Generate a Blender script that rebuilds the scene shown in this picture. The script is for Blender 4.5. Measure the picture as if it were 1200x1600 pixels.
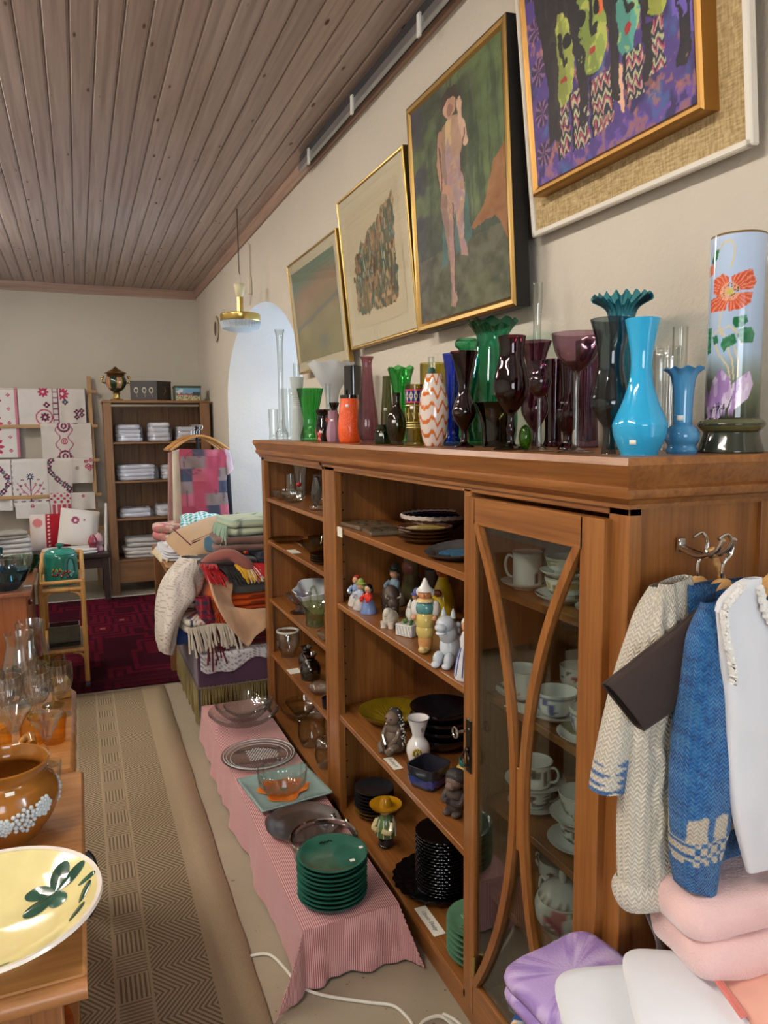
import bpy, bmesh, math, random
import numpy as np
from mathutils import Vector, Matrix

random.seed(7); RNG = np.random.default_rng(7)
for _o in list(bpy.data.objects): bpy.data.objects.remove(_o, do_unlink=True)
SC = bpy.context.scene
COL = SC.collection
PI = math.pi

# ---------------------------------------------------------------- camera
EYE = (0.0, 0.0, 1.5)
yaw, pit, rol = math.radians(22.4), math.radians(6.5), math.radians(0.6)
Fw = Vector((math.sin(yaw)*math.cos(pit), math.cos(yaw)*math.cos(pit), -math.sin(pit)))
R0 = Vector((math.cos(yaw), -math.sin(yaw), 0)); U0 = R0.cross(Fw)
Rr = R0*math.cos(rol) - U0*math.sin(rol); Uu = R0*math.sin(rol) + U0*math.cos(rol)
cd = bpy.data.cameras.new('camera'); cam = bpy.data.objects.new('camera', cd); COL.objects.link(cam)
cam.matrix_world = Matrix(((Rr.x, Uu.x, -Fw.x, EYE[0]), (Rr.y, Uu.y, -Fw.y, EYE[1]), (Rr.z, Uu.z, -Fw.z, EYE[2]), (0, 0, 0, 1)))
cd.sensor_fit = 'VERTICAL'; cd.sensor_height = 24; cd.lens = 1150/1600*24; cd.clip_start = .02
SC.camera = cam

# ---------------------------------------------------------------- world, daylight, exposure
W = bpy.data.worlds.new('sky'); SC.world = W; W.use_nodes = True
W.node_tree.nodes['Background'].inputs[0].default_value = (.62, .78, 1, 1)
W.node_tree.nodes['Background'].inputs[1].default_value = 1.6
SC.view_settings.view_transform = 'Standard'; SC.view_settings.look = 'None'
SC.view_settings.gamma = 1; SC.view_settings.use_curve_mapping = False
SC.view_settings.exposure = 0.4
SC.cycles.transparent_max_bounces = 32; SC.cycles.max_bounces = 6
SC.cycles.use_denoising = True

def area(name, loc, to, sx, sy, power, col):
    l = bpy.data.lights.new(name, 'AREA'); l.shape = 'RECTANGLE'; l.size = sx; l.size_y = sy
    l.energy = power; l.color = col
    o = bpy.data.objects.new(name, l); COL.objects.link(o); o.location = loc
    o.rotation_euler = (Vector(to)-Vector(loc)).to_track_quat('-Z', 'Y').to_euler()
    return o
DAY = (.60, .77, 1.0)
area('niche_window_daylight', (1.98, 5.2, 1.55), (1.0, 5.2, 1.5), 1.0, 1.3, 24, DAY)
area('entrance_window_daylight', (1.98, -.35, 1.5), (0.6, .05, 1.2), 1.0, 1.3, 70, (.84, .92, 1.0))
area('rear_window_daylight', (-.6, -2.9, 1.6), (.3, 1, 1.2), 1.6, 1.3, 34, (.9, .95, 1.0))
TUBE_STRENGTH = 84
TUBE_COLOR = (1.0, .93, .83, 1)

# ---------------------------------------------------------------- room dimensions
WX, BY, CZ = 1.19, 7.9, 2.91          # right wall, back wall, ceiling
LX, FY = -3.3, -3.0                    # left wall, wall behind the viewer
CX = .82                               # front face of the bookcases
TOP = 1.45                             # their top

# ---------------------------------------------------------------- helpers
def s2l(c):
    c = np.asarray(c, float)/255.
    return np.where(c <= .04045, c/12.92, ((c+.055)/1.055)**2.4)
def L4(c): return tuple(s2l(c[:3]))+(1,)

def vnoise(x, y, seed=0):
    x = np.asarray(x, float); y = np.asarray(y, float)
    xi = np.floor(x).astype(np.int64); yi = np.floor(y).astype(np.int64)
    fx = x-xi; fy = y-yi; fx = fx*fx*(3-2*fx); fy = fy*fy*(3-2*fy)
    def h(a, b):
        n = (a*374761393 + b*668265263 + seed*1274126177) & 0x7fffffff
        n = ((n ^ (n >> 13))*1274126177) & 0x7fffffff
        return ((n ^ (n >> 16)) & 0xffff)/65535.
    return (h(xi, yi)*(1-fx)+h(xi+1, yi)*fx)*(1-fy)+(h(xi, yi+1)*(1-fx)+h(xi+1, yi+1)*fx)*fy
def fbm(x, y, seed=0, o=3):
    r = 0; a = .5
    for k in range(o):
        r = r+a*vnoise(np.asarray(x)*2**k, np.asarray(y)*2**k, seed+k); a *= .5
    return r/(1-.5**o)

class MB:
    def __init__(s): s.v = []; s.f = []; s.c = None
    def add(s, vs, fs, cs=None):
        n = len(s.v); s.v += [tuple(map(float, p)) for p in vs]; s.f += [tuple(i+n for i in f) for f in fs]
        if cs is not None:
            if s.c is None: s.c = [(1, 1, 1, 1)]*n
            s.c += [tuple(map(float, c)) for c in cs]
        elif s.c is not None: s.c += [(1, 1, 1, 1)]*len(vs)
        return s
    def box(s, x0, x1, y0, y1, z0, z1, c=.002):
        lo = (min(x0, x1), min(y0, y1), min(z0, z1)); hi = (max(x0, x1), max(y0, y1), max(z0, z1))
        c = min(c, .45*min(h-l for l, h in zip(lo, hi)))
        vs = []; ix = {}
        for i in (0, 1):
            for j in (0, 1):
                for k in (0, 1):
                    sg = (i, j, k)
                    for a in range(3):
                        p = [(hi[t] if sg[t] else lo[t])+((0 if t == a else (-c if sg[t] else c))) for t in range(3)]
                        ix[(i, j, k, a)] = len(vs); vs.append(p)
        fs = []
        for a in range(3):
            b, d = (a+1) % 3, (a+2) % 3
            for sv in (0, 1):
                q = []
                for (u, w) in ((0, 0), (1, 0), (1, 1), (0, 1)):
                    k = [0, 0, 0]; k[a] = sv; k[b] = u; k[d] = w; q.append(ix[(*k, a)])
                fs.append(q)
            for u in (0, 1):
                for w in (0, 1):
                    k0 = [0, 0, 0]; k0[b] = u; k0[d] = w; k1 = list(k0); k1[a] = 1
                    fs.append([ix[(*k0, b)], ix[(*k1, b)], ix[(*k1, d)], ix[(*k0, d)]])
        for i in (0, 1):
            for j in (0, 1):
                for k in (0, 1): fs.append([ix[(i, j, k, a)] for a in range(3)])
        return s.add(vs, fs)
    def bar(s, p, q, w, h, up=(0, 0, 1), c=.002):
        p = Vector(p); q = Vector(q); d = q-p; l = d.length; d.normalize()
        u = Vector(up); x = d.cross(u)
        if x.length < 1e-4: x = d.cross(Vector((0, 1, 0)))
        x.normalize(); z = x.cross(d)
        m = MB().box(-w/2, w/2, 0, l, -h/2, h/2, c)
        return s.add([p+x*v[0]+d*v[1]+z*v[2] for v in m.v], m.f)
    def lathe(s, prof, seg=32, c=(0, 0, 0), mod=None, col=None, axis=None, caps=True):
        """prof [(r,z)..]; mod(theta,k,r,z)->(r,z) shapes flutes and ruffles"""
        th = np.linspace(0, 2*PI, seg, endpoint=False); vs = []; cs = []
        for k, (r, z) in enumerate(prof):
            for t in th:
                rr, zz = (r, z) if mod is None else mod(t, k, r, z)
                vs.append((rr*math.cos(t), rr*math.sin(t), zz))
                if col is not None: cs.append(col(t, k, rr, zz))
        fs = []
        for k in range(len(prof)-1):
            for i in range(seg):
                j = (i+1) % seg
                fs.append((k*seg+i, k*seg+j, (k+1)*seg+j, (k+1)*seg+i))
        if caps:
            if prof[0][0] > 1e-5: fs.append(tuple(range(seg-1, -1, -1)))
            if prof[-1][0] > 1e-5: fs.append(tuple((len(prof)-1)*seg+i for i in range(seg)))
        if axis is not None:
            q = Vector((0, 0, 1)).rotation_difference(Vector(axis)); vs = [q @ Vector(v) for v in vs]
        vs = [(v[0]+c[0], v[1]+c[1], v[2]+c[2]) for v in vs]
        return s.add(vs, fs, cs if col is not None else None)
    def ell(s, c, r, rot=None, seg=16, rings=10, col=None):
        vs = []; fs = []
        for k in range(rings+1):
            a = -PI/2+PI*k/rings
            for i in range(seg):
                t = 2*PI*i/seg
                v = Vector((r[0]*math.cos(a)*math.cos(t), r[1]*math.cos(a)*math.sin(t), r[2]*math.sin(a)))
                if rot is not None: v = rot @ v
                vs.append((v.x+c[0], v.y+c[1], v.z+c[2]))
        for k in range(rings):
            for i in range(seg):
                j = (i+1) % seg; fs.append((k*seg+i, k*seg+j, (k+1)*seg+j, (k+1)*seg+i))
        return s.add(vs, fs, None if col is None else [col]*len(vs))
    def tube(s, pts, r, seg=8, closed=False, flat=1.0):
        pts = [Vector(p) for p in pts]; n = len(pts); rs = r if hasattr(r, '__len__') else [r]*n
        vs = []; prev = None
        for k, p in enumerate(pts):
            if closed: d = pts[(k+1) % n]-pts[k-1]
            else: d = pts[min(k+1, n-1)]-pts[max(k-1, 0)]
            d.normalize()
            if prev is None:
                x = d.orthogonal().normalized()
            else:
                x = prev-d*prev.dot(d)
                x = x.normalized() if x.length > 1e-6 else d.orthogonal().normalized()
            prev = x; y = d.cross(x)
            for i in range(seg):
                t = 2*PI*i/seg; vs.append(p+(x*math.cos(t)+y*math.sin(t)*flat)*rs[k])
        fs = []
        m = n if closed else n-1
        for k in range(m):
            k2 = (k+1) % n
            for i in range(seg):
                j = (i+1) % seg; fs.append((k*seg+i, k*seg+j, k2*seg+j, k2*seg+i))
        if not closed: fs += [tuple(range(seg-1, -1, -1)), tuple((n-1)*seg+i for i in range(seg))]
        return s.add(vs, fs)
    def grid(s, P, C=None):
        """P (nu,nv,3) array; C (nu,nv,3) sRGB 0..255"""
        nu, nv = P.shape[:2]; a = np.arange(nu*nv).reshape(nu, nv)
        fs = np.stack([a[:-1, :-1], a[1:, :-1], a[1:, 1:], a[:-1, 1:]], -1).reshape(-1, 4).tolist()
        cs = None
        if C is not None:
            l = s2l(np.clip(C, 0, 255)).reshape(-1, 3); cs = np.concatenate([l, np.ones((len(l), 1))], 1).tolist()
        return s.add(P.reshape(-1, 3).tolist(), fs, cs)
    def prism(s, poly, a0, a1, plane='xz', inv=False):
        """extrude polygon [(u,w)] between a0 and a1 along the remaining axis"""
        def P(u, w, a): return {'xz': (u, a, w), 'yz': (a, u, w), 'xy': (u, w, a)}[plane]
        n = len(poly)
        vs = [P(u, w, a0) for u, w in poly]+[P(u, w, a1) for u, w in poly]
        fs = [tuple(range(n)), tuple(range(2*n-1, n-1, -1))]+[(i, (i+1) % n, n+(i+1) % n, n+i) for i in range(n)]
        return s.add(vs, fs)
    def xf(s, M):
        s.v = [tuple(M @ Vector(v)) for v in s.v]; return s
    def build(s, name, mat, parent=None, loc=None, rot=None, smooth=True, ang=40, world=False, solid=0, norm=True):
        me = bpy.data.meshes.new(name); me.from_pydata(s.v, [], s.f)
        if s.c is not None:
            a = me.color_attributes.new('Col', 'FLOAT_COLOR', 'POINT')
            a.data.foreach_set('color', np.array(s.c, np.float32).ravel())
        if norm:
            bm = bmesh.new(); bm.from_mesh(me); bmesh.ops.recalc_face_normals(bm, faces=bm.faces); bm.to_mesh(me); bm.free()
        if smooth:
            me.shade_smooth(); me.set_sharp_from_angle(angle=math.radians(ang))
        me.materials.append(mat)
        o = bpy.data.objects.new(name, me); COL.objects.link(o)
        if parent is not None:
            o.parent = parent
            if world: o.location = -Vector(parent.location)
        if loc is not None: o.location = loc
        if rot is not None: o.rotation_euler = rot
        if solid:
            m = o.modifiers.new('thickness', 'SOLIDIFY'); m.thickness = solid; m.offset = 0
        return o

def tag(o, label, cat, group=None):
    o['label'] = label; o['category'] = cat
    if group: o['group'] = group
    return o
def struct(o, label=None):
    o['kind'] = 'structure'
    if label: o['label'] = label
    return o
def thing(name, label, cat, loc=(0, 0, 0), rz=0, group=None, rot=None):
    o = bpy.data.objects.new(name, None); COL.objects.link(o); o.empty_display_size = .02
    o.location = loc; o.rotation_euler = rot or (0, 0, rz)
    return tag(o, label, cat, group)
def dup(root, loc, rz=None, label=None, group=None, name=None):
    r = root.copy(); COL.objects.link(r); r.location = loc
    if name: r.name = name
    if rz is not None: r.rotation_euler = (0, 0, rz)
    if label: r['label'] = label
    if group: r['group'] = group
    for ch in root.children:
        c = ch.copy(); COL.objects.link(c); c.parent = r
        for g in ch.children:
            d = g.copy(); COL.objects.link(d); d.parent = c
    return r

def spline(pts, n=6):
    """Catmull-Rom through 2-D or 3-D points"""
    p = [np.array(q, float) for q in pts]; out = []
    for i in range(len(p)-1):
        a = p[max(i-1, 0)]; b = p[i]; c = p[i+1]; d = p[min(i+2, len(p)-1)]
        for k in range(n):
            t = k/n
            out.append(.5*((2*b)+(c-a)*t+(2*a-5*b+4*c-d)*t*t+(3*b-a-3*c+d)*t**3))
    out.append(p[-1]); return out

# ---------------------------------------------------------------- materials
MATS = {}
class N:
    def __init__(s, name):
        s.m = bpy.data.materials.new(name); s.m.use_nodes = True; s.t = s.m.node_tree
        for n in list(s.t.nodes): s.t.nodes.remove(n)
        s.out = s.t.nodes.new('ShaderNodeOutputMaterial')
    def n(s, typ, **kw):
        nd = s.t.nodes.new('ShaderNode'+typ)
        for k, v in kw.items():
            if k.startswith('i_'):
                nd.inputs[k[2:].replace('_', ' ')].default_value = v
            elif k.startswith('x') and k[1:].isdigit(): nd.inputs[int(k[1:])].default_value = v
            else: setattr(nd, k, v)
        return nd
    def l(s, a, b): s.t.links.new(a, b)
    def bsdf(s, col, rough, metal=0, **kw):
        b = s.n('BsdfPrincipled'); b.inputs['Roughness'].default_value = rough; b.inputs['Metallic'].default_value = metal
        if isinstance(col, tuple): b.inputs['Base Color'].default_value = col
        else: s.l(col, b.inputs['Base Color'])
        for k, v in kw.items(): b.inputs[k.replace('_', ' ')].default_value = v
        s.l(b.outputs[0], s.out.inputs[0]); return b
    def coord(s, scale=(1, 1, 1), rot=(0, 0, 0), kind='Object'):
        t = s.n('TexCoord'); m = s.n('Mapping'); m.inputs['Scale'].default_value = scale; m.inputs['Rotation'].default_value = rot
        s.l(t.outputs[kind], m.inputs[0]); return m.outputs[0]
    def ramp(s, fac, stops):
        r = s.n('ValToRGB'); e = r.color_ramp.elements
        while len(e) < len(stops): e.new(.5)
        for el, (p, c) in zip(e, stops): el.position = p; el.color = c
        s.l(fac, r.inputs[0]); return r.outputs[0]
    def bump(s, b, h, strength, dist):
        bp = s.n('Bump'); bp.inputs['Strength'].default_value = strength; bp.inputs['Distance'].default_value = dist
        s.l(h, bp.inputs['Height']); s.l(bp.outputs[0], b.inputs['Normal'])
    def mix(s, fac, a, b, typ='MIX'):
        m = s.n('Mix', data_type='RGBA', blend_type=typ)
        for sock, v in ((m.inputs[0], fac), (m.inputs[6], a), (m.inputs[7], b)):
            if isinstance(v, (int, float, tuple)): sock.default_value = v
            else: s.l(v, sock)
        return m.outputs[2]

def cached(f):
    def g(*a, **k):
        a = tuple(tuple(q) if isinstance(q, list) else q for q in a)
        key = (f.__name__, a, tuple(sorted(k.items())))
        if key not in MATS: MATS[key] = f(*a, **k)
        return MATS[key]
    return g
@cached
def plain(col, rough=.5, metal=0, spec=.5, coat=0):
    n = N('plain'); n.bsdf(L4(col), rough, metal, Specular_IOR_Level=spec, Coat_Weight=coat); return n.m
@cached
def ceramic(col, var=.06, rough=.12):
    n = N('glaze'); tx = n.n('TexNoise', i_Scale=18.0); n.l(n.coord(), tx.inputs[0])
    c = n.mix(tx.outputs[0], L4([v*(1-var*2) for v in col]), L4([min(255, v*(1+var)) for v in col]))
    n.bsdf(c, rough, Coat_Weight=.3); return n.m
@cached
def wood(col, dark, scale=1.0, axis=2, rough=.38, bump=.15):
    """grain stretched along axis"""
    n = N('wood'); sc = [28*scale]*3; sc[axis] = 1.6*scale
    v = n.coord(tuple(sc)); t1 = n.n('TexNoise', i_Scale=1.0, i_Detail=6.0, i_Roughness=.6, i_Distortion=.6); n.l(v, t1.inputs[0])
    sc2 = [140*scale]*3; sc2[axis] = 5*scale
    t2 = n.n('TexNoise', i_Scale=1.0, i_Detail=2.0); n.l(n.coord(tuple(sc2)), t2.inputs[0])
    m = n.mix(.4, t1.outputs[0], t2.outputs[0])
    c = n.ramp(m, [(.34, L4(dark)), (.62, L4(col))])
    b = n.bsdf(c, rough, Coat_Weight=.12, Coat_Roughness=.25); n.bump(b, m, bump, .002); return n.m
@cached
def cloth(col, var=.1, scale=900., rough=.95, bump=.5, fuzz=.3):
    n = N('cloth'); tx = n.n('TexNoise', i_Scale=9.0, i_Detail=3.0); n.l(n.coord(), tx.inputs[0])
    c = n.mix(tx.outputs[0], L4([v*(1-var) for v in col]), L4([min(255, v*(1+var)) for v in col]))
    b = n.bsdf(c, rough, Specular_IOR_Level=.15, Sheen_Weight=fuzz)
    w = n.n('TexNoise', i_Scale=scale, i_Detail=1.0); n.l(n.coord(), w.inputs[0]); n.bump(b, w.outputs[0], bump, .002); return n.m
@cached
def vcol(rough=.5, bump=0, scale=500., spec=.4, coat=0, metal=0):
    n = N('painted'); a = n.n('Attribute'); a.attribute_name = 'Col'
    b = n.bsdf(a.outputs[0], rough, metal, Specular_IOR_Level=spec, Coat_Weight=coat)
    if bump:
        w = n.n('TexNoise', i_Scale=scale, i_Detail=2.0); n.l(n.coord(), w.inputs[0]); n.bump(b, w.outputs[0], bump, .002)
    return n.m
@cached
def glass(col=(245, 250, 248), edge=None, refl=1.0, rough=.02, haze=0.0):
    """thin-walled tinted glass: tinted see-through, tint deepens and reflection grows towards the rim of the form"""
    n = N('glass'); lw = n.n('LayerWeight'); lw.inputs[0].default_value = .5
    f = lw.outputs['Facing']
    p3 = n.n('Math', operation='POWER'); n.l(f, p3.inputs[0]); p3.inputs[1].default_value = 3.0
    e = edge or tuple(v*.62 for v in col)
    c = n.mix(p3.outputs[0], L4(col), L4(e))
    tr = n.n('BsdfTransparent'); n.l(c, tr.inputs[0])
    gl = n.n('BsdfGlossy'); gl.inputs['Roughness'].default_value = rough
    p5 = n.n('Math', operation='POWER'); n.l(f, p5.inputs[0]); p5.inputs[1].default_value = 4.0
    ma = n.n('Math', operation='MULTIPLY_ADD'); n.l(p5.outputs[0], ma.inputs[0]); ma.inputs[1].default_value = .6*refl; ma.inputs[2].default_value = .06*refl
    mx = n.n('MixShader'); n.l(ma.outputs[0], mx.inputs[0]); n.l(tr.outputs[0], mx.inputs[1]); n.l(gl.outputs[0], mx.inputs[2])
    last = mx
    if haze:
        df = n.n('BsdfDiffuse'); df.inputs[0].default_value = L4([min(255, v*1.0) for v in col])
        m2 = n.n('MixShader'); m2.inputs[0].default_value = haze; n.l(mx.outputs[0], m2.inputs[1]); n.l(df.outputs[0], m2.inputs[2]); last = m2
    n.l(last.outputs[0], n.out.inputs[0]); return n.m
@cached
def emit(col, strength):
    n = N('lamp'); e = n.n('Emission'); e.inputs[0].default_value = col; e.inputs[1].default_value = strength
    n.l(e.outputs[0], n.out.inputs[0]); return n.m
@cached
def plaster(col, sc=60., bump=.5):
    n = N('plaster'); t = n.n('TexNoise', i_Scale=sc, i_Detail=4.0, i_Roughness=.6); n.l(n.coord(), t.inputs[0])
    t2 = n.n('TexNoise', i_Scale=1.3, i_Detail=3.0); n.l(n.coord(), t2.inputs[0])
    c = n.mix(t2.outputs[0], L4([v*.94 for v in col]), L4([min(255, v*1.03) for v in col]))
    b = n.bsdf(c, .9, Specular_IOR_Level=.2); n.bump(b, t.outputs[0], bump, .006); return n.m
GOLD = lambda: plain((190, 158, 94), .34, 1)
BRASS = lambda: plain((204, 176, 104), .24, 1)
CHROME = lambda: plain((205, 205, 205), .12, 1)

# ================================================================ math on shader sockets
class Ex:
    def __init__(s, n, k): s.n = n; s.k = k
    def _o(s, op, *a):
        m = s.n.n('Math', operation=op)
        for i, v in enumerate((s,)+a):
            if isinstance(v, Ex): s.n.l(v.k, m.inputs[i])
            else: m.inputs[i].default_value = v
        return Ex(s.n, m.outputs[0])
    def __add__(s, o): return s._o('ADD', o)
    def __sub__(s, o): return s._o('SUBTRACT', o)
    def __mul__(s, o): return s._o('MULTIPLY', o)
    def sin(s): return s._o('SINE')
    def gt(s, v): return s._o('GREATER_THAN', v)
    def lt(s, v): return s._o('LESS_THAN', v)
    def abs(s): return s._o('ABSOLUTE')
    def tri(s, p): return s._o('PINGPONG', p)
    def mx(s, o): return s._o('MAXIMUM', o)
def xyz(n):
    t = n.n('TexCoord'); sp = n.n('SeparateXYZ'); n.l(t.outputs['Object'], sp.inputs[0])
    return [Ex(n, sp.outputs[i]) for i in range(3)]

@cached
def knit(sx=.008, sz=.006, strength=1.0):
    """stocking stitch: columns of small V shaped loops, colour kept per vertex"""
    n = N('knit'); st = n.n('Attribute'); st.attribute_name = 'Stitch'; sp = n.n('SeparateXYZ'); n.l(st.outputs['Vector'], sp.inputs[0]); X, Z = Ex(n, sp.outputs[0]), Ex(n, sp.outputs[1]); ns = n.n('TexNoise', i_Scale=90.0); n.l(n.coord(), ns.inputs[0]); w = (Ex(n, ns.outputs[0])-.5)*.22
    U = X*(1/sx)+w; tri = U.tri(.5); V = Z*(1/sz)+tri*1.7+w
    loop = (V*(2*PI)).sin()*.5+.5; rib = (U*PI).sin().abs()*.5+.5; h = loop*rib
    a = n.n('Attribute'); a.attribute_name = 'Col'
    sh = n.mix(1.0, a.outputs[0], n.ramp(h.k, [(.05, (.70, .69, .68, 1)), (.6, (1, 1, 1, 1))]), 'MULTIPLY')
    b = n.bsdf(sh, .95, Specular_IOR_Level=.1, Sheen_Weight=.3); n.bump(b, h.k, strength, .003); return n.m

# ================================================================ room shell
def floor_mat():
    n = N('painted_concrete'); t = n.n('TexNoise', i_Scale=2.2, i_Detail=5.0); n.l(n.coord(), t.inputs[0])
    c = n.mix(t.outputs[0], L4((150, 138, 118)), L4((176, 164, 143)))
    sp = n.n('TexNoise', i_Scale=46.0, i_Detail=2.0); n.l(n.coord(), sp.inputs[0])
    c2 = n.mix(n.ramp(sp.outputs[0], [(.70, (0, 0, 0, 1)), (.74, (1, 1, 1, 1))]), c, L4((112, 98, 82)))
    b = n.bsdf(c2, .42, Specular_IOR_Level=.4); n.bump(b, t.outputs[0], .15, .004); return n.m
struct(MB().box(LX-.1, WX+.9, FY-.1, BY+.1, -.1, 0, 0).build('floor', floor_mat(), smooth=False), 'painted beige concrete floor')

WALLC = (212, 204, 190)
wall_m = plaster(WALLC)
NICHES = [(5.2, 1.14, .55, 1.72, .64, 1), (-.35, .62, .75, 1.72, .5, 2)]   # y centre, half width, sill, spring, rise, window number
def arch(cy, hw, sill, spring, rise, n=24):
    """outline from near foot over the arch to far foot"""
    pts = [(cy-hw, sill), (cy-hw, spring)]
    pts += [(cy-hw*math.cos(PI*k/n), spring+rise*math.sin(PI*k/n)) for k in range(1, n)]
    return pts+[(cy+hw, spring), (cy+hw, sill)]
w = MB()
ys = FY
for cy, hw, sill, spring, rise, k in sorted(NICHES):
    w.add([(WX, ys, 0), (WX, cy-hw, 0), (WX, cy-hw, CZ), (WX, ys, CZ)], [(0, 1, 2, 3)])
    w.add([(WX, cy-hw, 0), (WX, cy+hw, 0), (WX, cy+hw, sill), (WX, cy-hw, sill)], [(0, 1, 2, 3)])
    a = arch(cy, hw, sill, spring, rise)[1:-1]
    for (y0, z0), (y1, z1) in zip(a[:-1], a[1:]):
        w.add([(WX, y0, z0), (WX, y1, z1), (WX, y1, CZ), (WX, y0, CZ)], [(0, 1, 2, 3)])
    ys = cy+hw
w.add([(WX, ys, 0), (WX, BY, 0), (WX, BY, CZ), (WX, ys, CZ)], [(0, 1, 2, 3)])
wall_r = struct(w.build('wall_right', wall_m, smooth=False, norm=False), 'rough cream plaster wall with arched window niche')
reveal_m = plaster((226, 228, 228), 35., .35)
NX = 1.93
for cy, hw, sill, spring, rise, k in NICHES:
    o = arch(cy, hw, sill, spring, rise); i = arch(cy, hw*.52, sill+.22, spring-.08, rise*.62)
    m = MB(); rows = []
    for t in (0, .02, .06, .3, .6, 1):
        e = .02*math.sin(min(1, t/.06)*PI/2) if t < .06 else .02
        rows.append([(WX+t*(NX-WX)+(.0 if t else 0), a[0]*(1-t)+b[0]*t, a[1]*(1-t)+b[1]*t) for a, b in zip(o, i)])
    m.grid(np.array(rows))
    nn = len(o)
    m.add([(WX, *o[0]), (WX, *o[-1]), (NX, *i[-1]), (NX, *i[0])], [(0, 1, 2, 3)])
    m.build('niche_reveal', reveal_m, wall_r, ang=60)
    fr = MB(); gl = MB()
    i0 = [(y, z) for y, z in i]
    path = [(NX+.02, y, z) for y, z in i0]
    fr.tube(path+[path[0]], .035, 4)
    y0, y1 = cy-hw*.52, cy+hw*.52
    fr.box(NX, NX+.05, cy-.025, cy+.025, sill+.22, spring-.08+rise*.6)
    for zz in (.75, 1.15, 1.55):
        if sill+.25 < zz: fr.box(NX, NX+.045, y0, y1, zz-.015, zz+.015)
    f = struct(fr.build('window_%d' % k, plain((225, 225, 220), .4)), 'white wooden casement window in the arched niche')
    gl.add([(NX+.03, y, z) for y, z in i0], [tuple(range(len(i0)))])
    gl.build('pane', glass((250, 252, 252)), f, smooth=False, norm=False)

struct(MB().box(LX, WX+.8, BY, BY+.1, 0, CZ, 0).build('wall_back', plaster((205, 198, 184), 50., .3), smooth=False), 'pale grey plaster end wall')
struct(MB().box(LX-.1, LX, FY, BY, 0, CZ, 0).build('wall_left', wall_m, smooth=False), 'cream plaster side wall')
wf = MB(); wx0, wx1, wz0, wz1 = -1.5, .3, .9, 2.25
for b in ((LX, wx0, 0, CZ), (wx1, WX+.8, 0, CZ), (wx0, wx1, 0, wz0), (wx0, wx1, wz1, CZ)): wf.box(b[0], b[1], FY-.1, FY, b[2], b[3], 0)
struct(wf.build('wall_front', wall_m, smooth=False), 'cream plaster wall with a wide window')
fr = MB()
for x in (wx0, -.6, wx1): fr.box(x-.03, x+.03, FY-.08, FY-.03, wz0, wz1)
for z in (wz0, wz1): fr.box(wx0, wx1, FY-.08, FY-.03, z-.03, z+.03)
f3 = struct(fr.build('window_3', plain((225, 225, 220), .4)), 'white framed window')
MB().box(wx0, wx1, FY-.06, FY-.055, wz0, wz1, 0).build('pane', glass((250, 252, 252)), f3, smooth=False)

# ---- ceiling of whitewashed pine boards
def board_mat():
    n = N('whitewashed_pine'); info = n.n('ObjectInfo')
    add = n.n('VectorMath', operation='MULTIPLY_ADD'); tc = n.n('TexCoord')
    cb = n.n('CombineXYZ'); rm = n.n('Math', operation='MULTIPLY'); n.l(info.outputs['Random'], rm.inputs[0]); rm.inputs[1].default_value = 9.0
    n.l(rm.outputs[0], cb.inputs[1]); n.l(tc.outputs['Object'], add.inputs[0]); add.inputs[1].default_value = (1, 1, 1); n.l(cb.outputs[0], add.inputs[2])
    mp = n.n('Mapping'); mp.inputs['Scale'].default_value = (34, 1.1, 34); n.l(add.outputs[0], mp.inputs[0])
    g = n.n('TexNoise', i_Scale=1.0, i_Detail=5.0, i_Distortion=.8); n.l(mp.outputs[0], g.inputs[0])
    c = n.ramp(g.outputs[0], [(.3, L4((164, 146, 137))), (.7, L4((198, 182, 173)))])
    tint = n.ramp(info.outputs['Random'], [(0, (.86, .85, .85, 1)), (1, (1.04, 1.02, 1.0, 1))])
    c = n.mix(1.0, c, tint, 'MULTIPLY')
    mv = n.n('Mapping'); mv.inputs['Scale'].default_value = (14, 4.2, 1); n.l(add.outputs[0], mv.inputs[0])
    vo = n.n('TexVoronoi', i_Scale=1.0); n.l(mv.outputs[0], vo.inputs[0])
    k = n.ramp(vo.outputs['Distance'], [(.07, (1, 1, 1, 1)), (.12, (0, 0, 0, 1))])
    c = n.mix(k, c, L4((84, 56, 44)))
    b = n.bsdf(c, .42, Specular_IOR_Level=.35); n.bump(b, g.outputs[0], .2, .002); return n.m
bm_ = board_mat()
ceil = struct(MB().box(LX-.1, WX+.8, FY-.1, BY+.1, CZ+.02, CZ+.1, 0).build('ceiling', plain((60, 46, 38), .9), smooth=False), 'whitewashed pine board ceiling')
BW = .088
me0 = None; x = WX; k = 0
while x > LX:
    if me0 is None:
        b = MB()
        prof = [(-BW/2+.001, .02), (-BW/2+.001, .005), (-BW/2+.006, 0), (BW/2-.010, 0), (BW/2-.006, .006), (BW/2-.001, .006), (BW/2-.001, .02)]
        b.prism([(u, w_) for u, w_ in prof], FY, BY, 'xz')
        o = b.build('plank', bm_, ceil, smooth=False); me0 = o.data
    else:
        o = bpy.data.objects.new('plank', me0); COL.objects.link(o); o.parent = ceil
    o.location = (x-BW/2, 0, CZ); x -= BW; k += 1
trim_m = wood((178, 148, 130), (146, 116, 100), .6, 1, .5)
t = MB(); t.prism([(WX, CZ-.075), (WX-.016, CZ-.075), (WX-.02, CZ-.06), (WX-.02, CZ), (WX, CZ)], FY, BY, 'xz')
struct(t.build('trim_1', trim_m, smooth=False), 'pine moulding between ceiling and long wall')
t = MB(); t.prism([(BY, CZ-.085), (BY-.016, CZ-.085), (BY-.02, CZ-.06), (BY-.02, CZ), (BY, CZ)], LX, WX, 'yz')
struct(t.build('trim_2', wood((178, 148, 130), (146, 116, 100), .6, 0, .5), smooth=False), 'pine moulding along the end wall')

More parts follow.
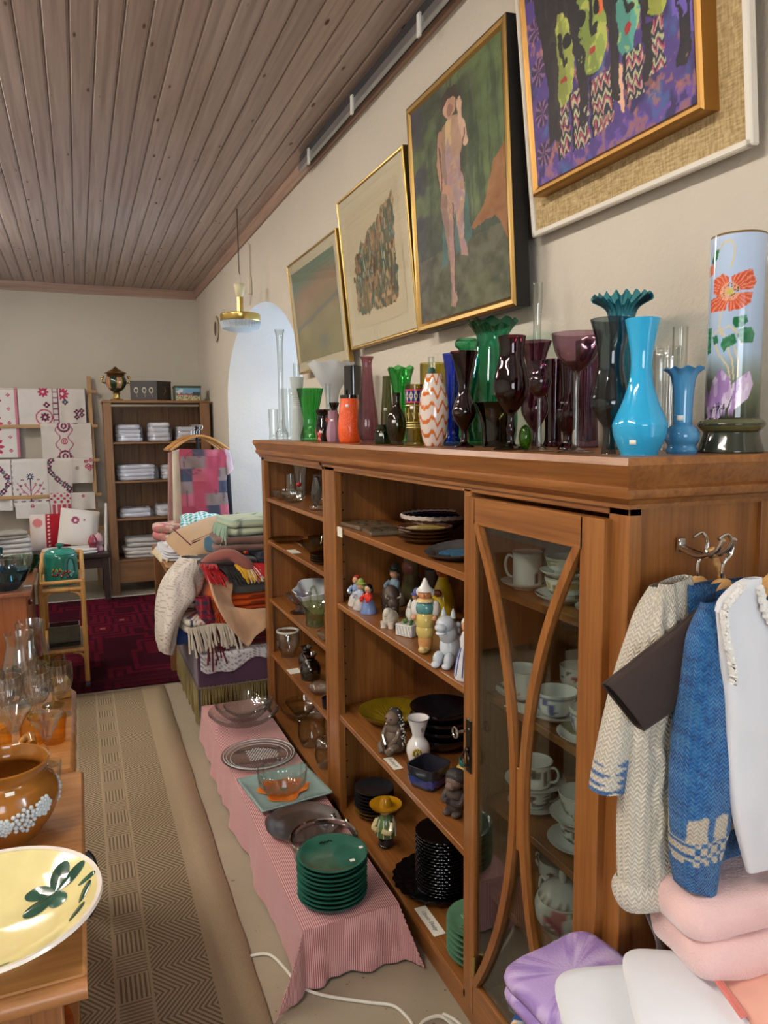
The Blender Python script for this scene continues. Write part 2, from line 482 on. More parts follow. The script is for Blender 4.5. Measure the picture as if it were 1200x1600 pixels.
# ---- fluorescent fittings on the ceiling, out of view to the side
def fitting(x, y, label, ln=1.25):
    t = thing('fluorescent_fitting', label, 'lamp', (x, y, CZ), group='fluorescent ceiling lamps')
    MB().box(-.09, .09, -ln/2-.03, ln/2+.03, -.05, 0, .006).build('housing', plain((235, 235, 232), .4), t)
    for sx in (-.05, .05):
        MB().lathe([(.016, -ln/2), (.016, ln/2)], 12, axis=(0, 1, 0)).xf(Matrix.Translation((sx, 0, -.08))).build('tube', emit(TUBE_COLOR, TUBE_STRENGTH), t)
    for sy in (-1, 1): MB().box(-.075, .075, sy*(ln/2+.012)-.012, sy*(ln/2+.012)+.012, -.1, -.045).build('end_cap', plain((235, 235, 232), .4), t)
fitting(-1.15, 5.7, 'twin tube ceiling lamp towards the end wall')
fitting(-1.25, 3.0, 'twin tube ceiling lamp over the middle of the room')
fitting(-1.1, .6, 'twin tube ceiling lamp beside the entrance')

# ---- picture rail under the ceiling with hanging cords
t = thing('picture_rail', 'grey metal picture rail under the ceiling above the paintings', 'rail', (WX-.05, 1.0, CZ-.09))
MB().box(-.012, .045, 0, 2.83, .03, .075, .002).build('rail_track', plain((88, 92, 98), .4, .8), t)
MB().box(-.020, .0, 0, 2.83, 0, .032, .002).build('rail_lip', plain((176, 180, 186), .3, .9), t)
for yy in (.55, 1.35, 2.0, 2.62): MB().box(-.028, -.018, yy, yy+.022, -.03, .045).build('rail_clip', plain((228, 226, 220), .4), t)

# ---- aisle runner
def runner_mat():
    n = N('woven_runner'); X, Y, Z = xyz(n)
    sv = (X*(2*PI/.0125)).sin().gt(0.1); sh = (Y*(2*PI/.0125)).sin().gt(0.1)
    par = (Y*(2*PI/.19)).sin().gt(0)
    blocks = sv*par+sh*(par*-1.0+1.0)*.8
    che = ((X*1.0+(Y.tri(.095))*.85)*(2*PI/.016)).sin().gt(.15)
    def band(a, b): return X.gt(a)*X.lt(b)
    fac = (band(.11, .262)*che+band(-.075, .012)*che+band(-.35, -.17)*che)*.75+(band(.02, .102)+band(-.165, -.083)+band(-.45, -.36))*blocks*.75
    t = n.n('TexNoise', i_Scale=260.0, i_Detail=2.0); n.l(n.coord(), t.inputs[0])
    base = n.mix(t.outputs[0], L4((150, 132, 106)), L4((186, 168, 141)))
    c = n.mix(fac.k, base, L4((92, 76, 58)))
    b = n.bsdf(c, .95, Specular_IOR_Level=.1); n.bump(b, t.outputs[0], .5, .002); return n.m
nu, nv = 12, 90
U, V_ = np.meshgrid(np.linspace(0, 1, nu), np.linspace(0, 1, nv), indexing='ij')
yy = -1.2+V_*5.58; xr = .375+.016*(yy-1.7)/2.7; xl = -.47
P = np.stack([xl+(xr-xl)*U+(U-.5)*.012*(vnoise(yy*14, yy*0)-.5), yy, .006+.004*fbm(U*3, V_*9)], -1)
r = MB().grid(P).build('runner_rug', runner_mat(), solid=.007)
tag(r, 'long beige woven runner with striped block and zigzag bands', 'rug')

def carpet_mat():
    n = N('oriental_carpet'); X, Y, Z = xyz(n)
    t = n.n('TexNoise', i_Scale=7.0, i_Detail=4.0); n.l(n.coord(), t.inputs[0])
    v = n.n('TexVoronoi', i_Scale=3.2, distance='CHEBYCHEV'); n.l(n.coord((1.1, .8, 1)), v.inputs[0])
    ring = (Ex(n, v.outputs['Distance'])*34.0).sin().gt(.35)
    c = n.mix(t.outputs[0], L4((62, 10, 22)), L4((98, 20, 36)))
    c = n.mix((ring*.8).k, c, L4((40, 12, 24)))
    m2 = Ex(n, v.outputs['Distance']).lt(.07)
    c = n.mix((m2*.75).k, c, L4((150, 84, 76)))
    edge = X.lt(-1.72).mx(Y.lt(4.62))
    c = n.mix((edge*.55).k, c, L4((44, 14, 26)))
    p = n.n('TexNoise', i_Scale=420.0); n.l(n.coord(), p.inputs[0])
    b = n.bsdf(c, .95, Specular_IOR_Level=.05); n.bump(b, p.outputs[0], .5, .003); return n.m
U, V_ = np.meshgrid(np.linspace(-1.9, 1.05, 30), np.linspace(0, 1, 30), indexing='ij')
P = np.stack([U, 4.44+V_*2.48-.05*U*(1-V_), .008+.004*fbm(U*2, V_*4)], -1)
cp = thing('oriental_carpet', 'dark red oriental carpet beyond the runner', 'carpet', (0, 5.6, 0))
MB().grid(P).build('pile', carpet_mat(), cp, world=True, solid=.01)
for nm, y0, sg, colr in (('fringe', 6.92, 1, (205, 196, 180)),):
    m = MB()
    for k in range(420):
        x = -1.88+2.9*k/419; l = .05+.03*random.random(); dx = random.uniform(-.015, .015)
        m.tube([(x, y0, .01), (x+dx*.5, y0+sg*l*.5, .012), (x+dx, y0+sg*l, .004)], .0045, 4)
    m.build(nm, cloth(colr), cp, world=True)

# ================================================================ bookcases
oak = wood((158, 102, 50), (118, 70, 30), 1.0, 2, .34)
oak_y = wood((158, 102, 50), (118, 70, 30), 1.0, 1, .34)
oak_x = wood((158, 102, 50), (118, 70, 30), 1.0, 0, .34)
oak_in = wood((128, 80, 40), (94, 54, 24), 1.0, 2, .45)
def cornice(parent, y0, y1, ov, ztop=TOP, near_side=True, far_side=True):
    """moulded top: profile swept round the front and the open ends"""
    pf = [(0, -.085), (.006, -.085), (.006, -.078), (.012, -.070), (.022, -.066), (.026, -.058), (.026, -.052), (.020, -.048), (.026, -.034), (.036, -.022), (.04, -.012), (.036, 0)]
    m = MB(); xb = WX-.012; rows = []
    for o_, dz in pf:
        o = o_*ov
        row = []
        if near_side: row += [(xb, y0-o, ztop+dz)]
        row += [(CX-o, y0-(o if near_side else 0), ztop+dz), (CX-o, y1+(o if far_side else 0), ztop+dz)]
        if far_side: row += [(xb, y1+o, ztop+dz)]
        rows.append(row)
    m.grid(np.array(rows))
    n = len(rows[0]); m.add(rows[-1] if near_side and far_side else rows[-1], [tuple(range(n))] if n >= 4 else [])
    if n < 4:
        o = pf[-1][0]*ov; a = rows[-1]
        m.add([*a, (xb, y1 if not far_side else y1+o, ztop)] if near_side else [(xb, y0, ztop), *a], [(0, 1, 2, 3)])
    m.build('cornice', oak_y, parent, world=True, ang=30)

# --- large bookcase with a glazed door
Y0, Y1, YD = .945, 2.555, 1.482
cab = thing('bookcase', 'large oak bookcase with open shelves and an arched glazed door', 'bookcase', (1.0, 1.75, 0))
def part(name, mat, b, parent=None, root=None, c=.002):
    m = MB()
    for q in (b if isinstance(b[0], (list, tuple)) else [b]): m.box(*q, c)
    r = root or cab
    if parent is None: return m.build(name, mat, r, world=True, smooth=False)
    o = m.build(name, mat, parent, smooth=False); return o
xb = WX-.015
part('base_board', oak_y, (CX+.02, CX+.05, Y0+.02, Y1-.02, 0, .085))
part('side_panel', oak, (CX+.012, xb, Y0+.006, Y0+.022, 0, 1.375))
part('side_panel', oak, (CX+.012, xb, Y1-.024, Y1-.002, 0, 1.375))
part('back_panel', oak_in, (xb-.012, xb, Y0+.01, Y1-.01, .02, 1.38))
part('divider', oak, (CX+.014, xb-.01, YD-.012, YD+.012, .08, 1.38))
part('stile', oak, (CX, CX+.028, Y0, Y0+.05, 0, 1.38))
part('stile', oak, (CX, CX+.028, YD-.014, YD+.02, .08, 1.36))
part('stile', oak, (CX, CX+.028, 2.445, Y1, 0, 1.38))
part('side_stile', oak, (1.112, xb, Y0-.004, Y0+.012, 0, 1.375))
part('top_rail', oak_y, (CX, CX+.026, Y0, Y1, 1.352, 1.38))
part('top_board', oak_in, (CX+.01, xb, Y0+.005, Y1-.005, 1.375, 1.40))
part('bottom_shelf', oak_y, (CX, xb-.01, Y0+.02, Y1-.02, .082, .104))
for z in (.467, .882, 1.158): part('shelf', oak_y, (CX+.004, xb-.012, YD+.012, 2.53, z-.02, z))
DZ = (1.135, .875, .615, .385)
for z in DZ: part('shelf', oak_y, (CX+.045, xb-.012, Y0+.022, YD-.012, z-.018, z))
for z in np.arange(.18, 1.34, .064):                                     # peg holes
    MB().lathe([(.0035, 0), (.0035, .002)], 8, axis=(0, -1, 0)).xf(Matrix.Translation((CX+.06, 2.5305, z))).build('peg_hole', plain((40, 22, 10), .8), cab, world=True)
cornice(cab, Y0, Y1, 1.0)
# door
door = part('door', oak, (CX-.018, CX+.004, 1.418, 1.462, .10, 1.345)); part('door_stile', oak, (CX-.018, CX+.004, .985, 1.048, .10, 1.345), door)
part('door_rail', oak_y, (CX-.018, CX+.004, 1.04, 1.425, 1.285, 1.345), door); part('door_rail', oak_y, (CX-.018, CX+.004, 1.04, 1.425, .10, .185), door)
gz = MB(); gz.box(CX-.010, CX-.007, 1.045, 1.42, .183, 1.288, 0)
gz.build('pane', glass((238, 244, 242), refl=1.3), door, smooth=False)
for sg, ye, ym in ((1, 1.412, 1.252), (-1, 1.054, 1.218)):
    m = MB(); ring = []
    for k in range(41):
        t = k/40; z = 1.288-(1.288-.183)*t
        s_ = abs(2*t-1)**2.1; y = ym+(ye-ym)*s_
        # small dip where both bars touch
        ring.append((CX-.015, y, z))
    rows = np.array([[(CX-.021, p[1]-.0105, p[2]), (CX-.021, p[1]+.0105, p[2]), (CX-.006, p[1]+.0105, p[2]), (CX-.006, p[1]-.0105, p[2]), (CX-.021, p[1]-.0105, p[2])] for p in ring])
    m.grid(rows).build('curved_glazing_bar', oak, door, ang=30)
part('glazing_block', oak, (CX-.018, CX-.006, 1.229, 1.242, .62, .80), door)
m = MB(); m.box(CX-.022, CX-.017, 1.428, 1.452, .70, .83, .003); m.build('lock_plate', plain((58, 50, 44), .35, .9), door, smooth=False)
m = MB(); m.tube([(CX-.028, 1.44+.013*math.sin(a), .735+.018*math.cos(a)) for a in np.linspace(0, 2*PI, 17)[:-1]], .003, 6, True)
m.ell((CX-.024, 1.44, .757), (.006, .006, .006)); m.build('ring_pull', plain((70, 62, 56), .3, 1), door)
m = MB(); m.tube([(CX-.026, 1.446, .80), (CX-.05, 1.447, .80)], .0035, 6); m.tube([(CX-.052, 1.447+.012*math.sin(a), .80+.012*math.cos(a)) for a in np.linspace(0, 2*PI, 13)[:-1]], .0025, 6, True)
m.build('key', CHROME(), door)
m = MB(); m.lathe([(.005, 0), (.005, .05)], 8).xf(Matrix.Translation((CX-.02, 1.414, .205))); m.build('hinge', BRASS(), door)
# --- far bookcase
Z0, Z1 = 2.572, 3.575
cab2 = thing('bookcase', 'smaller oak bookcase with open shelves of glassware at the far end', 'bookcase', (1.0, 3.07, 0))
for nm, mt, b in [('side_panel', oak, (CX+.012, xb, Z0, Z0+.02, 0, 1.38)), ('side_panel', oak, (CX+.012, xb, Z1-.022, Z1, 0, 1.38)), ('back_panel', oak_in, (xb-.012, xb, Z0, Z1, .02, 1.38)),
        ('stile', oak, (CX+.004, CX+.03, Z0, Z0+.026, 0, 1.385)), ('stile', oak, (CX+.004, CX+.03, Z1-.055, Z1, 0, 1.385)), ('top_rail', oak_y, (CX+.004, CX+.03, Z0, Z1, 1.35, 1.385)),
        ('top_board', oak_in, (CX+.01, xb, Z0, Z1, 1.375, 1.40)), ('base_board', oak_y, (CX+.02, CX+.05, Z0, Z1, 0, .085)), ('bottom_shelf', oak_y, (CX+.004, xb-.01, Z0+.01, Z1-.01, .082, .104))]:
    part(nm, mt, b, root=cab2)
for z in (1.17, .96, .67, .394): part('shelf', oak_y, (CX+.012, xb-.012, Z0+.02, Z1-.022, z-.018, z), root=cab2)
cornice(cab2, 2.598, Z1, .75, near_side=False)

# ================================================================ paintings
def inpoly(x, y, poly):
    r = np.zeros(x.shape, bool); n = len(poly); j = n-1
    for i in range(n):
        xi, yi = poly[i]; xj, yj = poly[j]
        c = ((yi > y) != (yj > y)) & (x < (xj-xi)*(y-yi)/(yj-yi+1e-12)+xi); r ^= c; j = i
    return r
def dline(x, y, pts):
    d = np.full(x.shape, 9.)
    for (a, b), (c, e) in zip(pts[:-1], pts[1:]):
        vx, vy = c-a, e-b; t = np.clip(((x-a)*vx+(y-b)*vy)/(vx*vx+vy*vy+1e-12), 0, 1)
        d = np.minimum(d, np.hypot(x-a-t*vx, y-b-t*vy))
    return d
def put(C, m, col, a=1.0):
    m = np.asarray(m, float)*a
    C[...] = C*(1-m[..., None])+np.array(col, float)*m[..., None]
def canvas(w, h, n): 
    nx = int(n*min(1, w/h)); nz = int(n*min(1, h/w))
    return np.meshgrid(np.linspace(0, 1, nx), np.linspace(0, 1, nz), indexing='ij')

def art_landscape(u, v):
    C = np.zeros(u.shape+(3,)); n = fbm(u*5, v*7, 3)
    C[:] = (170, 160, 122)
    put(C, np.clip((v-.3)*4, 0, 1), (176, 156, 130)); put(C, np.clip((v-.5+.15*n-.2*u)*5, 0, 1), (186, 152, 136))
    put(C, np.clip((v-.74+.2*n-.12*u)*6, 0, 1), (132, 152, 140))
    put(C, np.clip(1-np.abs(v-.33-.22*u-.05*n)*22, 0, 1), (118, 128, 142), .8)
    put(C, np.exp(-(((u-.62)/.13)**2+((v-.16)/.1)**2)*1.5), (130, 140, 146), .8)
    return C+(n[..., None]-.5)*26
def art_reeds(u, v):
    C = np.zeros(u.shape+(3,)); C[:] = (226, 212, 186)
    x = (u-.03)/.94; y = (v-.03)/.92
    n1 = fbm(u*38, v*9, 5); n2 = fbm(u*9, v*9, 8); n3 = vnoise(u*70, v*16, 2); edge = fbm(u*14, v*14, 21)
    m = (x > .03+.12*edge) & (x < .97-.1*edge) & (y > .02+.14*edge) & (y < .66+.36*np.clip(x*1.1, 0, 1)-.12*edge)
    base = np.zeros_like(C); base[:] = (182, 142, 108)
    put(base, np.clip((n2-.45)*6, 0, 1), (132, 124, 92)); put(base, np.clip((n1-.5)*7, 0, 1), (92, 112, 104))
    mid = np.exp(-((y-.5)/.3)**2)
    put(base, np.clip((n3-.5)*5, 0, 1)*mid, (82, 122, 122), .9); put(base, (n3 > .8)*mid, (214, 222, 208), .8)
    put(base, np.clip((vnoise(u*44, v*20, 9)-.66)*8, 0, 1), (206, 168, 128)); put(base, np.clip((vnoise(u*50, v*18, 19)-.72)*8, 0, 1), (122, 84, 64))
    put(C, m*1., (0, 0, 0)); C += base*m[..., None]
    return C
def art_figure(u, v):
    u = u+.022*(fbm(u*26, v*30, 41, 2)-.5); v = v+.016*(fbm(u*26, v*30, 47, 2)-.5); C = np.zeros(u.shape+(3,)); n = fbm(u*4, v*9, 4); n2 = fbm(u*14, v*22, 14)
    C[:] = (58, 66, 48); put(C, np.clip((.22-u)*6, 0, 1), (52, 50, 62)); put(C, np.clip((n-.5)*5, 0, 1), (84, 96, 62))
    put(C, np.clip((u-.62)*5, 0, 1)*(v > .36), (92, 112, 62), .7); put(C, np.clip((fbm(u*22, v*3, 7)-.52)*8, 0, 1)*(v > .3), (44, 58, 40), .6)
    put(C, (v < .3)*np.clip(n2*1.6, 0, 1), (92, 88, 66), .7)
    put(C, inpoly(u, v, [(.62, .33), (.78, .40), (.9, .56), (1, .6), (1, .22), (.9, .34)]), (150, 92, 48), .85)
    put(C, inpoly(u, v, [(.36, .5), (.62, .5), (.66, .3), (.5, .26), (.3, .22)]), (66, 98, 96), .9)
    skin = (172, 140, 118); u0 = u; u = .475+(u-.475)/1.22
    body = [(.40, .82), (.45, .845), (.53, .84), (.59, .80), (.595, .72), (.55, .66), (.545, .60), (.585, .55), (.575, .47), (.56, .40), (.55, .31), (.585, .265), (.575, .235), (.52, .25), (.505, .33), (.49, .42), (.48, .46), (.465, .36), (.46, .25), (.455, .13), (.475, .06), (.45, .03), (.40, .045), (.415, .12), (.405, .25), (.39, .36), (.36, .44), (.345, .52), (.37, .60), (.375, .68), (.36, .75)]
    m = inpoly(u, v, body); put(C, m, skin); put(C, m & (n2 > .55), (152, 112, 96), .7); put(C, m & (fbm(u*9, v*12, 31) > .58), (206, 178, 128), .7)
    put(C, m & (fbm(u*18, v*14, 33) > .62), (148, 128, 142), .6); put(C, m & (v < .62) & (fbm(u*22, v*20, 37) > .45), (150, 116, 122), .6); put(C, m & (u < .41+.03*fbm(v*9, v*9, 3)), (116, 92, 78), .55)
    put(C, np.clip(1-dline(u, v, [(.375, .80), (.355, .68), (.375, .57), (.44, .545)])/.03, 0, 1) > .3, (172, 128, 104))
    put(C, np.clip(1-dline(u, v, [(.585, .78), (.60, .70), (.565, .80), (.56, .88)])/.026, 0, 1) > .3, (194, 160, 136))
    put(C, ((u-.475)/.062)**2+((v-.895)/.052)**2 < 1, (178, 138, 116)); put(C, ((u-.475)/.03)**2+((v-.875)/.02)**2 < 1, (120, 78, 70), .6)
    put(C, inpoly(u, v, [(.39, .87), (.405, .95), (.48, .975), (.55, .95), (.56, .88), (.53, .915), (.46, .925), (.42, .90)]), (58, 44, 36))
    for a in ([(.36, .75), (.375, .6), (.345, .5)], [(.595, .75), (.55, .62), (.585, .54)], [(.465, .48), (.47, .33), (.455, .1)]):
        put(C, dline(u, v, a) < .006, (84, 58, 48), .8)
    return C+(n2[..., None]-.5)*34
def art_faces(u, v):
    u = u+.03*(fbm(u*24, v*24, 41, 2)-.5); v = v+.03*(fbm(u*24, v*24, 47, 2)-.5); C = np.zeros(u.shape+(3,)); n = fbm(u*8, v*8, 6); n2 = fbm(u*26, v*26, 16)
    C[:] = (78, 58, 128); put(C, np.clip((n-.55)*8, 0, 1), (54, 40, 92)); put(C, np.clip((n2-.62)*9, 0, 1), (188, 120, 96), .7)
    put(C, np.clip((fbm(u*10, v*10, 26)-.62)*9, 0, 1), (66, 104, 158), .7)
    for k in range(6):                                               # round flower wheels along the edge
        cy = .12+.16*k; d = np.hypot(u-.07, (v-cy)*1.1); put(C, d < .055, (58, 40, 72)); put(C, (d < .055) & (np.sin(np.arctan2(v-cy, u-.07)*8) > .3), (146, 104, 150), .8)
    face = [(.23, .42, .095, .17, (132, 140, 66)), (.44, .46, .10, .18, (124, 142, 66)), (.65, .44, .085, .16, (78, 146, 134)), (.82, .50, .085, .17, (150, 156, 66))]
    for (cx, cy, a, b, col) in face:
        h = ((u-cx)/(a*1.3))**2+((v-cy-.12)/(b*1.7))**2 < 1
        put(C, h, (30, 26, 32)); put(C, h & (np.sin(u*90) > .6), (58, 44, 40), .6)
        m = ((u-cx-.01)/a)**2+((v-cy)/b)**2 < 1; m &= (u > cx-a*.75)
        put(C, m, col); put(C, m & (u > cx+.4*a), [min(255, q*1.25) for q in col], .6); put(C, m & (n2 > .62), (208, 206, 96), .5)
        put(C, dline(u, v, [(cx+.01, cy+b*.5), (cx+.02, cy-b*.1), (cx+.05, cy-b*.12)]) < .012, (26, 24, 26))
        for ex in (-.05, .06): put(C, ((u-cx-ex)/.032)**2+((v-cy-.05)/.03)**2 < 1, (20, 20, 24))
        put(C, ((u-cx-.02)/.024)**2+((v-cy+b*.5)/.013)**2 < 1, (160, 44, 44))
    put(C, inpoly(u, v, [(.50, .70), (.56, .74), (.56, .50), (.51, .46)]), (224, 108, 52))
    for (x0, x1, y0, y1) in ((.18, .27, .06, .25), (.29, .40, .06, .28), (.42, .56, .08, .27), (.64, .74, .12, .29), (.77, .86, .16, .33)):
        m = (u > x0) & (u < x1) & (v > y0) & (v < y1); put(C, m, (44, 40, 62))
        z = np.abs(((u-x0)*24) % 1-.5)*2; put(C, m & (np.abs(((v*26+z*.8) % 1)-.5) < .2), (196, 196, 150), .9)
        put(C, m & (np.abs(((v*13+z*.6) % 1)-.5) < .1), (188, 74, 108), .9); put(C, dline(u, v, [(x0, y0), (x0, y1)]) < .008, (20, 18, 26))
    put(C, inpoly(u, v, [(.9, .3), (1, .2), (1, .6), (.93, .66)]), (112, 92, 184)); put(C, inpoly(u, v, [(.57, .16), (.62, .08), (.63, .24), (.59, .30)]), (224, 178, 146))
    for hx, hw2 in ((.115, .035), (.335, .04), (.545, .035), (.735, .03), (.92, .04)): put(C, (np.abs(u-hx-.04*np.sin(v*5)) < hw2*(.6+.5*v)) & (v > .14) & (n2 > .3), (30, 26, 32), .95)
    put(C, (v < .07) & (n2 > .48), (96, 70, 150)); put(C, (v < .16) & (n2 > .6), (150, 96, 92), .7); put(C, inpoly(u, v, [(.14, .55), (.24, .9), (.2, .1), (.12, .2)]), (34, 28, 34), .9)
    return C+(n2[..., None]-.5)*20

def picture(name, label, y_near, y_far, z0, h, lean, fw, fd, frame_mat, art, res, mat_w=0, side_mat=None, glazed=False, back=.03):
    """local x runs along the wall (seen left to right), y into the wall"""
    w = y_far-y_near
    t = thing(name, label, 'painting', (WX-.025-back*.2, (y_near+y_far)/2, z0), rot=(math.radians(lean), 0, -PI/2))
    for nm, a in (('frame', ((-w/2, 0), (w/2, 0))), ('frame', ((-w/2, h), (w/2, h))), ('frame', ((-w/2, 0), (-w/2, h))), ('frame', ((w/2, 0), (w/2, h)))):
        (x0, za), (x1, zb) = a; m = MB(); pf = [(0, 0), (0, -fd), (fw*.25, -fd-.004), (fw*.6, -fd-.003), (fw, -fd+.006), (fw, 0)]
        cx, cz = 0, h/2
        rows = []
        for (px, pz) in ((x0, za), (x1, zb)):
            sx = 1 if px < cx else -1; sz = 1 if pz < cz else -1
            rows.append([(px+sx*o, d, pz+sz*o) for o, d in pf])
        m.grid(np.array(rows)); m.build('frame', frame_mat, t, ang=25)
    m = MB().box(-w/2+.004, w/2-.004, -fd+.004, -.002, .004, h-.004, 0); m.build('backing', side_mat or plain((60, 48, 36), .7), t, smooth=False)
    iw, ih = w-2*fw*.9, h-2*fw*.9
    if mat_w: MB().box(-iw/2, iw/2, -fd+.001, -fd+.004, fw*.9, h-fw*.9, 0).build('mount', plain((232, 220, 196), .9), t, smooth=False)
    aw, ah = iw-2*mat_w, ih-2*mat_w
    u, v = canvas(aw, ah, res); C = art(u, v)
    P = np.stack([-aw/2+aw*u, np.full_like(u, -fd-(.0006 if mat_w else -.002)), fw*.9+mat_w+ah*v], -1)
    MB().grid(P, C).build('artwork', vcol(.55 if not mat_w else .85, .35 if not mat_w else 0, 260.), t, smooth=False)
    if glazed: MB().box(-iw/2, iw/2, -fd-.004, -fd-.0025, fw*.9, h-fw*.9, 0).build('glazing', glass((252, 252, 250), (225, 228, 222), .9), t, smooth=False)
    return t
S = 1.041
def ys_(y): return y*S
def zs_(z): return 1.5+(z-1.5)*S
picture('landscape_picture', 'hazy green and pink landscape picture in thin gilt frame, farthest on the wall', ys_(3.02), ys_(3.80), zs_(1.785), .575, 5.6, .014, .02, GOLD(), art_landscape, 110, .045, GOLD(), True)
picture('reed_picture', 'watercolour of dense reeds on a cream mount in slim gilt frame', ys_(2.32), ys_(2.99), zs_(1.83), .625, 5.4, .016, .022, GOLD(), art_reeds, 260, .06, GOLD(), True)
picture('figure_painting', 'dark green oil painting of a nude figure in a broad gilt frame', ys_(1.68), ys_(2.28), zs_(1.815), .735, 3.2, .032, .045, plain((170, 138, 82), .36, 1), art_figure, 300, 0, plain((22, 20, 20), .6))
fp = bpy.data.objects['figure_painting']; wf_ = ys_(2.28)-ys_(1.68)
for b in ((-wf_/2-.0015, -wf_/2+.001, 0, .735), (wf_/2-.001, wf_/2+.0015, 0, .735), (-wf_/2, wf_/2, -.0015, .001), (-wf_/2, wf_/2, .734, .7365)): MB().box(b[0], b[1], -.043, 0, b[2], b[3], 0).build('frame_side', plain((20, 18, 18), .6), fp, smooth=False)
# faces painting: linen-covered surround with a deep gilt box frame
t4 = picture('faces_painting', 'purple and green painting of stylised faces on a linen-covered surround', ys_(1.062), ys_(1.60), zs_(2.065), .62, 6.0, .022, .05, plain((170, 128, 70), .42, .85), art_faces, 280, 0, plain((150, 100, 44), .5, .5))
def linen():
    n = N('linen'); X, Y, Z = xyz(n)
    t = n.n('TexNoise', i_Scale=1.0, i_Detail=3.0); n.l(n.coord((220, 10, 40)), t.inputs[0]); t2 = n.n('TexNoise', i_Scale=1.0, i_Detail=3.0); n.l(n.coord((40, 10, 220)), t2.inputs[0])
    m = n.mix(.5, t.outputs[0], t2.outputs[0]); c = n.ramp(m, [(.35, L4((150, 124, 84))), (.65, L4((206, 184, 140)))])
    b = n.bsdf(c, .95, Specular_IOR_Level=.1); n.bump(b, m, .7, .003); return n.m
w4, h4 = ys_(1.60)-ys_(1.062), .62
MB().box(-w4/2-.055, w4/2+.065, -.012, -.002, -.075, h4+.075, .003).build('linen_surround', linen(), t4, smooth=False)
m = MB()
for b in ((-w4/2-.062, w4/2+.074, -.086, -.072), (-w4/2-.062, w4/2+.074, h4+.072, h4+.086), (-w4/2-.064, -w4/2-.05, -.086, h4+.086), (w4/2+.06, w4/2+.076, -.086, h4+.086)): m.box(b[0], b[1], -.02, 0, b[2], b[3], .003)
m.build('white_edge_moulding', plain((226, 220, 208), .5), t4, smooth=False)

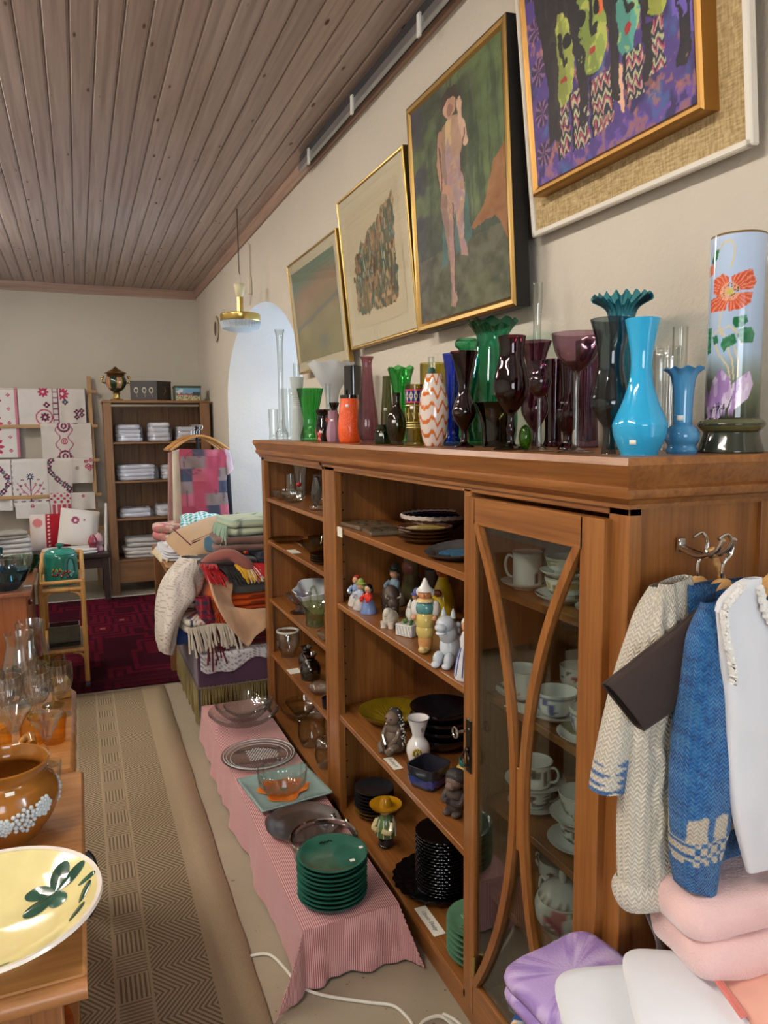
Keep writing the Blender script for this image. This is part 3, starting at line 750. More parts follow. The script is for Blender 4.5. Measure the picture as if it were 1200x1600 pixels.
# ================================================================ vases and glasses standing on the bookcases: name, label, category, material, option, place, outline (radius, height)
VASES = [
 ('drinking_glass', 'small clear cut drinking glass at the far end of the cabinet top', 'glass', 'clear', 'cut', (0.87, 3.492, 1.45), [(0.0185, 0), (0.0216, 0.0086), (0.02, 0.043), (0.0231, 0.1433)]),
 ('bud_vase', 'very tall slender clear bud vase with a bulging foot', 'vase', 'clear', '', (0.88, 3.374, 1.45), [(0.0269, 0), (0.0299, 0.0302), (0.0179, 0.0605), (0.0135, 0.1512), (0.0129, 0.3779), (0.0164, 0.4686), (0.0233, 0.5039)]),
 ('tumbler', 'straight clear tumbler with a frosted green foot behind the white cone vase', 'tumbler', 'clear', '', (0.93, 3.433, 1.45), [(0.0275, 0), (0.0305, 0.0048), (0.0366, 0.24)]),
 ('cone_vase', 'white frosted vase with cone base, ribbed waist and cup top', 'vase', 'frost', 'ribneck', (0.9, 3.173, 1.45), [(0.0284, 0), (0.0298, 0.0055), (0.0255, 0.0689), (0.0198, 0.1377), (0.0176, 0.1515), (0.0181, 0.1873), (0.0227, 0.2011), (0.0312, 0.2754)]),
 ('green_vase', 'emerald green glass vase with flared rim beside the white cone vase', 'vase', 'green', 'flute', (0.9, 2.978, 1.45), [(0.0402, 0), (0.0442, 0.0043), (0.0415, 0.0259), (0.0308, 0.0648), (0.0322, 0.108), (0.0456, 0.1728), (0.0549, 0.216)]),
 ('ruffled_vase', 'wide milky white vase with a wavy rim at the back', 'vase', 'milk', 'ruffle7', (1.08, 3.229, 1.45), [(0.0382, 0), (0.0412, 0.0104), (0.0265, 0.0696), (0.0235, 0.1392), (0.0353, 0.2157), (0.0705, 0.2783), (0.1058, 0.3479)]),
 ('slim_vase', 'thin clear glass vase standing before the milky ruffled vase', 'vase', 'clear', '', (1.0, 3.042, 1.45), [(0.0193, 0), (0.0207, 0.012), (0.0124, 0.0359), (0.0111, 0.1676), (0.0133, 0.2394)]),
 ('floral_jar', 'low black vase with flared lip painted with red flowers', 'vase', 'blackflower', '', (0.89, 2.78, 1.45), [(0.0201, 0), (0.0227, 0.0062), (0.0302, 0.0435), (0.0252, 0.0746), (0.0214, 0.0995), (0.029, 0.1182), (0.0302, 0.1244)]),
 ('black_vase', 'small black vase with pinched neck behind the mauve faceted vase', 'vase', 'black', '', (0.99, 2.935, 1.45), [(0.0187, 0), (0.0241, 0.0157), (0.0294, 0.063), (0.0214, 0.1023), (0.012, 0.1259), (0.0201, 0.1496), (0.0214, 0.1574)]),
 ('mauve_vase', 'small matt mauve faceted vase left of the orange one', 'vase', 'mauvematt', 'facet8', (0.875, 2.609, 1.45), [(0.0214, 0), (0.0238, 0.0058), (0.0273, 0.0346), (0.0214, 0.0633), (0.0166, 0.0864), (0.0202, 0.1152)]),
 ('tulip_cylinder', 'black cylinder vase painted with red tulips', 'vase', 'black', '', (1.08, 2.947, 1.45), [(0.0353, 0), (0.038, 0.0093), (0.038, 0.3088)]),
 ('orange_vase', 'bright orange-red crackled vase with a black rim', 'vase', 'orangecrack', '', (0.89, 2.469, 1.45), [(0.034, 0), (0.0386, 0.0083), (0.0427, 0.0413), (0.0397, 0.0825), (0.034, 0.132), (0.0318, 0.165)]),
 ('fluted_vase', 'tall mauve fluted glass vase with flared lip and foot', 'vase', 'mauve', 'flute', (0.87, 2.242, 1.45), [(0.025, 0), (0.026, 0.0042), (0.0187, 0.0097), (0.0271, 0.0195), (0.0333, 0.0556), (0.0312, 0.0974), (0.0239, 0.153), (0.0167, 0.2225), (0.016, 0.2587), (0.0219, 0.2782)]),
 ('olive_vase', 'slim olive grey cone vase behind the little green jar', 'vase', 'olive', '', (1.0, 2.39, 1.45), [(0.0179, 0), (0.0224, 0.0228), (0.0213, 0.0913), (0.0157, 0.1825), (0.0139, 0.2282)]),
 ('spring_green_vase', 'spring green vase with wavy flared rim at the back', 'vase', 'green', 'ruffle6', (1.04, 2.359, 1.45), [(0.029, 0), (0.0312, 0.0077), (0.0245, 0.0514), (0.0268, 0.1157), (0.0324, 0.1929), (0.0457, 0.2571)]),
 ('green_jar', 'squat dark green glass jar with a clear neck', 'jar', 'darkgreen', '', (0.88, 2.135, 1.45), [(0.024, 0), (0.027, 0.0036), (0.028, 0.0299), (0.025, 0.0431), (0.019, 0.0479), (0.02, 0.0599)]),
 ('olive_bottle', 'round olive brown bottle with narrow neck and small foot', 'bottle', 'amberolive', '', (0.875, 2.018, 1.45), [(0.019, 0), (0.0229, 0.0031), (0.0181, 0.0092), (0.0229, 0.0214), (0.031, 0.058), (0.0248, 0.0916), (0.0133, 0.113), (0.0114, 0.1374), (0.0133, 0.1527)]),
 ('banded_glass', 'tall gold glass with a blue diamond band below its rim', 'glass', 'goldglass', 'bands', (0.88, 1.902, 1.45), [(0.0254, 0), (0.0272, 0.0051), (0.0236, 0.0341), (0.0218, 0.0545), (0.0236, 0.0852), (0.0265, 0.1703)]),
 ('yellow_cylinder', 'clear yellow cylinder vase behind the orange swirl vase', 'vase', 'yellowglass', '', (1.05, 2.127, 1.45), [(0.0389, 0), (0.041, 0.005), (0.042, 0.2514)]),
 ('swirl_vase', 'white barrel vase with orange feathered swirls', 'vase', 'swirl', '', (0.885, 1.789, 1.45), [(0.0224, 0), (0.0259, 0.0057), (0.0345, 0.0382), (0.0397, 0.0859), (0.0362, 0.1336), (0.0259, 0.1718), (0.0224, 0.1909)]),
 ('cork_bottle', 'narrow clear tube with green cork standing behind the swirl vase', 'bottle', 'clear', '', (0.97, 1.978, 1.45), [(0.0095, 0), (0.0105, 0.0128), (0.0095, 0.2045), (0.0088, 0.2556)]),
 ('cobalt_vase', 'cobalt blue glass vase with flared lip', 'vase', 'cobalt', 'flute', (0.96, 1.821, 1.45), [(0.0249, 0), (0.0266, 0.01), (0.016, 0.03), (0.0195, 0.0749), (0.0195, 0.1499), (0.0231, 0.2123), (0.0284, 0.2498)]),
 ('purple_vase', 'dark plum vase with flared top and low bulb beside the cobalt vase', 'vase', 'plum', '', (0.885, 1.621, 1.45), [(0.0255, 0), (0.0239, 0.0047), (0.0095, 0.014), (0.008, 0.042), (0.0191, 0.0607), (0.0298, 0.0864), (0.0223, 0.112), (0.0135, 0.1447), (0.0207, 0.1867), (0.035, 0.2334)]),
 ('rolled_rim_vase', 'mint green glass vase with a rolled rim at the back', 'vase', 'mint', '', (1.1, 1.998, 1.45), [(0.0393, 0), (0.0432, 0.0094), (0.0452, 0.1257), (0.0334, 0.2358), (0.0236, 0.2766), (0.0353, 0.2924), (0.0363, 0.3049), (0.0295, 0.3144)]),
 ('emerald_vase', 'large emerald green vase with a crimped wavy rim', 'vase', 'emerald', 'ruffle9', (1.06, 1.783, 1.45), [(0.0587, 0), (0.0658, 0.0101), (0.0711, 0.0674), (0.0658, 0.1348), (0.0516, 0.219), (0.0427, 0.2864), (0.0498, 0.3133), (0.0658, 0.3369)]),
 ('plum_goblet', 'big dark plum goblet vase with knobbed stem in front of the emerald vase', 'vase', 'plum', '', (0.875, 1.39, 1.45), [(0.0393, 0), (0.0379, 0.0029), (0.0112, 0.0122), (0.007, 0.0292), (0.0105, 0.0438), (0.007, 0.0609), (0.0084, 0.0779), (0.0168, 0.0877), (0.0351, 0.1169), (0.0386, 0.1413), (0.0337, 0.1705), (0.0267, 0.1997), (0.0274, 0.2241), (0.0309, 0.2435)]),
 ('dark_tumbler', 'dark olive tumbler flaring up between the plum vases', 'tumbler', 'darkolive', '', (0.965, 1.598, 1.45), [(0.0336, 0), (0.0352, 0.0033), (0.0384, 0.0551), (0.048, 0.0937), (0.0576, 0.1102)]),
 ('glass_tube', 'tall clear glass tube standing against the wall', 'vase', 'clear', '', (1.12, 1.657, 1.45), [(0.0153, 0), (0.0161, 0.0084), (0.0127, 0.2097), (0.0102, 0.2936), (0.011, 0.3355), (0.0129, 0.369), (0.0131, 0.4194)]),
 ('plum_trumpet_vase', 'plum vase with wide trumpet top behind the thin stemmed goblet', 'vase', 'plumlight', '', (0.965, 1.433, 1.45), [(0.0264, 0), (0.0249, 0.0048), (0.0103, 0.0168), (0.0088, 0.0433), (0.0176, 0.0577), (0.0308, 0.0866), (0.0264, 0.1203), (0.0176, 0.1492), (0.0191, 0.1804), (0.0264, 0.2117), (0.0367, 0.2406)]),
 ('stemmed_goblet', 'smoky plum goblet on a thin clear stem', 'goblet', 'plumclear', 'stem', (0.86, 1.261, 1.45), [(0.0298, 0), (0.0285, 0.0021), (0.0078, 0.009), (0.0047, 0.0179), (0.0041, 0.0985), (0.0065, 0.1074), (0.0168, 0.1182), (0.0227, 0.1397), (0.0181, 0.1558), (0.0168, 0.1665), (0.0201, 0.1791)]),
 ('purple_cylinder', 'dark purple cylinder vase behind the stemmed goblets', 'vase', 'plum', '', (1.08, 1.523, 1.45), [(0.0284, 0), (0.0252, 0.0063), (0.0205, 0.0254), (0.0221, 0.1058), (0.0244, 0.2116)]),
 ('glass_ball', 'small lime green glass ball ornament', 'ornament', 'lime', '', (0.9, 1.371, 1.45), [(0.0056, 0), (0.0112, 0.0081), (0.0147, 0.0268), (0.0112, 0.0456), (0.0028, 0.0537)]),
 ('champagne_bowl', 'large pale purple champagne bowl on a clear stem', 'goblet', 'lilac', 'stem', (0.865, 1.149, 1.45), [(0.0338, 0), (0.0326, 0.0022), (0.0109, 0.0089), (0.006, 0.0221), (0.0052, 0.1107), (0.0066, 0.1461), (0.0121, 0.1549), (0.029, 0.1682), (0.041, 0.1904), (0.0471, 0.2213)]),
 ('bulb_vase', 'dark plum vase with a round bulb and fluted neck behind the champagne bowl', 'vase', 'plum', 'flute', (0.96, 1.303, 1.45), [(0.0204, 0), (0.0191, 0.0055), (0.0109, 0.0166), (0.0109, 0.0368), (0.0191, 0.0515), (0.0255, 0.0772), (0.0177, 0.1012), (0.0143, 0.1287), (0.0191, 0.1839)]),
 ('ribbed_vase', 'tall ribbed purple vase behind the champagne bowl', 'vase', 'plumlight', 'flute', (1.1, 1.42, 1.45), [(0.0255, 0), (0.027, 0.0074), (0.024, 0.0737), (0.0255, 0.1473), (0.0285, 0.2455)]),
 ('smoke_vase', 'smoky grey glass vase with flared rim and dark foot', 'vase', 'smoke', '', (0.875, 1.066, 1.45), [(0.0137, 0), (0.0126, 0.0047), (0.0103, 0.0235), (0.0114, 0.0471), (0.0183, 0.0588), (0.0338, 0.0847), (0.0286, 0.1176), (0.0217, 0.1529), (0.024, 0.1882), (0.0366, 0.2353)]),
 ('teal_vase', 'tall teal vase with a tightly crimped ruffle rim', 'vase', 'teal', 'ruffle18', (1.06, 1.261, 1.45), [(0.0245, 0), (0.0259, 0.0095), (0.0218, 0.0473), (0.0299, 0.1103), (0.0245, 0.1575), (0.0218, 0.2205), (0.0272, 0.2772), (0.0368, 0.2993), (0.0599, 0.315)]),
 ('turquoise_vase', 'opaque bright turquoise vase with low angular shoulder', 'vase', 'turquoise', '', (0.89, 1.006, 1.45), [(0.0308, 0), (0.032, 0.0046), (0.0419, 0.0274), (0.0452, 0.0456), (0.0441, 0.057), (0.0297, 0.0912), (0.0198, 0.1254), (0.0176, 0.1595), (0.022, 0.1937), (0.0286, 0.2279)]),
 ('clear_cylinder', 'clear fluted cylinder vase between the turquoise and blue vases', 'vase', 'clear', 'flute', (1.06, 1.129, 1.45), [(0.0226, 0), (0.0239, 0.006), (0.0264, 0.1999)]),
 ('clear_tube', 'tall straight clear glass tube behind the small blue vase', 'vase', 'clear', '', (1.11, 1.147, 1.45), [(0.0129, 0), (0.0142, 0.0048), (0.0147, 0.2423)]),
 ('small_blue_vase', 'small opaque blue vase with a ruffled rim and round belly', 'vase', 'milkblue', 'ruffle9', (0.985, 1.006, 1.45), [(0.0249, 0), (0.0266, 0.0059), (0.0238, 0.0133), (0.0289, 0.0237), (0.0294, 0.0356), (0.0226, 0.046), (0.0159, 0.0512), (0.0164, 0.0549), (0.0164, 0.089), (0.0187, 0.1187), (0.0226, 0.1379), (0.0328, 0.1483)]),
 ('painted_vase', 'tall pale blue cylinder vase painted with a red poppy on a dark base', 'vase', 'painted', 'painted', (1.085, 0.992, 1.45), [(0.0542, 0), (0.0554, 0.0038), (0.0508, 0.0188), (0.0467, 0.0338), (0.0473, 0.0376), (0.0542, 0.0451), (0.0566, 0.0507), (0.0531, 0.0563), (0.0467, 0.062), (0.0456, 0.0751), (0.045, 0.2254), (0.0456, 0.3756)]),
]
VM = {
 'clear': lambda: glass((250, 252, 251), (196, 206, 204), 1.5), 'frost': lambda: glass((225, 232, 230), (205, 214, 212), .8, .3, .55), 'milk': lambda: glass((236, 240, 242), (215, 220, 226), 1, .1, .6),
 'green': lambda: glass((160, 224, 176), (60, 160, 96)), 'darkgreen': lambda: glass((150, 178, 112), (52, 82, 40)), 'mint': lambda: glass((176, 226, 204), (60, 150, 126)),
 'emerald': lambda: glass((150, 220, 202), (60, 150, 130)), 'teal': lambda: glass((150, 212, 224), (40, 130, 156)), 'cobalt': lambda: glass((120, 164, 238), (30, 66, 190)),
 'plum': lambda: glass((166, 96, 120), (60, 18, 34)), 'plumlight': lambda: glass((196, 164, 180), (92, 58, 76)), 'plumclear': lambda: glass((196, 152, 176), (88, 44, 66)),
 'lilac': lambda: glass((222, 204, 214), (160, 126, 146)), 'mauve': lambda: glass((222, 196, 204), (150, 108, 124)), 'smoke': lambda: glass((190, 200, 204), (96, 106, 110)),
 'olive': lambda: glass((200, 202, 180), (110, 112, 86)), 'darkolive': lambda: glass((140, 140, 108), (44, 46, 26)), 'amberolive': lambda: glass((196, 172, 106), (104, 80, 26)),
 'goldglass': lambda: glass((214, 204, 130), (130, 116, 40)), 'yellowglass': lambda: glass((228, 222, 168), (160, 146, 70)), 'lime': lambda: glass((186, 216, 130), (90, 140, 40)),
 'black': lambda: plain((14, 13, 14), .08, 0, .6, .5), 'mauvematt': lambda: plain((158, 120, 138), .6), 'turquoise': lambda: plain((40, 168, 220), .08, 0, .5, .5), 'milkblue': lambda: plain((70, 142, 190), .1, 0, .5, .5),
 'blackflower': lambda: vcol(.1, 0, 1., .5, .5), 'swirl': lambda: vcol(.1, 0, 1., .5, .5), 'painted': lambda: vcol(.12, 0, 1., .5, .4), 'orangecrack': lambda: crack_mat(),
}
def crack_mat():
    n = N('crackle'); v = n.n('TexVoronoi', i_Scale=260.0, feature='DISTANCE_TO_EDGE'); n.l(n.coord(), v.inputs[0])
    c = n.ramp(v.outputs[0], [(.03, L4((250, 110, 30))), (.25, L4((220, 38, 16)))]); b = n.bsdf(c, .2, Coat_Weight=.4); n.bump(b, v.outputs[0], .6, .002); return n.m
def shell(outer, th, base):
    """closed vessel profile: out and up, over the rim, down inside"""
    top = outer[-1]; inn = [(max(.0005, r-th), max(z, base)) for r, z in outer if z > base*.8]
    return [(0, 0)]+list(outer)+[(top[0]-th*.5, top[1]+th*.4)]+inn[::-1]+[(0, base)]
def smooth_prof(pf, n=5):
    return [(max(.0008, p[0]), p[1]) for p in spline([(r, z) for r, z in pf], n)]
def col4(c): return tuple(s2l(c))+(1,)

def painted_color(loc, r, h):
    tc = math.atan2(-loc[1], -loc[0])
    def pol(*p): return p
    red = [[(835, 350), (885, 330), (915, 350), (925, 440), (880, 470), (835, 440)], [(930, 350), (1040, 312), (1065, 390), (1050, 430), (940, 440)], [(940, 450), (1050, 450), (1040, 510), (990, 545), (920, 555), (915, 470)], [(822, 470), (900, 440), (920, 470), (905, 550), (822, 550)]]
    leaves = [[(950, 590), (1020, 580), (1032, 620), (1000, 650), (965, 655), (945, 630)], [(985, 660), (1050, 650), (1070, 690), (1060, 745), (1000, 748), (975, 700)], [(895, 710), (960, 685), (975, 745), (920, 770), (905, 795), (885, 750)], [(838, 695), (865, 690), (872, 735), (845, 745)], [(810, 640), (830, 640), (832, 790), (812, 800)], [(820, 240), (835, 178), (858, 185), (850, 235), (825, 265)]]
    bud = [[(808, 270), (835, 255), (830, 320), (808, 330)]]
    tul = [([(890, 890), (945, 950), (963, 1040), (940, 1120), (890, 1205), (845, 1180), (832, 1060), (850, 960)], (196, 172, 208)), ([(960, 985), (1050, 908), (1072, 985), (1050, 1070), (990, 1130), (935, 1165), (958, 1080)], (206, 186, 218)), ([(815, 990), (832, 1060), (845, 1190), (830, 1200), (812, 1100)], (180, 150, 196))]
    stems = [[(858, 185), (880, 150), (915, 140), (940, 170), (942, 230), (925, 300)], [(880, 560), (872, 640), (880, 680), (905, 700)], [(840, 680), (880, 655), (905, 700)], [(890, 660), (930, 640), (960, 670)], [(855, 745), (880, 810), (930, 880), (945, 950)], [(920, 760), (955, 850), (965, 960)], [(960, 760), (985, 850), (985, 945)], [(960, 655), (975, 690), (1000, 750)]]
    gx, gy = np.meshgrid(np.linspace(800, 1126, 220), np.linspace(80, 1410, 520), indexing='ij')
    ks = [90, 500, 800, 930, 1060, 1200]
    C = np.stack([np.interp(gy, ks, q) for q in ([188, 176, 166, 126, 86, 40], [208, 198, 190, 140, 98, 46], [236, 228, 216, 132, 72, 34])], -1)
    G = C.copy()
    for s_ in stems: put(C, dline(gx, gy, s_) < 4.5, (214, 200, 160))
    for k, p in enumerate(leaves): put(C, inpoly(gx, gy, p), (34, 112, 74)); put(C, inpoly(gx, gy, p) & (vnoise(gx*.06, gy*.06, k) > .6), (70, 142, 96), .7)
    ang = np.arctan2(gy-440, gx-925); dc = np.hypot(gx-925, gy-440)
    for p in red:
        m = inpoly(gx, gy, p); put(C, m, (206, 80, 46)); put(C, m & (np.sin(ang*30+vnoise(gx*.05, gy*.05)*3) > .45), (238, 166, 136), .7); put(C, m & (dc < 55), (236, 190, 160), .7)
    put(C, (dc < 52) & (vnoise(gx*.22, gy*.22, 5) > .7), (60, 50, 40), .8); put(C, dc < 20, (206, 190, 84), .9)
    for p in bud: put(C, inpoly(gx, gy, p), (222, 130, 100))
    for p, c in tul:
        m = inpoly(gx, gy, p); put(C, m, c); put(C, m & (vnoise(gx*.05, gy*.02) > .55), (232, 222, 236), .6); put(C, m & (vnoise(gx*.06, gy*.012, 4) > .66), (150, 108, 176), .7)
    put(C, (np.hypot(gx-890, (gy-1165)*.8) < 55) & (vnoise(gx*.2, gy*.2, 8) > .62), (36, 44, 36))
    for A in (C, G):
        put(A, gy > 1195, (90, 92, 62)); put(A, gy > 1222, (50, 54, 42)); put(A, (gy > 1236) & (gy < 1268), (92, 92, 58)); put(A, gy < 102, (120, 96, 50))
    Lf, Lb = s2l(np.clip(C, 0, 255)), s2l(np.clip(G, 0, 255))
    def f(t, k, rr, z):
        d = (t-tc+PI) % (2*PI)-PI; q = Lf
        if abs(d) > PI/2: q = Lb
        ix = int((163+158*math.sin(d))/326*219); iy = int((1405-(z/h)*1310-80)/1330*519)
        return tuple(q[min(219, max(0, ix)), min(519, max(0, iy))])+(1,)
    return f

def sticker(parent, loc, r, z, size=.012, dth=0.0, base=(0, 0)):
    """small white price sticker curved on the side that faces the aisle"""
    tc = math.atan2(-loc[1]-base[1], -loc[0]-base[0])+dth; m = MB()
    P = np.array([[((r+.0008)*math.cos(tc+a), (r+.0008)*math.sin(tc+a), z+b) for b in (-size*.4, size*.4)] for a in np.linspace(-size/2/r, size/2/r, 5)])
    m.grid(P).build('price_sticker', plain((238, 236, 228), .7), parent, solid=.0006)
STICK = {'orange_vase': .78, 'olive_bottle': .45, 'banded_glass': .62, 'turquoise_vase': .1, 'small_blue_vase': .42, 'mauve_vase': .7, 'olive_vase': .5, 'floral_jar': .3, 'green_jar': .5}

for (nm, lab, cat, mt, opt, loc, pf) in VASES:
    h = pf[-1][1]; rmax = max(r for r, z in pf); n_sm = 5
    outer = smooth_prof(pf, n_sm); seg = 36; mod = None; col = None
    th = .0022 if rmax > .02 else .0016; base = min(.012, .06*h)
    if opt.startswith('ruffle'):
        nr = int(opt[6:]); seg = max(72, nr*8)
        def mod(t, k, r, z, nr=nr, h=h):
            s_ = max(0, (z-.78*h)/(.22*h))**1.5
            return r*(1+(.07 if nr < 12 else .05)*s_*math.sin(nr*t)), z+(.016 if nr < 12 else .02)*h*s_*math.cos(nr*t+.6)
    elif opt == 'flute':
        seg = 84
        def mod(t, k, r, z, h=h): return r*(1+.03*math.cos(14*t)*min(1, z/h*6)), z
    elif opt == 'cut':
        seg = 64
        def mod(t, k, r, z): return r*(1+.03*abs(math.cos(8*t))), z
    elif opt == 'facet8':
        seg = 8
    if mt == 'swirl':
        seg = 120; outer = smooth_prof(pf, 14)
        def col(t, k, r, z, h=h):
            a = t*7/(2*PI); zz = (z/h*5.2+.55*abs((a % 1)-.5)*2+.12*math.sin(a*9)) % 1; row = math.floor(z/h*5.2)
            return col4((204, 106, 34) if zz < .30 else (222, 208, 198))
    if mt == 'blackflower':
        seg = 60; outer = smooth_prof(pf, 8)
        def col(t, k, r, z, h=h):
            v = vnoise(np.array([t*3.2]), np.array([z/h*4]), 3)[0]; q = z < .75*h
            return col4((206, 40, 36) if q and v > .68 else (226, 170, 170) if q and v > .64 else (14, 12, 14))
    if opt == 'painted':
        seg = 230; o2 = [o for o in outer if o[1] < .2*h]; outer = o2+[(float(np.interp(z, [p[1] for p in outer], [p[0] for p in outer])), z) for z in np.linspace(.2*h, h, 150)[1:]]
        col = painted_color(loc, .04, h)
    if opt == 'stem':
        t = thing(nm, lab, cat, loc); cut = .6*h if nm == 'stemmed_goblet' else .68*h
        st = [p for p in outer if p[1] <= cut+.004]; bw = [p for p in outer if p[1] >= cut]
        MB().lathe([(0, 0)]+st+[(0, st[-1][1])], 32).build('stem', VM['clear'](), t)
        inn = [(max(.0004, r-th), z+th) for r, z in bw[:-1]]+[(bw[-1][0]-th, bw[-1][1])]
        MB().lathe([(0, cut)]+bw+inn[::-1]+[(0, cut+th*1.5)], 40).build('bowl', VM[mt](), t)
        continue
    o = MB().lathe(shell(outer, th, base), seg, mod=mod, col=col).build(nm, VM[mt](), loc=loc, ang=50 if opt != 'facet8' else 20)
    tag(o, lab, cat, 'vases and glasses on top of the bookcases')
    Rz = lambda z: float(np.interp(z, [p[1] for p in outer], [p[0] for p in outer]))
    if nm in STICK: sticker(o, loc, Rz(STICK[nm]*h), STICK[nm]*h, .011, -.25)
    if opt == 'ribneck':
        m = MB()
        for z in np.linspace(.5, .7, 7): m.tube([(Rz(z*h)*1.03*math.cos(a), Rz(z*h)*1.03*math.sin(a), z*h) for a in np.linspace(0, 2*PI, 25)[:-1]], .0018, 5, True)
        m.build('neck_rings', plain((206, 210, 208), .3), o)
        MB().lathe([(0, h-.01), (.014, h-.008), (.015, h+.06), (.0135, h+.06), (.0125, h-.004), (0, h-.004)], 24).build('glass_insert', VM['clear'](), o)
    if opt == 'bands':
        m = MB(); cs = []
        rows = np.array([[((Rz(z*h)+.001)*math.cos(a), (Rz(z*h)+.001)*math.sin(a), z*h) for a in np.linspace(0, 2*PI, 97)] for z in np.linspace(.70, .92, 16)])
        A, Z = np.meshgrid(np.linspace(0, 12, 97), np.linspace(0, 1, 16)); Cc = np.zeros(A.shape+(3,)); Cc[:] = (34, 40, 112)
        d = np.abs((A % 1)-.5)*2+np.abs(Z-.5)*2; put(Cc, d < .8, (220, 206, 150)); put(Cc, d < .4, (30, 36, 100)); put(Cc, (Z < .12)+(Z > .9), (198, 60, 90))
        m.grid(rows.transpose(1, 0, 2), Cc.transpose(1, 0, 2)).build('diamond_band', vcol(.2), o)
        m = MB()
        for z in (.3, .34, .38, .66): m.tube([((Rz(z*h)+.0006)*math.cos(a), (Rz(z*h)+.0006)*math.sin(a), z*h) for a in np.linspace(0, 2*PI, 33)[:-1]], .0012, 5, True)
        for k in range(9):
            a = 2*PI*k/9
            for da, z0, z1 in ((0, .4, .62), (.16, .42, .54), (-.16, .42, .54)): m.tube([((Rz(z0*h)+.0006)*math.cos(a), (Rz(z0*h)+.0006)*math.sin(a), z0*h), ((Rz(z1*h)+.0008)*math.cos(a+da), (Rz(z1*h)+.0008)*math.sin(a+da), z1*h)], .0011, 5)
        m.build('gilt_ornament', plain((206, 190, 110), .3, .6), o)
    if nm == 'orange_vase': MB().lathe([(Rz(h*.95)+.0008, h*.94), (Rz(h)+.001, h+.002), (Rz(h)-.004, h+.002)], 36, caps=False).build('black_rim', VM['black'](), o)
    if nm == 'cork_bottle': MB().lathe([(0, h*.78), (.011, h*.78), (.012, h*.8), (.012, h*.86), (.009, h*.88), (0, h*.88)], 16).build('cork', plain((46, 92, 76), .5), o)
    if nm == 'tulip_cylinder':
        tc = math.atan2(-loc[1], -loc[0]); m = MB(); g_ = MB()
        def pt(da, z): return ((rmax+.0012)*math.cos(tc+da), (rmax+.0012)*math.sin(tc+da), z)
        for da, z in ((-.75, .40), (-.35, .46), (.1, .38), (.5, .44)):
            m.ell(pt(da, z*h), (.007, .007, .011), seg=10, rings=6); g_.tube([pt(da, z*h), pt(da*.6, z*h-.05), pt(da*.3, .12*h)], .0018, 5)
        m.build('tulip_relief', plain((200, 44, 52), .3), o); g_.build('stem_relief', plain((84, 120, 60), .4), o)

# ================================================================ things on the shelves
china = lambda: vcol(.1, 0, 1., .5, .5)
ORD = 'lowest second third fourth fifth sixth seventh eighth ninth tenth eleventh twelfth thirteenth fourteenth fifteenth sixteenth seventeenth eighteenth'.split()
def flower_paint(kind, seed):
    cols = {'rose': ((196, 92, 110), (110, 140, 90)), 'blue': ((86, 98, 160), (120, 132, 170)), 'green': ((104, 128, 66), (150, 160, 90)), 'red': ((160, 50, 60), (92, 100, 60)), 'gold': ((190, 160, 80), (150, 120, 60)), 'dark': ((70, 70, 76), (110, 116, 110))}[kind]
    A, Z = np.meshgrid(np.arange(40)/40*9, np.linspace(0, 1, 41), indexing='ij'); Cc = np.zeros(A.shape+(3,)); Cc[:] = (233, 234, 230)
    put(Cc, (vnoise(A*1.6+40, Z*3.2, seed) > .74) & (Z > .1) & (Z < .9), cols[1]); put(Cc, (vnoise(A*1.6, Z*3.2, seed) > .70) & (Z > .12) & (Z < .88), cols[0])
    put(Cc, Z > .96, (196, 180, 130) if kind in ('rose', 'gold') else (214, 214, 208))
    if kind == 'blue': put(Cc, (Z > .8) & (Z < .86), (110, 118, 160))
    Lc = [[tuple(q)+(1,) for q in row] for row in s2l(Cc).tolist()]
    def f(t, k, r, z, h): return Lc[int(t/(2*PI)*40+.5) % 40][min(40, max(0, int(z/h*40)))]
    return f
GC = 'porcelain cups behind the glazed door'; GS = 'saucers behind the glazed door'
def cup(label, x, y, z, r, h, kind='rose', shape='tea', hd=None, seed=1, name='teacup', handle=True):
    t = thing(name, label, 'cup', (x, y, z), group=GC)
    pf = {'tea': [(.5*r, 0), (.55*r, .004), (.52*r, .01), (.72*r, .25*h), (.88*r, .55*h), (.96*r, .85*h), (r, h)],
          'mug': [(.86*r, 0), (.92*r, .006), (.92*r, .5*h), (.93*r, .9*h), (r, h)],
          'round': [(.5*r, 0), (.55*r, .005), (.75*r, .12*h), (.96*r, .4*h), (.98*r, .7*h), (r, h)]}[shape]
    pt = flower_paint(kind, seed); o = smooth_prof(pf, 4)
    MB().lathe(shell(o, .002, .004), 40, col=lambda t_, k, rr, zz: pt(t_, k, rr, zz, h) if k <= len(o) else col4((236, 237, 233))).build('cup_body', china(), t)
    if handle:
        a = hd if hd is not None else -PI/2
        ax = Vector((math.cos(a), math.sin(a), 0)); R_ = lambda zz: float(np.interp(zz, [p[1] for p in o], [p[0] for p in o]))
        p = [(R_(.82*h)*.97, .82*h), (R_(.82*h)+.3*r, .86*h), (R_(.5*h)+.5*r, .6*h), (R_(.3*h)+.32*r, .3*h), (R_(.2*h)*.97, .22*h)]
        MB().tube([ax*float(q[0])+Vector((0, 0, float(q[1]))) for q in spline(p, 5)], .0032, 8).build('handle', china_w(), t)
    return t
def china_w(): return plain((233, 234, 230), .1, 0, .5, .4)
def dish_prof(r, h, well=.55, th=.003, lift=None):
    """plate or saucer profile: foot, flaring underside, rim, upper surface"""
    return [(0, .003), (.45*r, .003), (.48*r, 0), (.54*r, 0), (.56*r, .004), (.75*r, .35*h), (.98*r, h-th), (r, h), (.97*r, h), (.78*r, .45*h+th), (well*r, th+.002), (0, th+.002)]
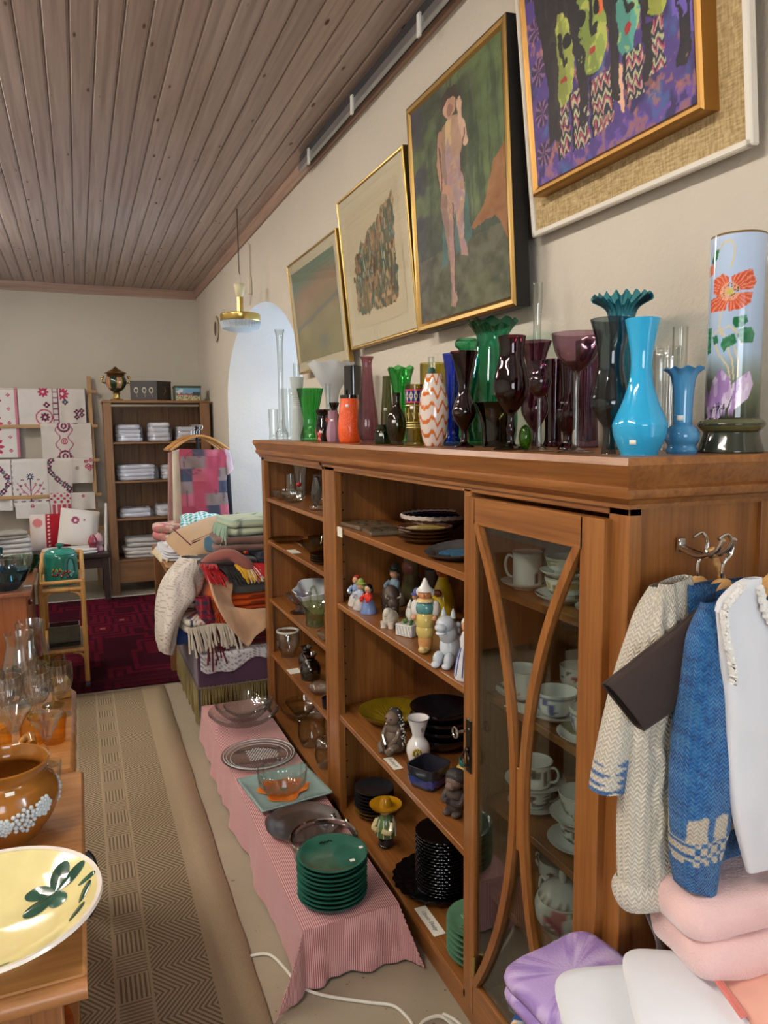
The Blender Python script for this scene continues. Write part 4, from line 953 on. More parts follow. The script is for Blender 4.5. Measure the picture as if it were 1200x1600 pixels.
def saucer(label, x, y, z, r, h=.018, kind=None, seed=1):
    c = None
    if kind:
        pt = flower_paint(kind, seed)
        def c(t, k, rr, zz): return pt(t, k, rr, .5*.05, .05) if k >= 8 and rr > .5*r else col4((234, 235, 231))
    o = MB().lathe(dish_prof(r, h), 48, col=c).build('saucer', china() if kind else china_w(), loc=(x, y, z))
    return tag(o, label, 'saucer', GS)

d1, d2, d3, d4 = [z+.001 for z in DZ]
saucer('white saucer under the tall flowered mug', .925, 1.395, d1, .06, kind='dark', seed=3)
cup('tall white mug with grey flowers on the uppermost shelf behind glass', .925, 1.395, d1+.006, .036, .078, 'dark', 'mug', PI*.75, 4, 'mug')
saucer('white saucer at the bottom of the double cup stack', .925, 1.255, d1, .062, kind='dark', seed=6)
cup('lower cup in the double stack, pale with a price tag', .925, 1.255, d1+.006, .042, .045, 'gold', 'tea', -.6, 7)
saucer('upper saucer balanced in the double cup stack', .925, 1.255, d1+.0512, .052, .016)
cup('bowl-shaped cup with green leaves topping the double stack', .925, 1.255, d1+.058, .042, .036, 'green', 'tea', -.4, 8)
saucer('gold flowered saucer nearest the door edge, uppermost shelf', .925, 1.122, d1, .06, kind='gold', seed=9)
cup('white fluted cup nearest the door edge, uppermost shelf', .925, 1.122, d1+.006, .042, .058, 'gold', 'tea', -2.6, 10)
cup('plain white beaker behind the double cup stack', 1.06, 1.33, d1, .034, .085, 'dark', 'mug', .6, 11, 'mug')
saucer('floral saucer under the tall rose cup, second shelf', .925, 1.41, d2, .062, kind='rose', seed=12)
cup('tall cup with a gold and lilac garland, second shelf', .925, 1.41, d2+.006, .043, .062, 'gold', 'mug', 1.4, 13)
saucer('white saucer under the blue banded breakfast cup', .925, 1.278, d2, .068)
cup('wide breakfast cup with a blue band and ornament', .925, 1.278, d2+.006, .046, .052, 'blue', 'round', -.9, 14)
saucer('saucer with a red sprig at the door edge, second shelf', .905, 1.15, d2, .058, kind='red', seed=15)
cup('slender cup with blue and red sprigs at the door edge', .905, 1.15, d2+.006, .034, .062, 'blue', 'tea', -2.4, 16)
cup('round cup with dark red roses at the back of the second shelf', 1.07, 1.395, d2, .043, .058, 'red', 'round', -1.1, 17)
saucer('low white saucer under the stacked cups, third shelf', .94, 1.375, d3, .062)
cup('plain white cup carrying a saucer, third shelf', .94, 1.375, d3+.006, .042, .046, 'dark', 'tea', -.5, 18)
saucer('broad fluted saucer with a gold rim, third shelf', .94, 1.375, d3+.0522, .07, .02)
cup('black and white bordered cup topping the third shelf stack', .94, 1.375, d3+.06, .04, .056, 'dark', 'mug', -1.0, 19)
saucer('scalloped saucer at the door edge, third shelf', .935, 1.205, d3, .066)
cup('white sprigged cup holding up a saucer, third shelf', .935, 1.205, d3+.006, .042, .05, 'dark', 'tea', -2.3, 20)
saucer('saucer between the two cups at the door edge', .935, 1.205, d3+.0562, .062, .018)
cup('yellow-green rimmed cup with birds, third shelf', .935, 1.205, d3+.0635, .044, .056, 'green', 'tea', -2.4, 21)
# sugar pot with lid
t = thing('sugar_pot', 'round white lidded pot with garlands and egg-shaped knob', 'pot', (.935, 1.255, d4))
pt = flower_paint('rose', 31); o = smooth_prof([(.034, 0), (.038, .006), (.056, .03), (.064, .055), (.058, .078), (.05, .085)], 5)
MB().lathe([(0, 0)]+o+[(.046, .083), (0, .03)], 44, col=lambda a, k, r, z: pt(a, k, r, z, .09)).build('pot_body', china(), t)
lid = MB().lathe([(.054, .084), (.055, .088), (.045, .102), (.025, .114), (.008, .118), (0, .118)], 40, col=lambda a, k, r, z: col4((120, 110, 90)) if .085 < z < .09 and (a*9) % 1 < .5 else col4((233, 234, 230))).build('lid', china(), t)
MB().lathe([(.005, .116), (.006, .12), (.011, .132), (.009, .143), (0, .148)], 20).build('knob', china_w(), lid)
for s_ in (1, -1): MB().tube([(.0, s_*y_, z_) for y_, z_ in [tuple(map(float, q)) for q in spline([(.052, .075), (.078, .085), (.088, .06), (.075, .035), (.058, .03)], 4)]], .004, 8).build('handle', china_w(), t)
cup('small white creamer with a black key border at the back', 1.03, 1.415, d4, .042, .058, 'dark', 'round', 1.9, 33, 'creamer')
saucer('white saucer in front of the lidded pot', .885, 1.14, d4, .058)
cup('white coffee cup with angular handle beside the lidded pot', .885, 1.14, d4+.006, .036, .058, 'dark', 'mug', 2.3, 34)
t = thing('coffee_pot', 'tall pale coffee pot behind the lidded sugar pot', 'pot', (1.09, 1.30, d4))
MB().lathe([(0, 0)]+smooth_prof([(.045, 0), (.05, .01), (.058, .05), (.05, .11), (.038, .155), (.04, .17)], 5)+[(.036, .168), (0, .02)], 40).build('pot_body', plain((206, 208, 206), .15, 0, .5, .4), t)
MB().tube(spline([(0, .036, .15), (0, .085, .15), (0, .085, .08), (0, .055, .05)], 5), .005, 8).build('handle', plain((206, 208, 206), .15), t)
m = MB(); m.lathe([(0, 0)]+smooth_prof([(.03, 0), (.045, .01), (.07, .04), (.085, .06)], 5)+[(.08, .06), (.04, .012), (0, .008)], 44, mod=lambda a, k, r, z: (r*(1+.03*math.cos(12*a)*min(1, r/.05)), z))
tag(m.build('patterned_bowl', ceramic((196, 200, 196), .25), loc=(.935, 1.33, .105)), 'grey and white patterned bowl on the cabinet floor behind glass', 'bowl')
o = MB().box(-.022, .022, -.035, .035, 0, .001, 0).build('paper_slip', plain((226, 224, 216), .8), loc=(.882, 1.345, d2), rot=(0, 0, .25), smooth=False); tag(o, 'white paper slip lying before the breakfast cup', 'paper')

# ---------------------------------------------------------------- open bay, upper shelf
SZ = 1.159
def tile_(label, x, y, rz, sx, sy, h, col, z=SZ, relief=True):
    t = thing('ceramic_tile', label, 'tile', (x, y, z), rz)
    MB().box(-sx/2, sx/2, -sy/2, sy/2, 0, h, .004).build('slab', ceramic(col, .15), t, smooth=False)
    m = MB()
    for k in range(5):
        a = k*1.3; m.ell((sx*.28*math.cos(a), sy*.28*math.sin(a), h), (.016, .022, .005), seg=10, rings=6)
    m.build('relief_ornament', ceramic([c*.75 for c in col], .2), t)
    return t
tile_('flat grey-brown relief tile at the back of the upper shelf', .91, 2.37, .1, .13, .16, .014, (112, 96, 78))
tile_('flat relief tile overlapping the front of the other tile', .905, 2.20, -.12, .12, .12, .014, (104, 92, 76))
def plate(name, label, x, y, z, r, h, mat, group=None, seg=48, mod=None, well=.6, rz=0):
    o = MB().lathe(dish_prof(r, h, well), seg, mod=mod).build(name, mat, loc=(x, y, z), rot=(0, 0, rz)); return tag(o, label, 'plate', group)
brown = ceramic((92, 58, 34), .1)
for k in range(4):
    o = plate('stoneware_plate', 'yellow-centred brown plate topping the short stack on the upper shelf' if k == 3 else '%s brown plate from the bottom of the short upper-shelf stack' % ORD[k], .952, 1.985, SZ+.0105*k, .082, .016, brown, 'brown plate stack')
    if k == 3: MB().lathe([(.066, .0085), (.066, .0098), (.04, .0066), (0, .0062)], 40, caps=False).build('yellow_glaze', ceramic((196, 172, 84), .1), o)
t = thing('glazed_bowl', 'brown bowl with dark blue inside and scalloped white rim', 'bowl', (1.065, 2.14, SZ))
pf = smooth_prof([(.05, 0), (.055, .008), (.08, .025), (.105, .045), (.112, .058)], 4)
MB().lathe([(0, 0)]+pf+[(.108, .057), (.08, .03), (0, .012)], 60).build('bowl_body', ceramic((112, 84, 62), .12), t)
MB().lathe([(.1085, .0578), (.105, .054), (.079, .0305), (0, .0128)], 60, caps=False).build('blue_inner_glaze', ceramic((30, 36, 78), .1), t)
MB().lathe([(.109, .056), (.1155, .052), (.116, .06), (.111, .064), (.107, .0588)], 96, mod=lambda a, k, r, z: (r*(1+.012*math.cos(30*a)), z+.0015*math.cos(30*a)), caps=False).build('scalloped_rim', ceramic((206, 190, 178)), t)
t = thing('painted_dish', 'shallow dark dish with blue painted centre, tilted beside the plate stack', 'dish', (.93, 1.70, SZ+.004), rot=(0, math.radians(-7), 0))
MB().lathe(dish_prof(.105, .022, .7), 56).build('dish_body', ceramic((86, 84, 84), .1), t)
MB().lathe([(.06, .0075), (0, .0072)], 30, caps=False, mod=lambda a, k, r, z: (r*(1+.3*math.cos(3*a)), z)).build('blue_motif', ceramic((72, 124, 160), .2), t)
def card(label, x, y, z, rx, ry, w, d, text=None, tilt=0, size=.012, vertical=False):
    t = thing('price_card', label, 'card', (x, y, z), rot=(0, tilt, -PI/2))
    if vertical: t.rotation_euler = (0, 0, -PI/2); MB().box(-w/2, w/2, -.0006, .0006, 0, d, 0).build('card_paper', plain((232, 228, 214), .8), t, smooth=False)
    else: MB().box(-w/2, w/2, -d/2, d/2, 0, .0012, 0).build('card_paper', plain((232, 228, 214), .8), t, smooth=False)
    if text:
        fc = bpy.data.curves.new('lettering', 'FONT'); fc.body = text; fc.size = size; fc.align_x = 'CENTER'; fc.align_y = 'CENTER'; fc.shear = .3
        tmp = bpy.data.objects.new('lettering', fc); me = bpy.data.meshes.new_from_object(tmp); bpy.data.objects.remove(tmp); me.materials.clear(); me.materials.append(plain((40, 40, 48), .8))
        fo = bpy.data.objects.new('lettering', me); COL.objects.link(fo); fo.parent = t; fo.location = (0, 0, .0016)
    return t
card('small white price card clipped to the upper shelf edge', CX-.001, 2.39, 1.128, 0, 0, .05, .034, vertical=True)
card('handwritten card lying before the sitting clay figure', .848, 2.005, .468, 0, 0, .085, .030, None)
m = MB()
for k in range(9): m.tube([(-.03+.007*k, -.004+.003*math.sin(k*2.1), .0016), (-.026+.007*k, .004+.002*math.cos(k*1.7), .0016)], .0006, 4)
m.build('handwriting', plain((60, 60, 66), .8), bpy.data.objects[[o.name for o in bpy.data.objects if o.name.startswith('price_card')][-1]])
card('handwritten card before the black plates on the lowest shelf', .852, 1.758, .105, 0, 0, .13, .036, 'Upsala Ekeby', size=.017)
# ---------------------------------------------------------------- figurines
def rotm(ax, deg): return Matrix.Rotation(math.radians(deg), 3, ax)
def figure(name, label, loc, rz, parts, cat='figurine', sc=1.0):
    """front of the figure looks along local -x"""
    t = thing(name, label, cat, loc, rz); t.scale = (sc, sc, sc)
    for nm, (mt, prims) in parts.items():
        m = MB()
        for p in prims:
            k = p[0]
            if k == 'e': m.ell(p[1:4], p[4:7], rotm(*p[7]) if len(p) > 7 else None, 18, 12)
            elif k == 'c': m.lathe([(0, 0)]+[(r, z) for r, z in p[4]]+[(0, p[4][-1][1])], 24, c=p[1:4], axis=p[5] if len(p) > 5 else None)
            elif k == 't': m.tube(spline(p[1], 4), p[2], 8)
            elif k == 'b': m.box(*p[1:7], .002)
        m.build(nm, mt, t)
    return t
WG = lambda: ceramic((228, 226, 218), .05); SK = lambda: ceramic((214, 160, 124), .06); cc = ceramic
F3 = .883
# gnome with white cap
figure('gnome_figurine', 'porcelain clown with white cap, teal waistcoat and yellow trousers', (.862, 1.80, F3), .9, {
  'trousers': (cc((214, 190, 110)), [('e', 0, 0, .085, .026, .028, .035), ('e', -.002, 0, .06, .024, .026, .03)]),
  'leg': (cc((206, 148, 90)), [('c', 0, .0, .012, [(.019, 0), (.021, .02), (.019, .032)])]),
  'shoe': (cc((222, 196, 128)), [('e', -.012, 0, .009, .032, .016, .009), ('e', -.036, 0, .014, .01, .009, .008)]),
  'waistcoat': (cc((86, 142, 142)), [('e', 0, 0, .122, .023, .027, .026)]),
  'sleeve': (WG(), [('e', .006, -.028, .118, .015, .014, .026), ('e', .006, .028, .118, .015, .014, .026)]),
  'hand': (SK(), [('e', -.012, -.03, .097, .009, .008, .008), ('e', -.012, .03, .097, .009, .008, .008)]),
  'collar': (cc((236, 206, 140)), [('c', 0, 0, .142, [(.026, 0), (.022, .006), (.012, .01)])]),
  'head': (cc((206, 132, 84)), [('e', 0, 0, .161, .019, .02, .019), ('e', -.02, 0, .16, .005, .005, .005)]),
  'hair': (WG(), [('e', .004, -.018, .166, .010, .008, .012), ('e', .004, .018, .166, .010, .008, .012)]),
  'cap': (WG(), [('c', 0, 0, .170, [(.023, 0), (.022, .006), (.013, .014), (.008, .026), (.003, .036)])])})
# white dragon dog
figure('dragon_figurine', 'crouching white glazed dragon-dog figurine with raised muzzle', (.87, 1.672, F3), .6, {
  'body': (cc((206, 214, 222), .04), [('e', .01, 0, .045, .034, .03, .045), ('e', -.006, 0, .085, .026, .026, .03), ('e', .03, .02, .03, .022, .02, .03), ('e', .03, -.02, .03, .022, .02, .03)]),
  'paw': (cc((206, 214, 222), .04), [('e', -.03, .016, .02, .02, .013, .02), ('e', -.03, -.016, .02, .02, .013, .02), ('e', -.045, .016, .008, .014, .012, .009), ('e', -.045, -.016, .008, .014, .012, .009)]),
  'head': (cc((206, 214, 222), .04), [('e', -.02, 0, .112, .028, .024, .022), ('e', -.046, 0, .108, .016, .016, .011), ('e', -.044, 0, .093, .015, .014, .006)]),
  'ear': (cc((206, 214, 222), .04), [('c', -.004, .014, .126, [(.008, 0), (.006, .012), (.001, .026)]), ('c', -.004, -.014, .126, [(.008, 0), (.006, .012), (.001, .026)])]),
  'curl': (cc((206, 214, 222), .04), [('e', .012, s*.02, z, .009, .008, .009) for s in (-1, 1) for z in (.07, .088, .105)]+[('e', .042, 0, .05+.014*k, .008, .01, .009) for k in range(4)])})
figure('yellow_figurine', 'tall yellow glazed figure with an orange head at the back', (1.05, 2.06, F3), .6, {
  'robe': (cc((196, 168, 26), .08), [('c', 0, 0, 0, [(.042, 0), (.044, .01), (.04, .06), (.03, .105), (.018, .135), (.012, .15)])]),
  'head': (cc((184, 88, 40), .1), [('e', 0, 0, .165, .024, .024, .024), ('e', -.02, 0, .16, .014, .01, .007)]),
  'medallion': (cc((120, 50, 26)), [('e', -.036, .0, .098, .006, .014, .012)])})
figure('bison_figurine', 'dark brown rough bison figurine standing sideways', (.93, 2.21, F3), 1.35, {
  'body': (cc((66, 52, 44), .2, .6), [('e', .01, 0, .06, .052, .026, .034), ('e', -.022, 0, .068, .034, .028, .036)]),
  'head': (cc((74, 60, 50), .2, .6), [('e', -.056, 0, .05, .022, .018, .022), ('e', -.068, 0, .036, .012, .012, .012)]),
  'horn': (cc((180, 170, 150)), [('t', [(-.05, .014, .066), (-.054, .024, .072), (-.056, .024, .082)], .003), ('t', [(-.05, -.014, .066), (-.054, -.024, .072), (-.056, -.024, .082)], .003)]),
  'leg': (cc((58, 46, 38), .2, .6), [('c', x, y, 0, [(.008, 0), (.009, .02), (.012, .045)]) for x in (-.03, .04) for y in (-.013, .013)])})
figure('bear_figurine', 'small white stone-like polar bear figurine at the shelf edge', (.872, 2.075, F3), .7, {
  'body': (cc((222, 214, 198), .1, .6), [('e', 0, 0, .026, .03, .022, .025), ('e', -.012, 0, .038, .02, .018, .024), ('e', .016, 0, .026, .02, .02, .022)]),
  'head': (cc((222, 214, 198), .1, .6), [('e', -.02, 0, .05, .014, .012, .013), ('e', -.032, 0, .044, .008, .007, .007)]),
  'leg': (cc((222, 214, 198), .1, .6), [('c', x, y, 0, [(.009, 0), (.009, .012), (.01, .02)]) for x in (-.02, .02) for y in (-.013, .013)])})
t = figure('planter_figurine', 'little white basket planter with green sprigs and a white dove', (.885, 1.965, F3), .5, {
  'basket': (WG(), [('b', -.026, .026, -.03, .03, 0, .036)]),
  'lattice': (cc((186, 190, 200)), [('t', [(-.0265, -.028+.0112*k, .004), (-.0265, -.02+.0112*k, .032)], .0012) for k in range(5)]+[('t', [(-.024+.012*k, -.0305, .004), (-.018+.01*k, -.0305, .032)], .0012) for k in range(4)]),
  'sprig': (cc((96, 150, 74), .15), [('e', -.015+.007*(k % 5), -.02+.0045*k, .038+.003*(k % 3), .008, .004, .003) for k in range(10)]),
  'dove': (WG(), [('e', .016, 0, .06, .016, .014, .024), ('e', .012, 0, .088, .01, .01, .01), ('c', .012, 0, .095, [(.006, 0), (.003, .008), (.001, .012)]), ('e', .02, .014, .062, .014, .004, .018)])})
def child(name, label, loc, rz, hair, top, skirt, sc, hat=None):
    pr = {'skirt': (cc(skirt, .15), [('c', 0, 0, 0, [(.03, 0), (.031, .006), (.024, .03), (.014, .05)])]),
      'torso': (cc(top, .1), [('e', 0, 0, .058, .014, .016, .02), ('t', [(-.004, .014, .066), (-.016, .02, .054), (-.026, .01, .048)], .006), ('t', [(-.004, -.014, .066), (-.016, -.02, .054), (-.026, -.01, .048)], .006)]),
      'head': (SK(), [('e', 0, 0, .088, .014, .0135, .015), ('e', -.0135, 0, .086, .003, .003, .003)]),
      'hair': (cc(hair, .1), [('e', .004, 0, .093, .0145, .015, .0145), ('e', .004, .014, .084, .006, .005, .01), ('e', .004, -.014, .084, .006, .005, .01)])}
    if hat: pr['hat'] = (cc(hat, .1), [('c', .003, 0, .097, [(.021, 0), (.02, .003), (.013, .006), (.011, .016), (.004, .022)])])
    return figure(name, label, loc, rz, pr, sc=sc)
child('girl_figurine', 'seated porcelain child with red hair at the far shelf end', (.875, 2.385, F3), .6, (168, 54, 36), (146, 170, 206), (222, 214, 206), 1.0)
child('girl_figurine', 'seated porcelain child in a green bonnet beside the red-haired one', (.868, 2.325, F3), .5, (150, 170, 70), (190, 200, 220), (214, 206, 200), .9, (150, 172, 80))
child('girl_figurine', 'little black-haired figure with a blue checked skirt', (.872, 2.262, F3), .5, (22, 20, 22), (222, 60, 50), (120, 146, 196), .92)
child('boy_figurine', 'seated boy figurine with dark pointed hat behind the bison', (1.0, 2.335, F3), .5, (80, 60, 44), (126, 152, 170), (190, 180, 160), 1.25, (60, 62, 54))
child('shepherd_figurine', 'small figure with blue cap and yellow apron behind the planter', (.965, 2.08, F3), .5, (80, 84, 150), (206, 206, 214), (200, 176, 70), .95, (96, 104, 168))
figure('ram_figurine', 'tall tan figurine with curled horns in the back corner', (1.08, 2.37, F3), .6, {
  'body': (cc((116, 108, 66), .2), [('c', 0, 0, 0, [(.036, 0), (.04, .02), (.032, .07), (.026, .12), (.03, .16)])]),
  'apron': (cc((156, 100, 88), .15), [('e', -.022, 0, .12, .014, .024, .028)]),
  'head': (cc((160, 138, 92), .15), [('e', -.006, 0, .19, .028, .028, .026), ('e', -.03, 0, .18, .014, .016, .014)]),
  'horn': (cc((140, 118, 70), .1), [('t', [(0, s*.02, .205), (.01, s*.04, .2), (.0, s*.045, .18), (-.014, s*.04, .178), (-.012, s*.034, .19)], .007) for s in (-1, 1)])})
figure('tree_figurine', 'dark brown gnarled tree figurine against the back', (1.09, 2.215, F3), .4, {
  'trunk': (cc((58, 40, 30), .3, .5), [('c', 0, 0, 0, [(.04, 0), (.034, .02), (.026, .08), (.03, .14)]), ('t', [(0, 0, .13), (-.01, .025, .16), (-.02, .045, .2)], .012), ('t', [(0, 0, .13), (.0, -.02, .17), (-.01, -.04, .205)], .011)]),
  'foliage': (cc((70, 60, 36), .3, .5), [('e', -.02, .045, .205, .02, .026, .02), ('e', -.01, -.04, .21, .022, .024, .018), ('e', 0, 0, .205, .02, .024, .018)])})
figure('mouse_figurine', 'tiny brown figurine tucked behind the clown', (.925, 1.775, F3), .6, {
  'body': (cc((92, 66, 48), .15), [('e', 0, 0, .022, .02, .016, .022), ('e', -.008, 0, .05, .012, .012, .013)]),
  'ear': (cc((110, 80, 60)), [('e', -.004, .011, .062, .003, .006, .007), ('e', -.004, -.011, .062, .003, .006, .007)])})
figure('striped_figurine', 'white figure in blue striped dress at the near end of the figurine shelf', (.858, 1.555, F3), .7, {
  'dress': (cc((224, 226, 232), .03), [('c', 0, 0, 0, [(.03, 0), (.032, .008), (.024, .05), (.016, .08), (.018, .1), (.01, .118)])]),
  'stripe': (cc((60, 80, 150)), [('t', [(.0315*math.cos(a), .0315*math.sin(a), .01), (.0245*math.cos(a), .0245*math.sin(a), .05), (.0165*math.cos(a), .0165*math.sin(a), .08)], .0016) for a in np.linspace(0, 2*PI, 11)[:-1]]),
  'head': (SK(), [('e', 0, 0, .132, .014, .013, .016)]), 'bonnet': (WG(), [('e', .005, 0, .138, .015, .016, .016)])})
# ---------------------------------------------------------------- open bay, third shelf
T = .468
o = plate('ribbed_dish', 'large mustard yellow dish with radiating ribs', .975, 2.315, T, .118, .042, ceramic((126, 104, 20), .12), seg=96, well=.3, mod=lambda a, k, r, z: (r, z+(.0016*math.cos(40*a) if k >= 8 and r > .03 else 0)))
o['category'] = 'dish'
for k in range(4):
    pf = smooth_prof([(.055, 0), (.06, .004), (.085, .022), (.1, .04), (.104, .052)], 4)
    o = MB().lathe([(0, 0)]+pf+[(.1, .051), (.08, .026), (0, .008)], 52).build('black_bowl', plain((16, 18, 24), .1, 0, .6, .6), loc=(1.045, 2.06, T+.028*k))
    tag(o, 'glossy black bowl topping the nest on the third shelf' if k == 3 else '%s glossy black bowl from the bottom of the nest' % ORD[k], 'bowl', 'nested black bowls')
t = figure('clay_figure', 'sitting grey-brown clay figure with white-dotted hair', (.885, 2.085, T), .55, {
  'body': (cc((104, 86, 70), .1, .7), [('e', .0, 0, .04, .026, .032, .042), ('e', .004, 0, .016, .034, .038, .018), ('e', 0, 0, .075, .02, .026, .022)]),
  'leg': (cc((104, 86, 70), .1, .7), [('t', [(.0, .024, .014), (-.034, .026, .03), (-.05, .008, .012)], .012), ('t', [(.0, -.024, .014), (-.034, -.026, .03), (-.05, -.008, .012)], .012)]),
  'arm': (cc((104, 86, 70), .1, .7), [('t', [(-.004, .024, .08), (-.022, .026, .055), (-.034, .006, .03)], .0075), ('t', [(-.004, -.024, .08), (-.022, -.026, .055), (-.034, -.006, .03)], .0075)]),
  'head': (cc((112, 92, 76), .1, .7), [('e', -.008, 0, .112, .024, .022, .023), ('e', -.03, 0, .11, .005, .005, .006)]),
  'eye': (cc((40, 34, 40)), [('e', -.028, .009, .116, .003, .004, .003), ('e', -.028, -.009, .116, .003, .004, .003)]),
  'hair': (cc((52, 44, 40), .1, .7), [('e', .008, 0, .118, .024, .025, .024), ('e', .02, 0, .075, .018, .026, .045), ('e', .026, 0, .04, .016, .028, .034)])})
m = MB()
for k in range(150):
    a = random.uniform(-1.7, 1.7); z = random.uniform(.012, .138)
    rr = float(np.interp(z, [.0, .04, .075, .1, .118, .14], [.042, .043, .04, .035, .034, .014])); 
    m.ell((rr*math.cos(a)*.95+.002, rr*math.sin(a)*.78, z), (.0024, .0024, .0024), seg=6, rings=4)
m.build('white_dots', plain((230, 226, 216), .5), t)
t = thing('flower_vase', 'white waisted vase with a yellow-green flower and grey leaf', 'vase', (.925, 1.985, T))
pf = smooth_prof([(.024, 0), (.03, .006), (.037, .035), (.033, .06), (.02, .08), (.02, .095), (.03, .13), (.035, .142)], 5); Rv = lambda z: float(np.interp(z, [p[1] for p in pf], [p[0] for p in pf]))
MB().lathe(shell(pf, .0025, .005), 44).build('vase_body', plain((234, 230, 228), .12, 0, .5, .4), t)
tc = math.atan2(-1.985, -.925); m = MB()
for k in range(9):
    a = 2*PI*k/9; da = .30*math.cos(a); dz = .011*math.sin(a); z = .042+dz; r = Rv(z)+.0006
    m.ell((r*math.cos(tc-.1+da), r*math.sin(tc-.1+da), z), (.0045, .0045, .0045), seg=8, rings=6)
m.ell(((Rv(.042)+.001)*math.cos(tc-.1), (Rv(.042)+.001)*math.sin(tc-.1), .042), (.004, .004, .006), seg=8, rings=6)
m.build('painted_flower', plain((176, 156, 40), .3), t)
r = Rv(.112)+.0005; MB().ell((r*math.cos(tc+.5), r*math.sin(tc+.5), .112), (.004, .006, .010)).build('painted_leaf', plain((112, 112, 108), .3), t)
MB().tube([(.0345*math.cos(a), .0345*math.sin(a), .1425) for a in np.linspace(0, 2*PI, 33)[:-1]], .0016, 6, True).build('grey_rim', plain((120, 112, 112), .3), t)
t = thing('square_bowl', 'dark square stoneware bowl with blue glaze near the shelf edge', 'bowl', (.89, 1.84, T), .5)
m = MB(); rows = []
for (s_, z) in ((0, 0), (.036, 0), (.038, .004), (.043, .03), (.047, .062), (.047, .066), (.043, .066), (.039, .03), (.034, .01), (0, .008)):
    rows.append([(s_*1.09*math.copysign(abs(math.cos(a))**.35, math.cos(a)), s_*1.09*math.copysign(abs(math.sin(a))**.35, math.sin(a)), z) for a in np.linspace(0, 2*PI, 49)])
m.grid(np.array(rows)).build('bowl_body', ceramic((46, 46, 56), .2), t)
rows = [[(s_*1.1*math.copysign(abs(math.cos(a))**.35, math.cos(a)), s_*1.1*math.copysign(abs(math.sin(a))**.35, math.sin(a)), z+.003*math.sin(9*a)) for a in np.linspace(0, 2*PI, 49)] for s_, z in ((.0398, .012), (.042, .022), (.0445, .036))]
MB().grid(np.array(rows)).build('blue_glaze_band', ceramic((58, 64, 132), .3), t)
t = thing('small_jar', 'small yellow ribbed jar with a teal rim', 'jar', (.995, 1.79, T))
MB().lathe([(0, 0)]+smooth_prof([(.026, 0), (.034, .008), (.04, .022), (.036, .04), (.037, .05), (.028, .062)], 5)+[(.024, .06), (0, .012)], 36).build('jar_body', ceramic((206, 172, 96), .12), t)
MB().lathe([(.027, .06), (.029, .064), (.029, .078), (.026, .08), (.025, .064)], 32, caps=False).build('teal_rim', ceramic((56, 124, 112)), t)
figure('troll_figurine', 'grey-brown crouching monkey-like clay figurine at the shelf edge', (.885, 1.665, T), .5, {
  'body': (cc((78, 66, 60), .2, .7), [('e', 0, 0, .03, .026, .026, .032), ('e', 0, 0, .055, .024, .027, .024)]),
  'arm': (cc((70, 60, 56), .2, .7), [('t', [(.002, .026, .06), (-.018, .026, .04), (-.028, .004, .045)], .0085), ('t', [(.002, -.026, .06), (-.018, -.026, .04), (-.028, -.004, .045)], .0085)]),
  'foot': (cc((78, 66, 60), .2, .7), [('e', -.016, .014, .008, .018, .012, .009), ('e', -.016, -.014, .008, .018, .012, .009)]),
  'head': (cc((112, 90, 78), .15, .7), [('e', -.004, 0, .092, .024, .025, .022), ('e', -.026, 0, .086, .012, .014, .011)]),
  'hair': (cc((44, 38, 36), .2, .8), [('e', .004, 0, .102, .027, .03, .022), ('e', .012, .02, .09, .016, .012, .02), ('e', .012, -.02, .09, .016, .012, .02)])})
# ---------------------------------------------------------------- open bay, lowest shelf
B = .105
for k in range(8):
    plate('dark_plate', 'dark grey plate topping the smaller stack on the lowest shelf' if k == 7 else ('%s plate from the bottom, ochre, of the smaller dark stack' if k < 2 else '%s plate from the bottom, dark grey, of the smaller dark stack') % ORD[k], .925, 2.365, B+.0125*k, .072, .018, ceramic((132, 100, 42), .1) if k < 2 else plain((40, 40, 44), .25, 0, .5, .3), 'small dark plate stack')
figure('sombrero_figurine', 'glazed figure in a yellow sombrero and striped green poncho', (.885, 2.16, B), .6, {
  'base': (cc((34, 30, 30)), [('e', 0, 0, .008, .03, .026, .008)]),
  'trousers': (cc((44, 34, 34)), [('c', 0, 0, .008, [(.024, 0), (.026, .03), (.022, .05)])]),
  'poncho': (cc((96, 122, 72), .3), [('c', 0, 0, .04, [(.034, 0), (.032, .03), (.024, .06), (.012, .075)])]),
  'stripe': (cc((228, 222, 200)), [('t', [(.035*math.cos(a), .035*math.sin(a), .042), (.0325*math.cos(a), .0325*math.sin(a), .07), (.0245*math.cos(a), .0245*math.sin(a), .1)], .0022) for a in np.linspace(0, 2*PI, 10)[:-1]]),
  'arm': (cc((222, 206, 150)), [('t', [(-.006, .028, .09), (-.026, .032, .066), (-.036, .008, .07)], .0085), ('t', [(-.006, -.028, .09), (-.026, -.032, .066), (-.036, -.008, .07)], .0085)]),
  'head': (SK(), [('e', -.004, 0, .125, .017, .016, .018)]),
  'sombrero': (cc((190, 136, 22), .15), [('c', 0, 0, .136, [(.012, 0), (.05, .004), (.055, .012), (.05, .01), (.022, .006), (.02, .02), (.014, .034), (.004, .038)])])})
o = plate('scalloped_dish', 'large black dish with scalloped edge under the black plates', .945, 1.90, B, .135, .03, plain((12, 12, 14), .1, 0, .6, .6), seg=96, well=.7, mod=lambda a, k, r, z: (r*(1+(.025*math.cos(22*a) if r > .1 else 0)), z)); o['category'] = 'dish'
blk = plain((12, 12, 14), .06, 0, .8, 1.0)
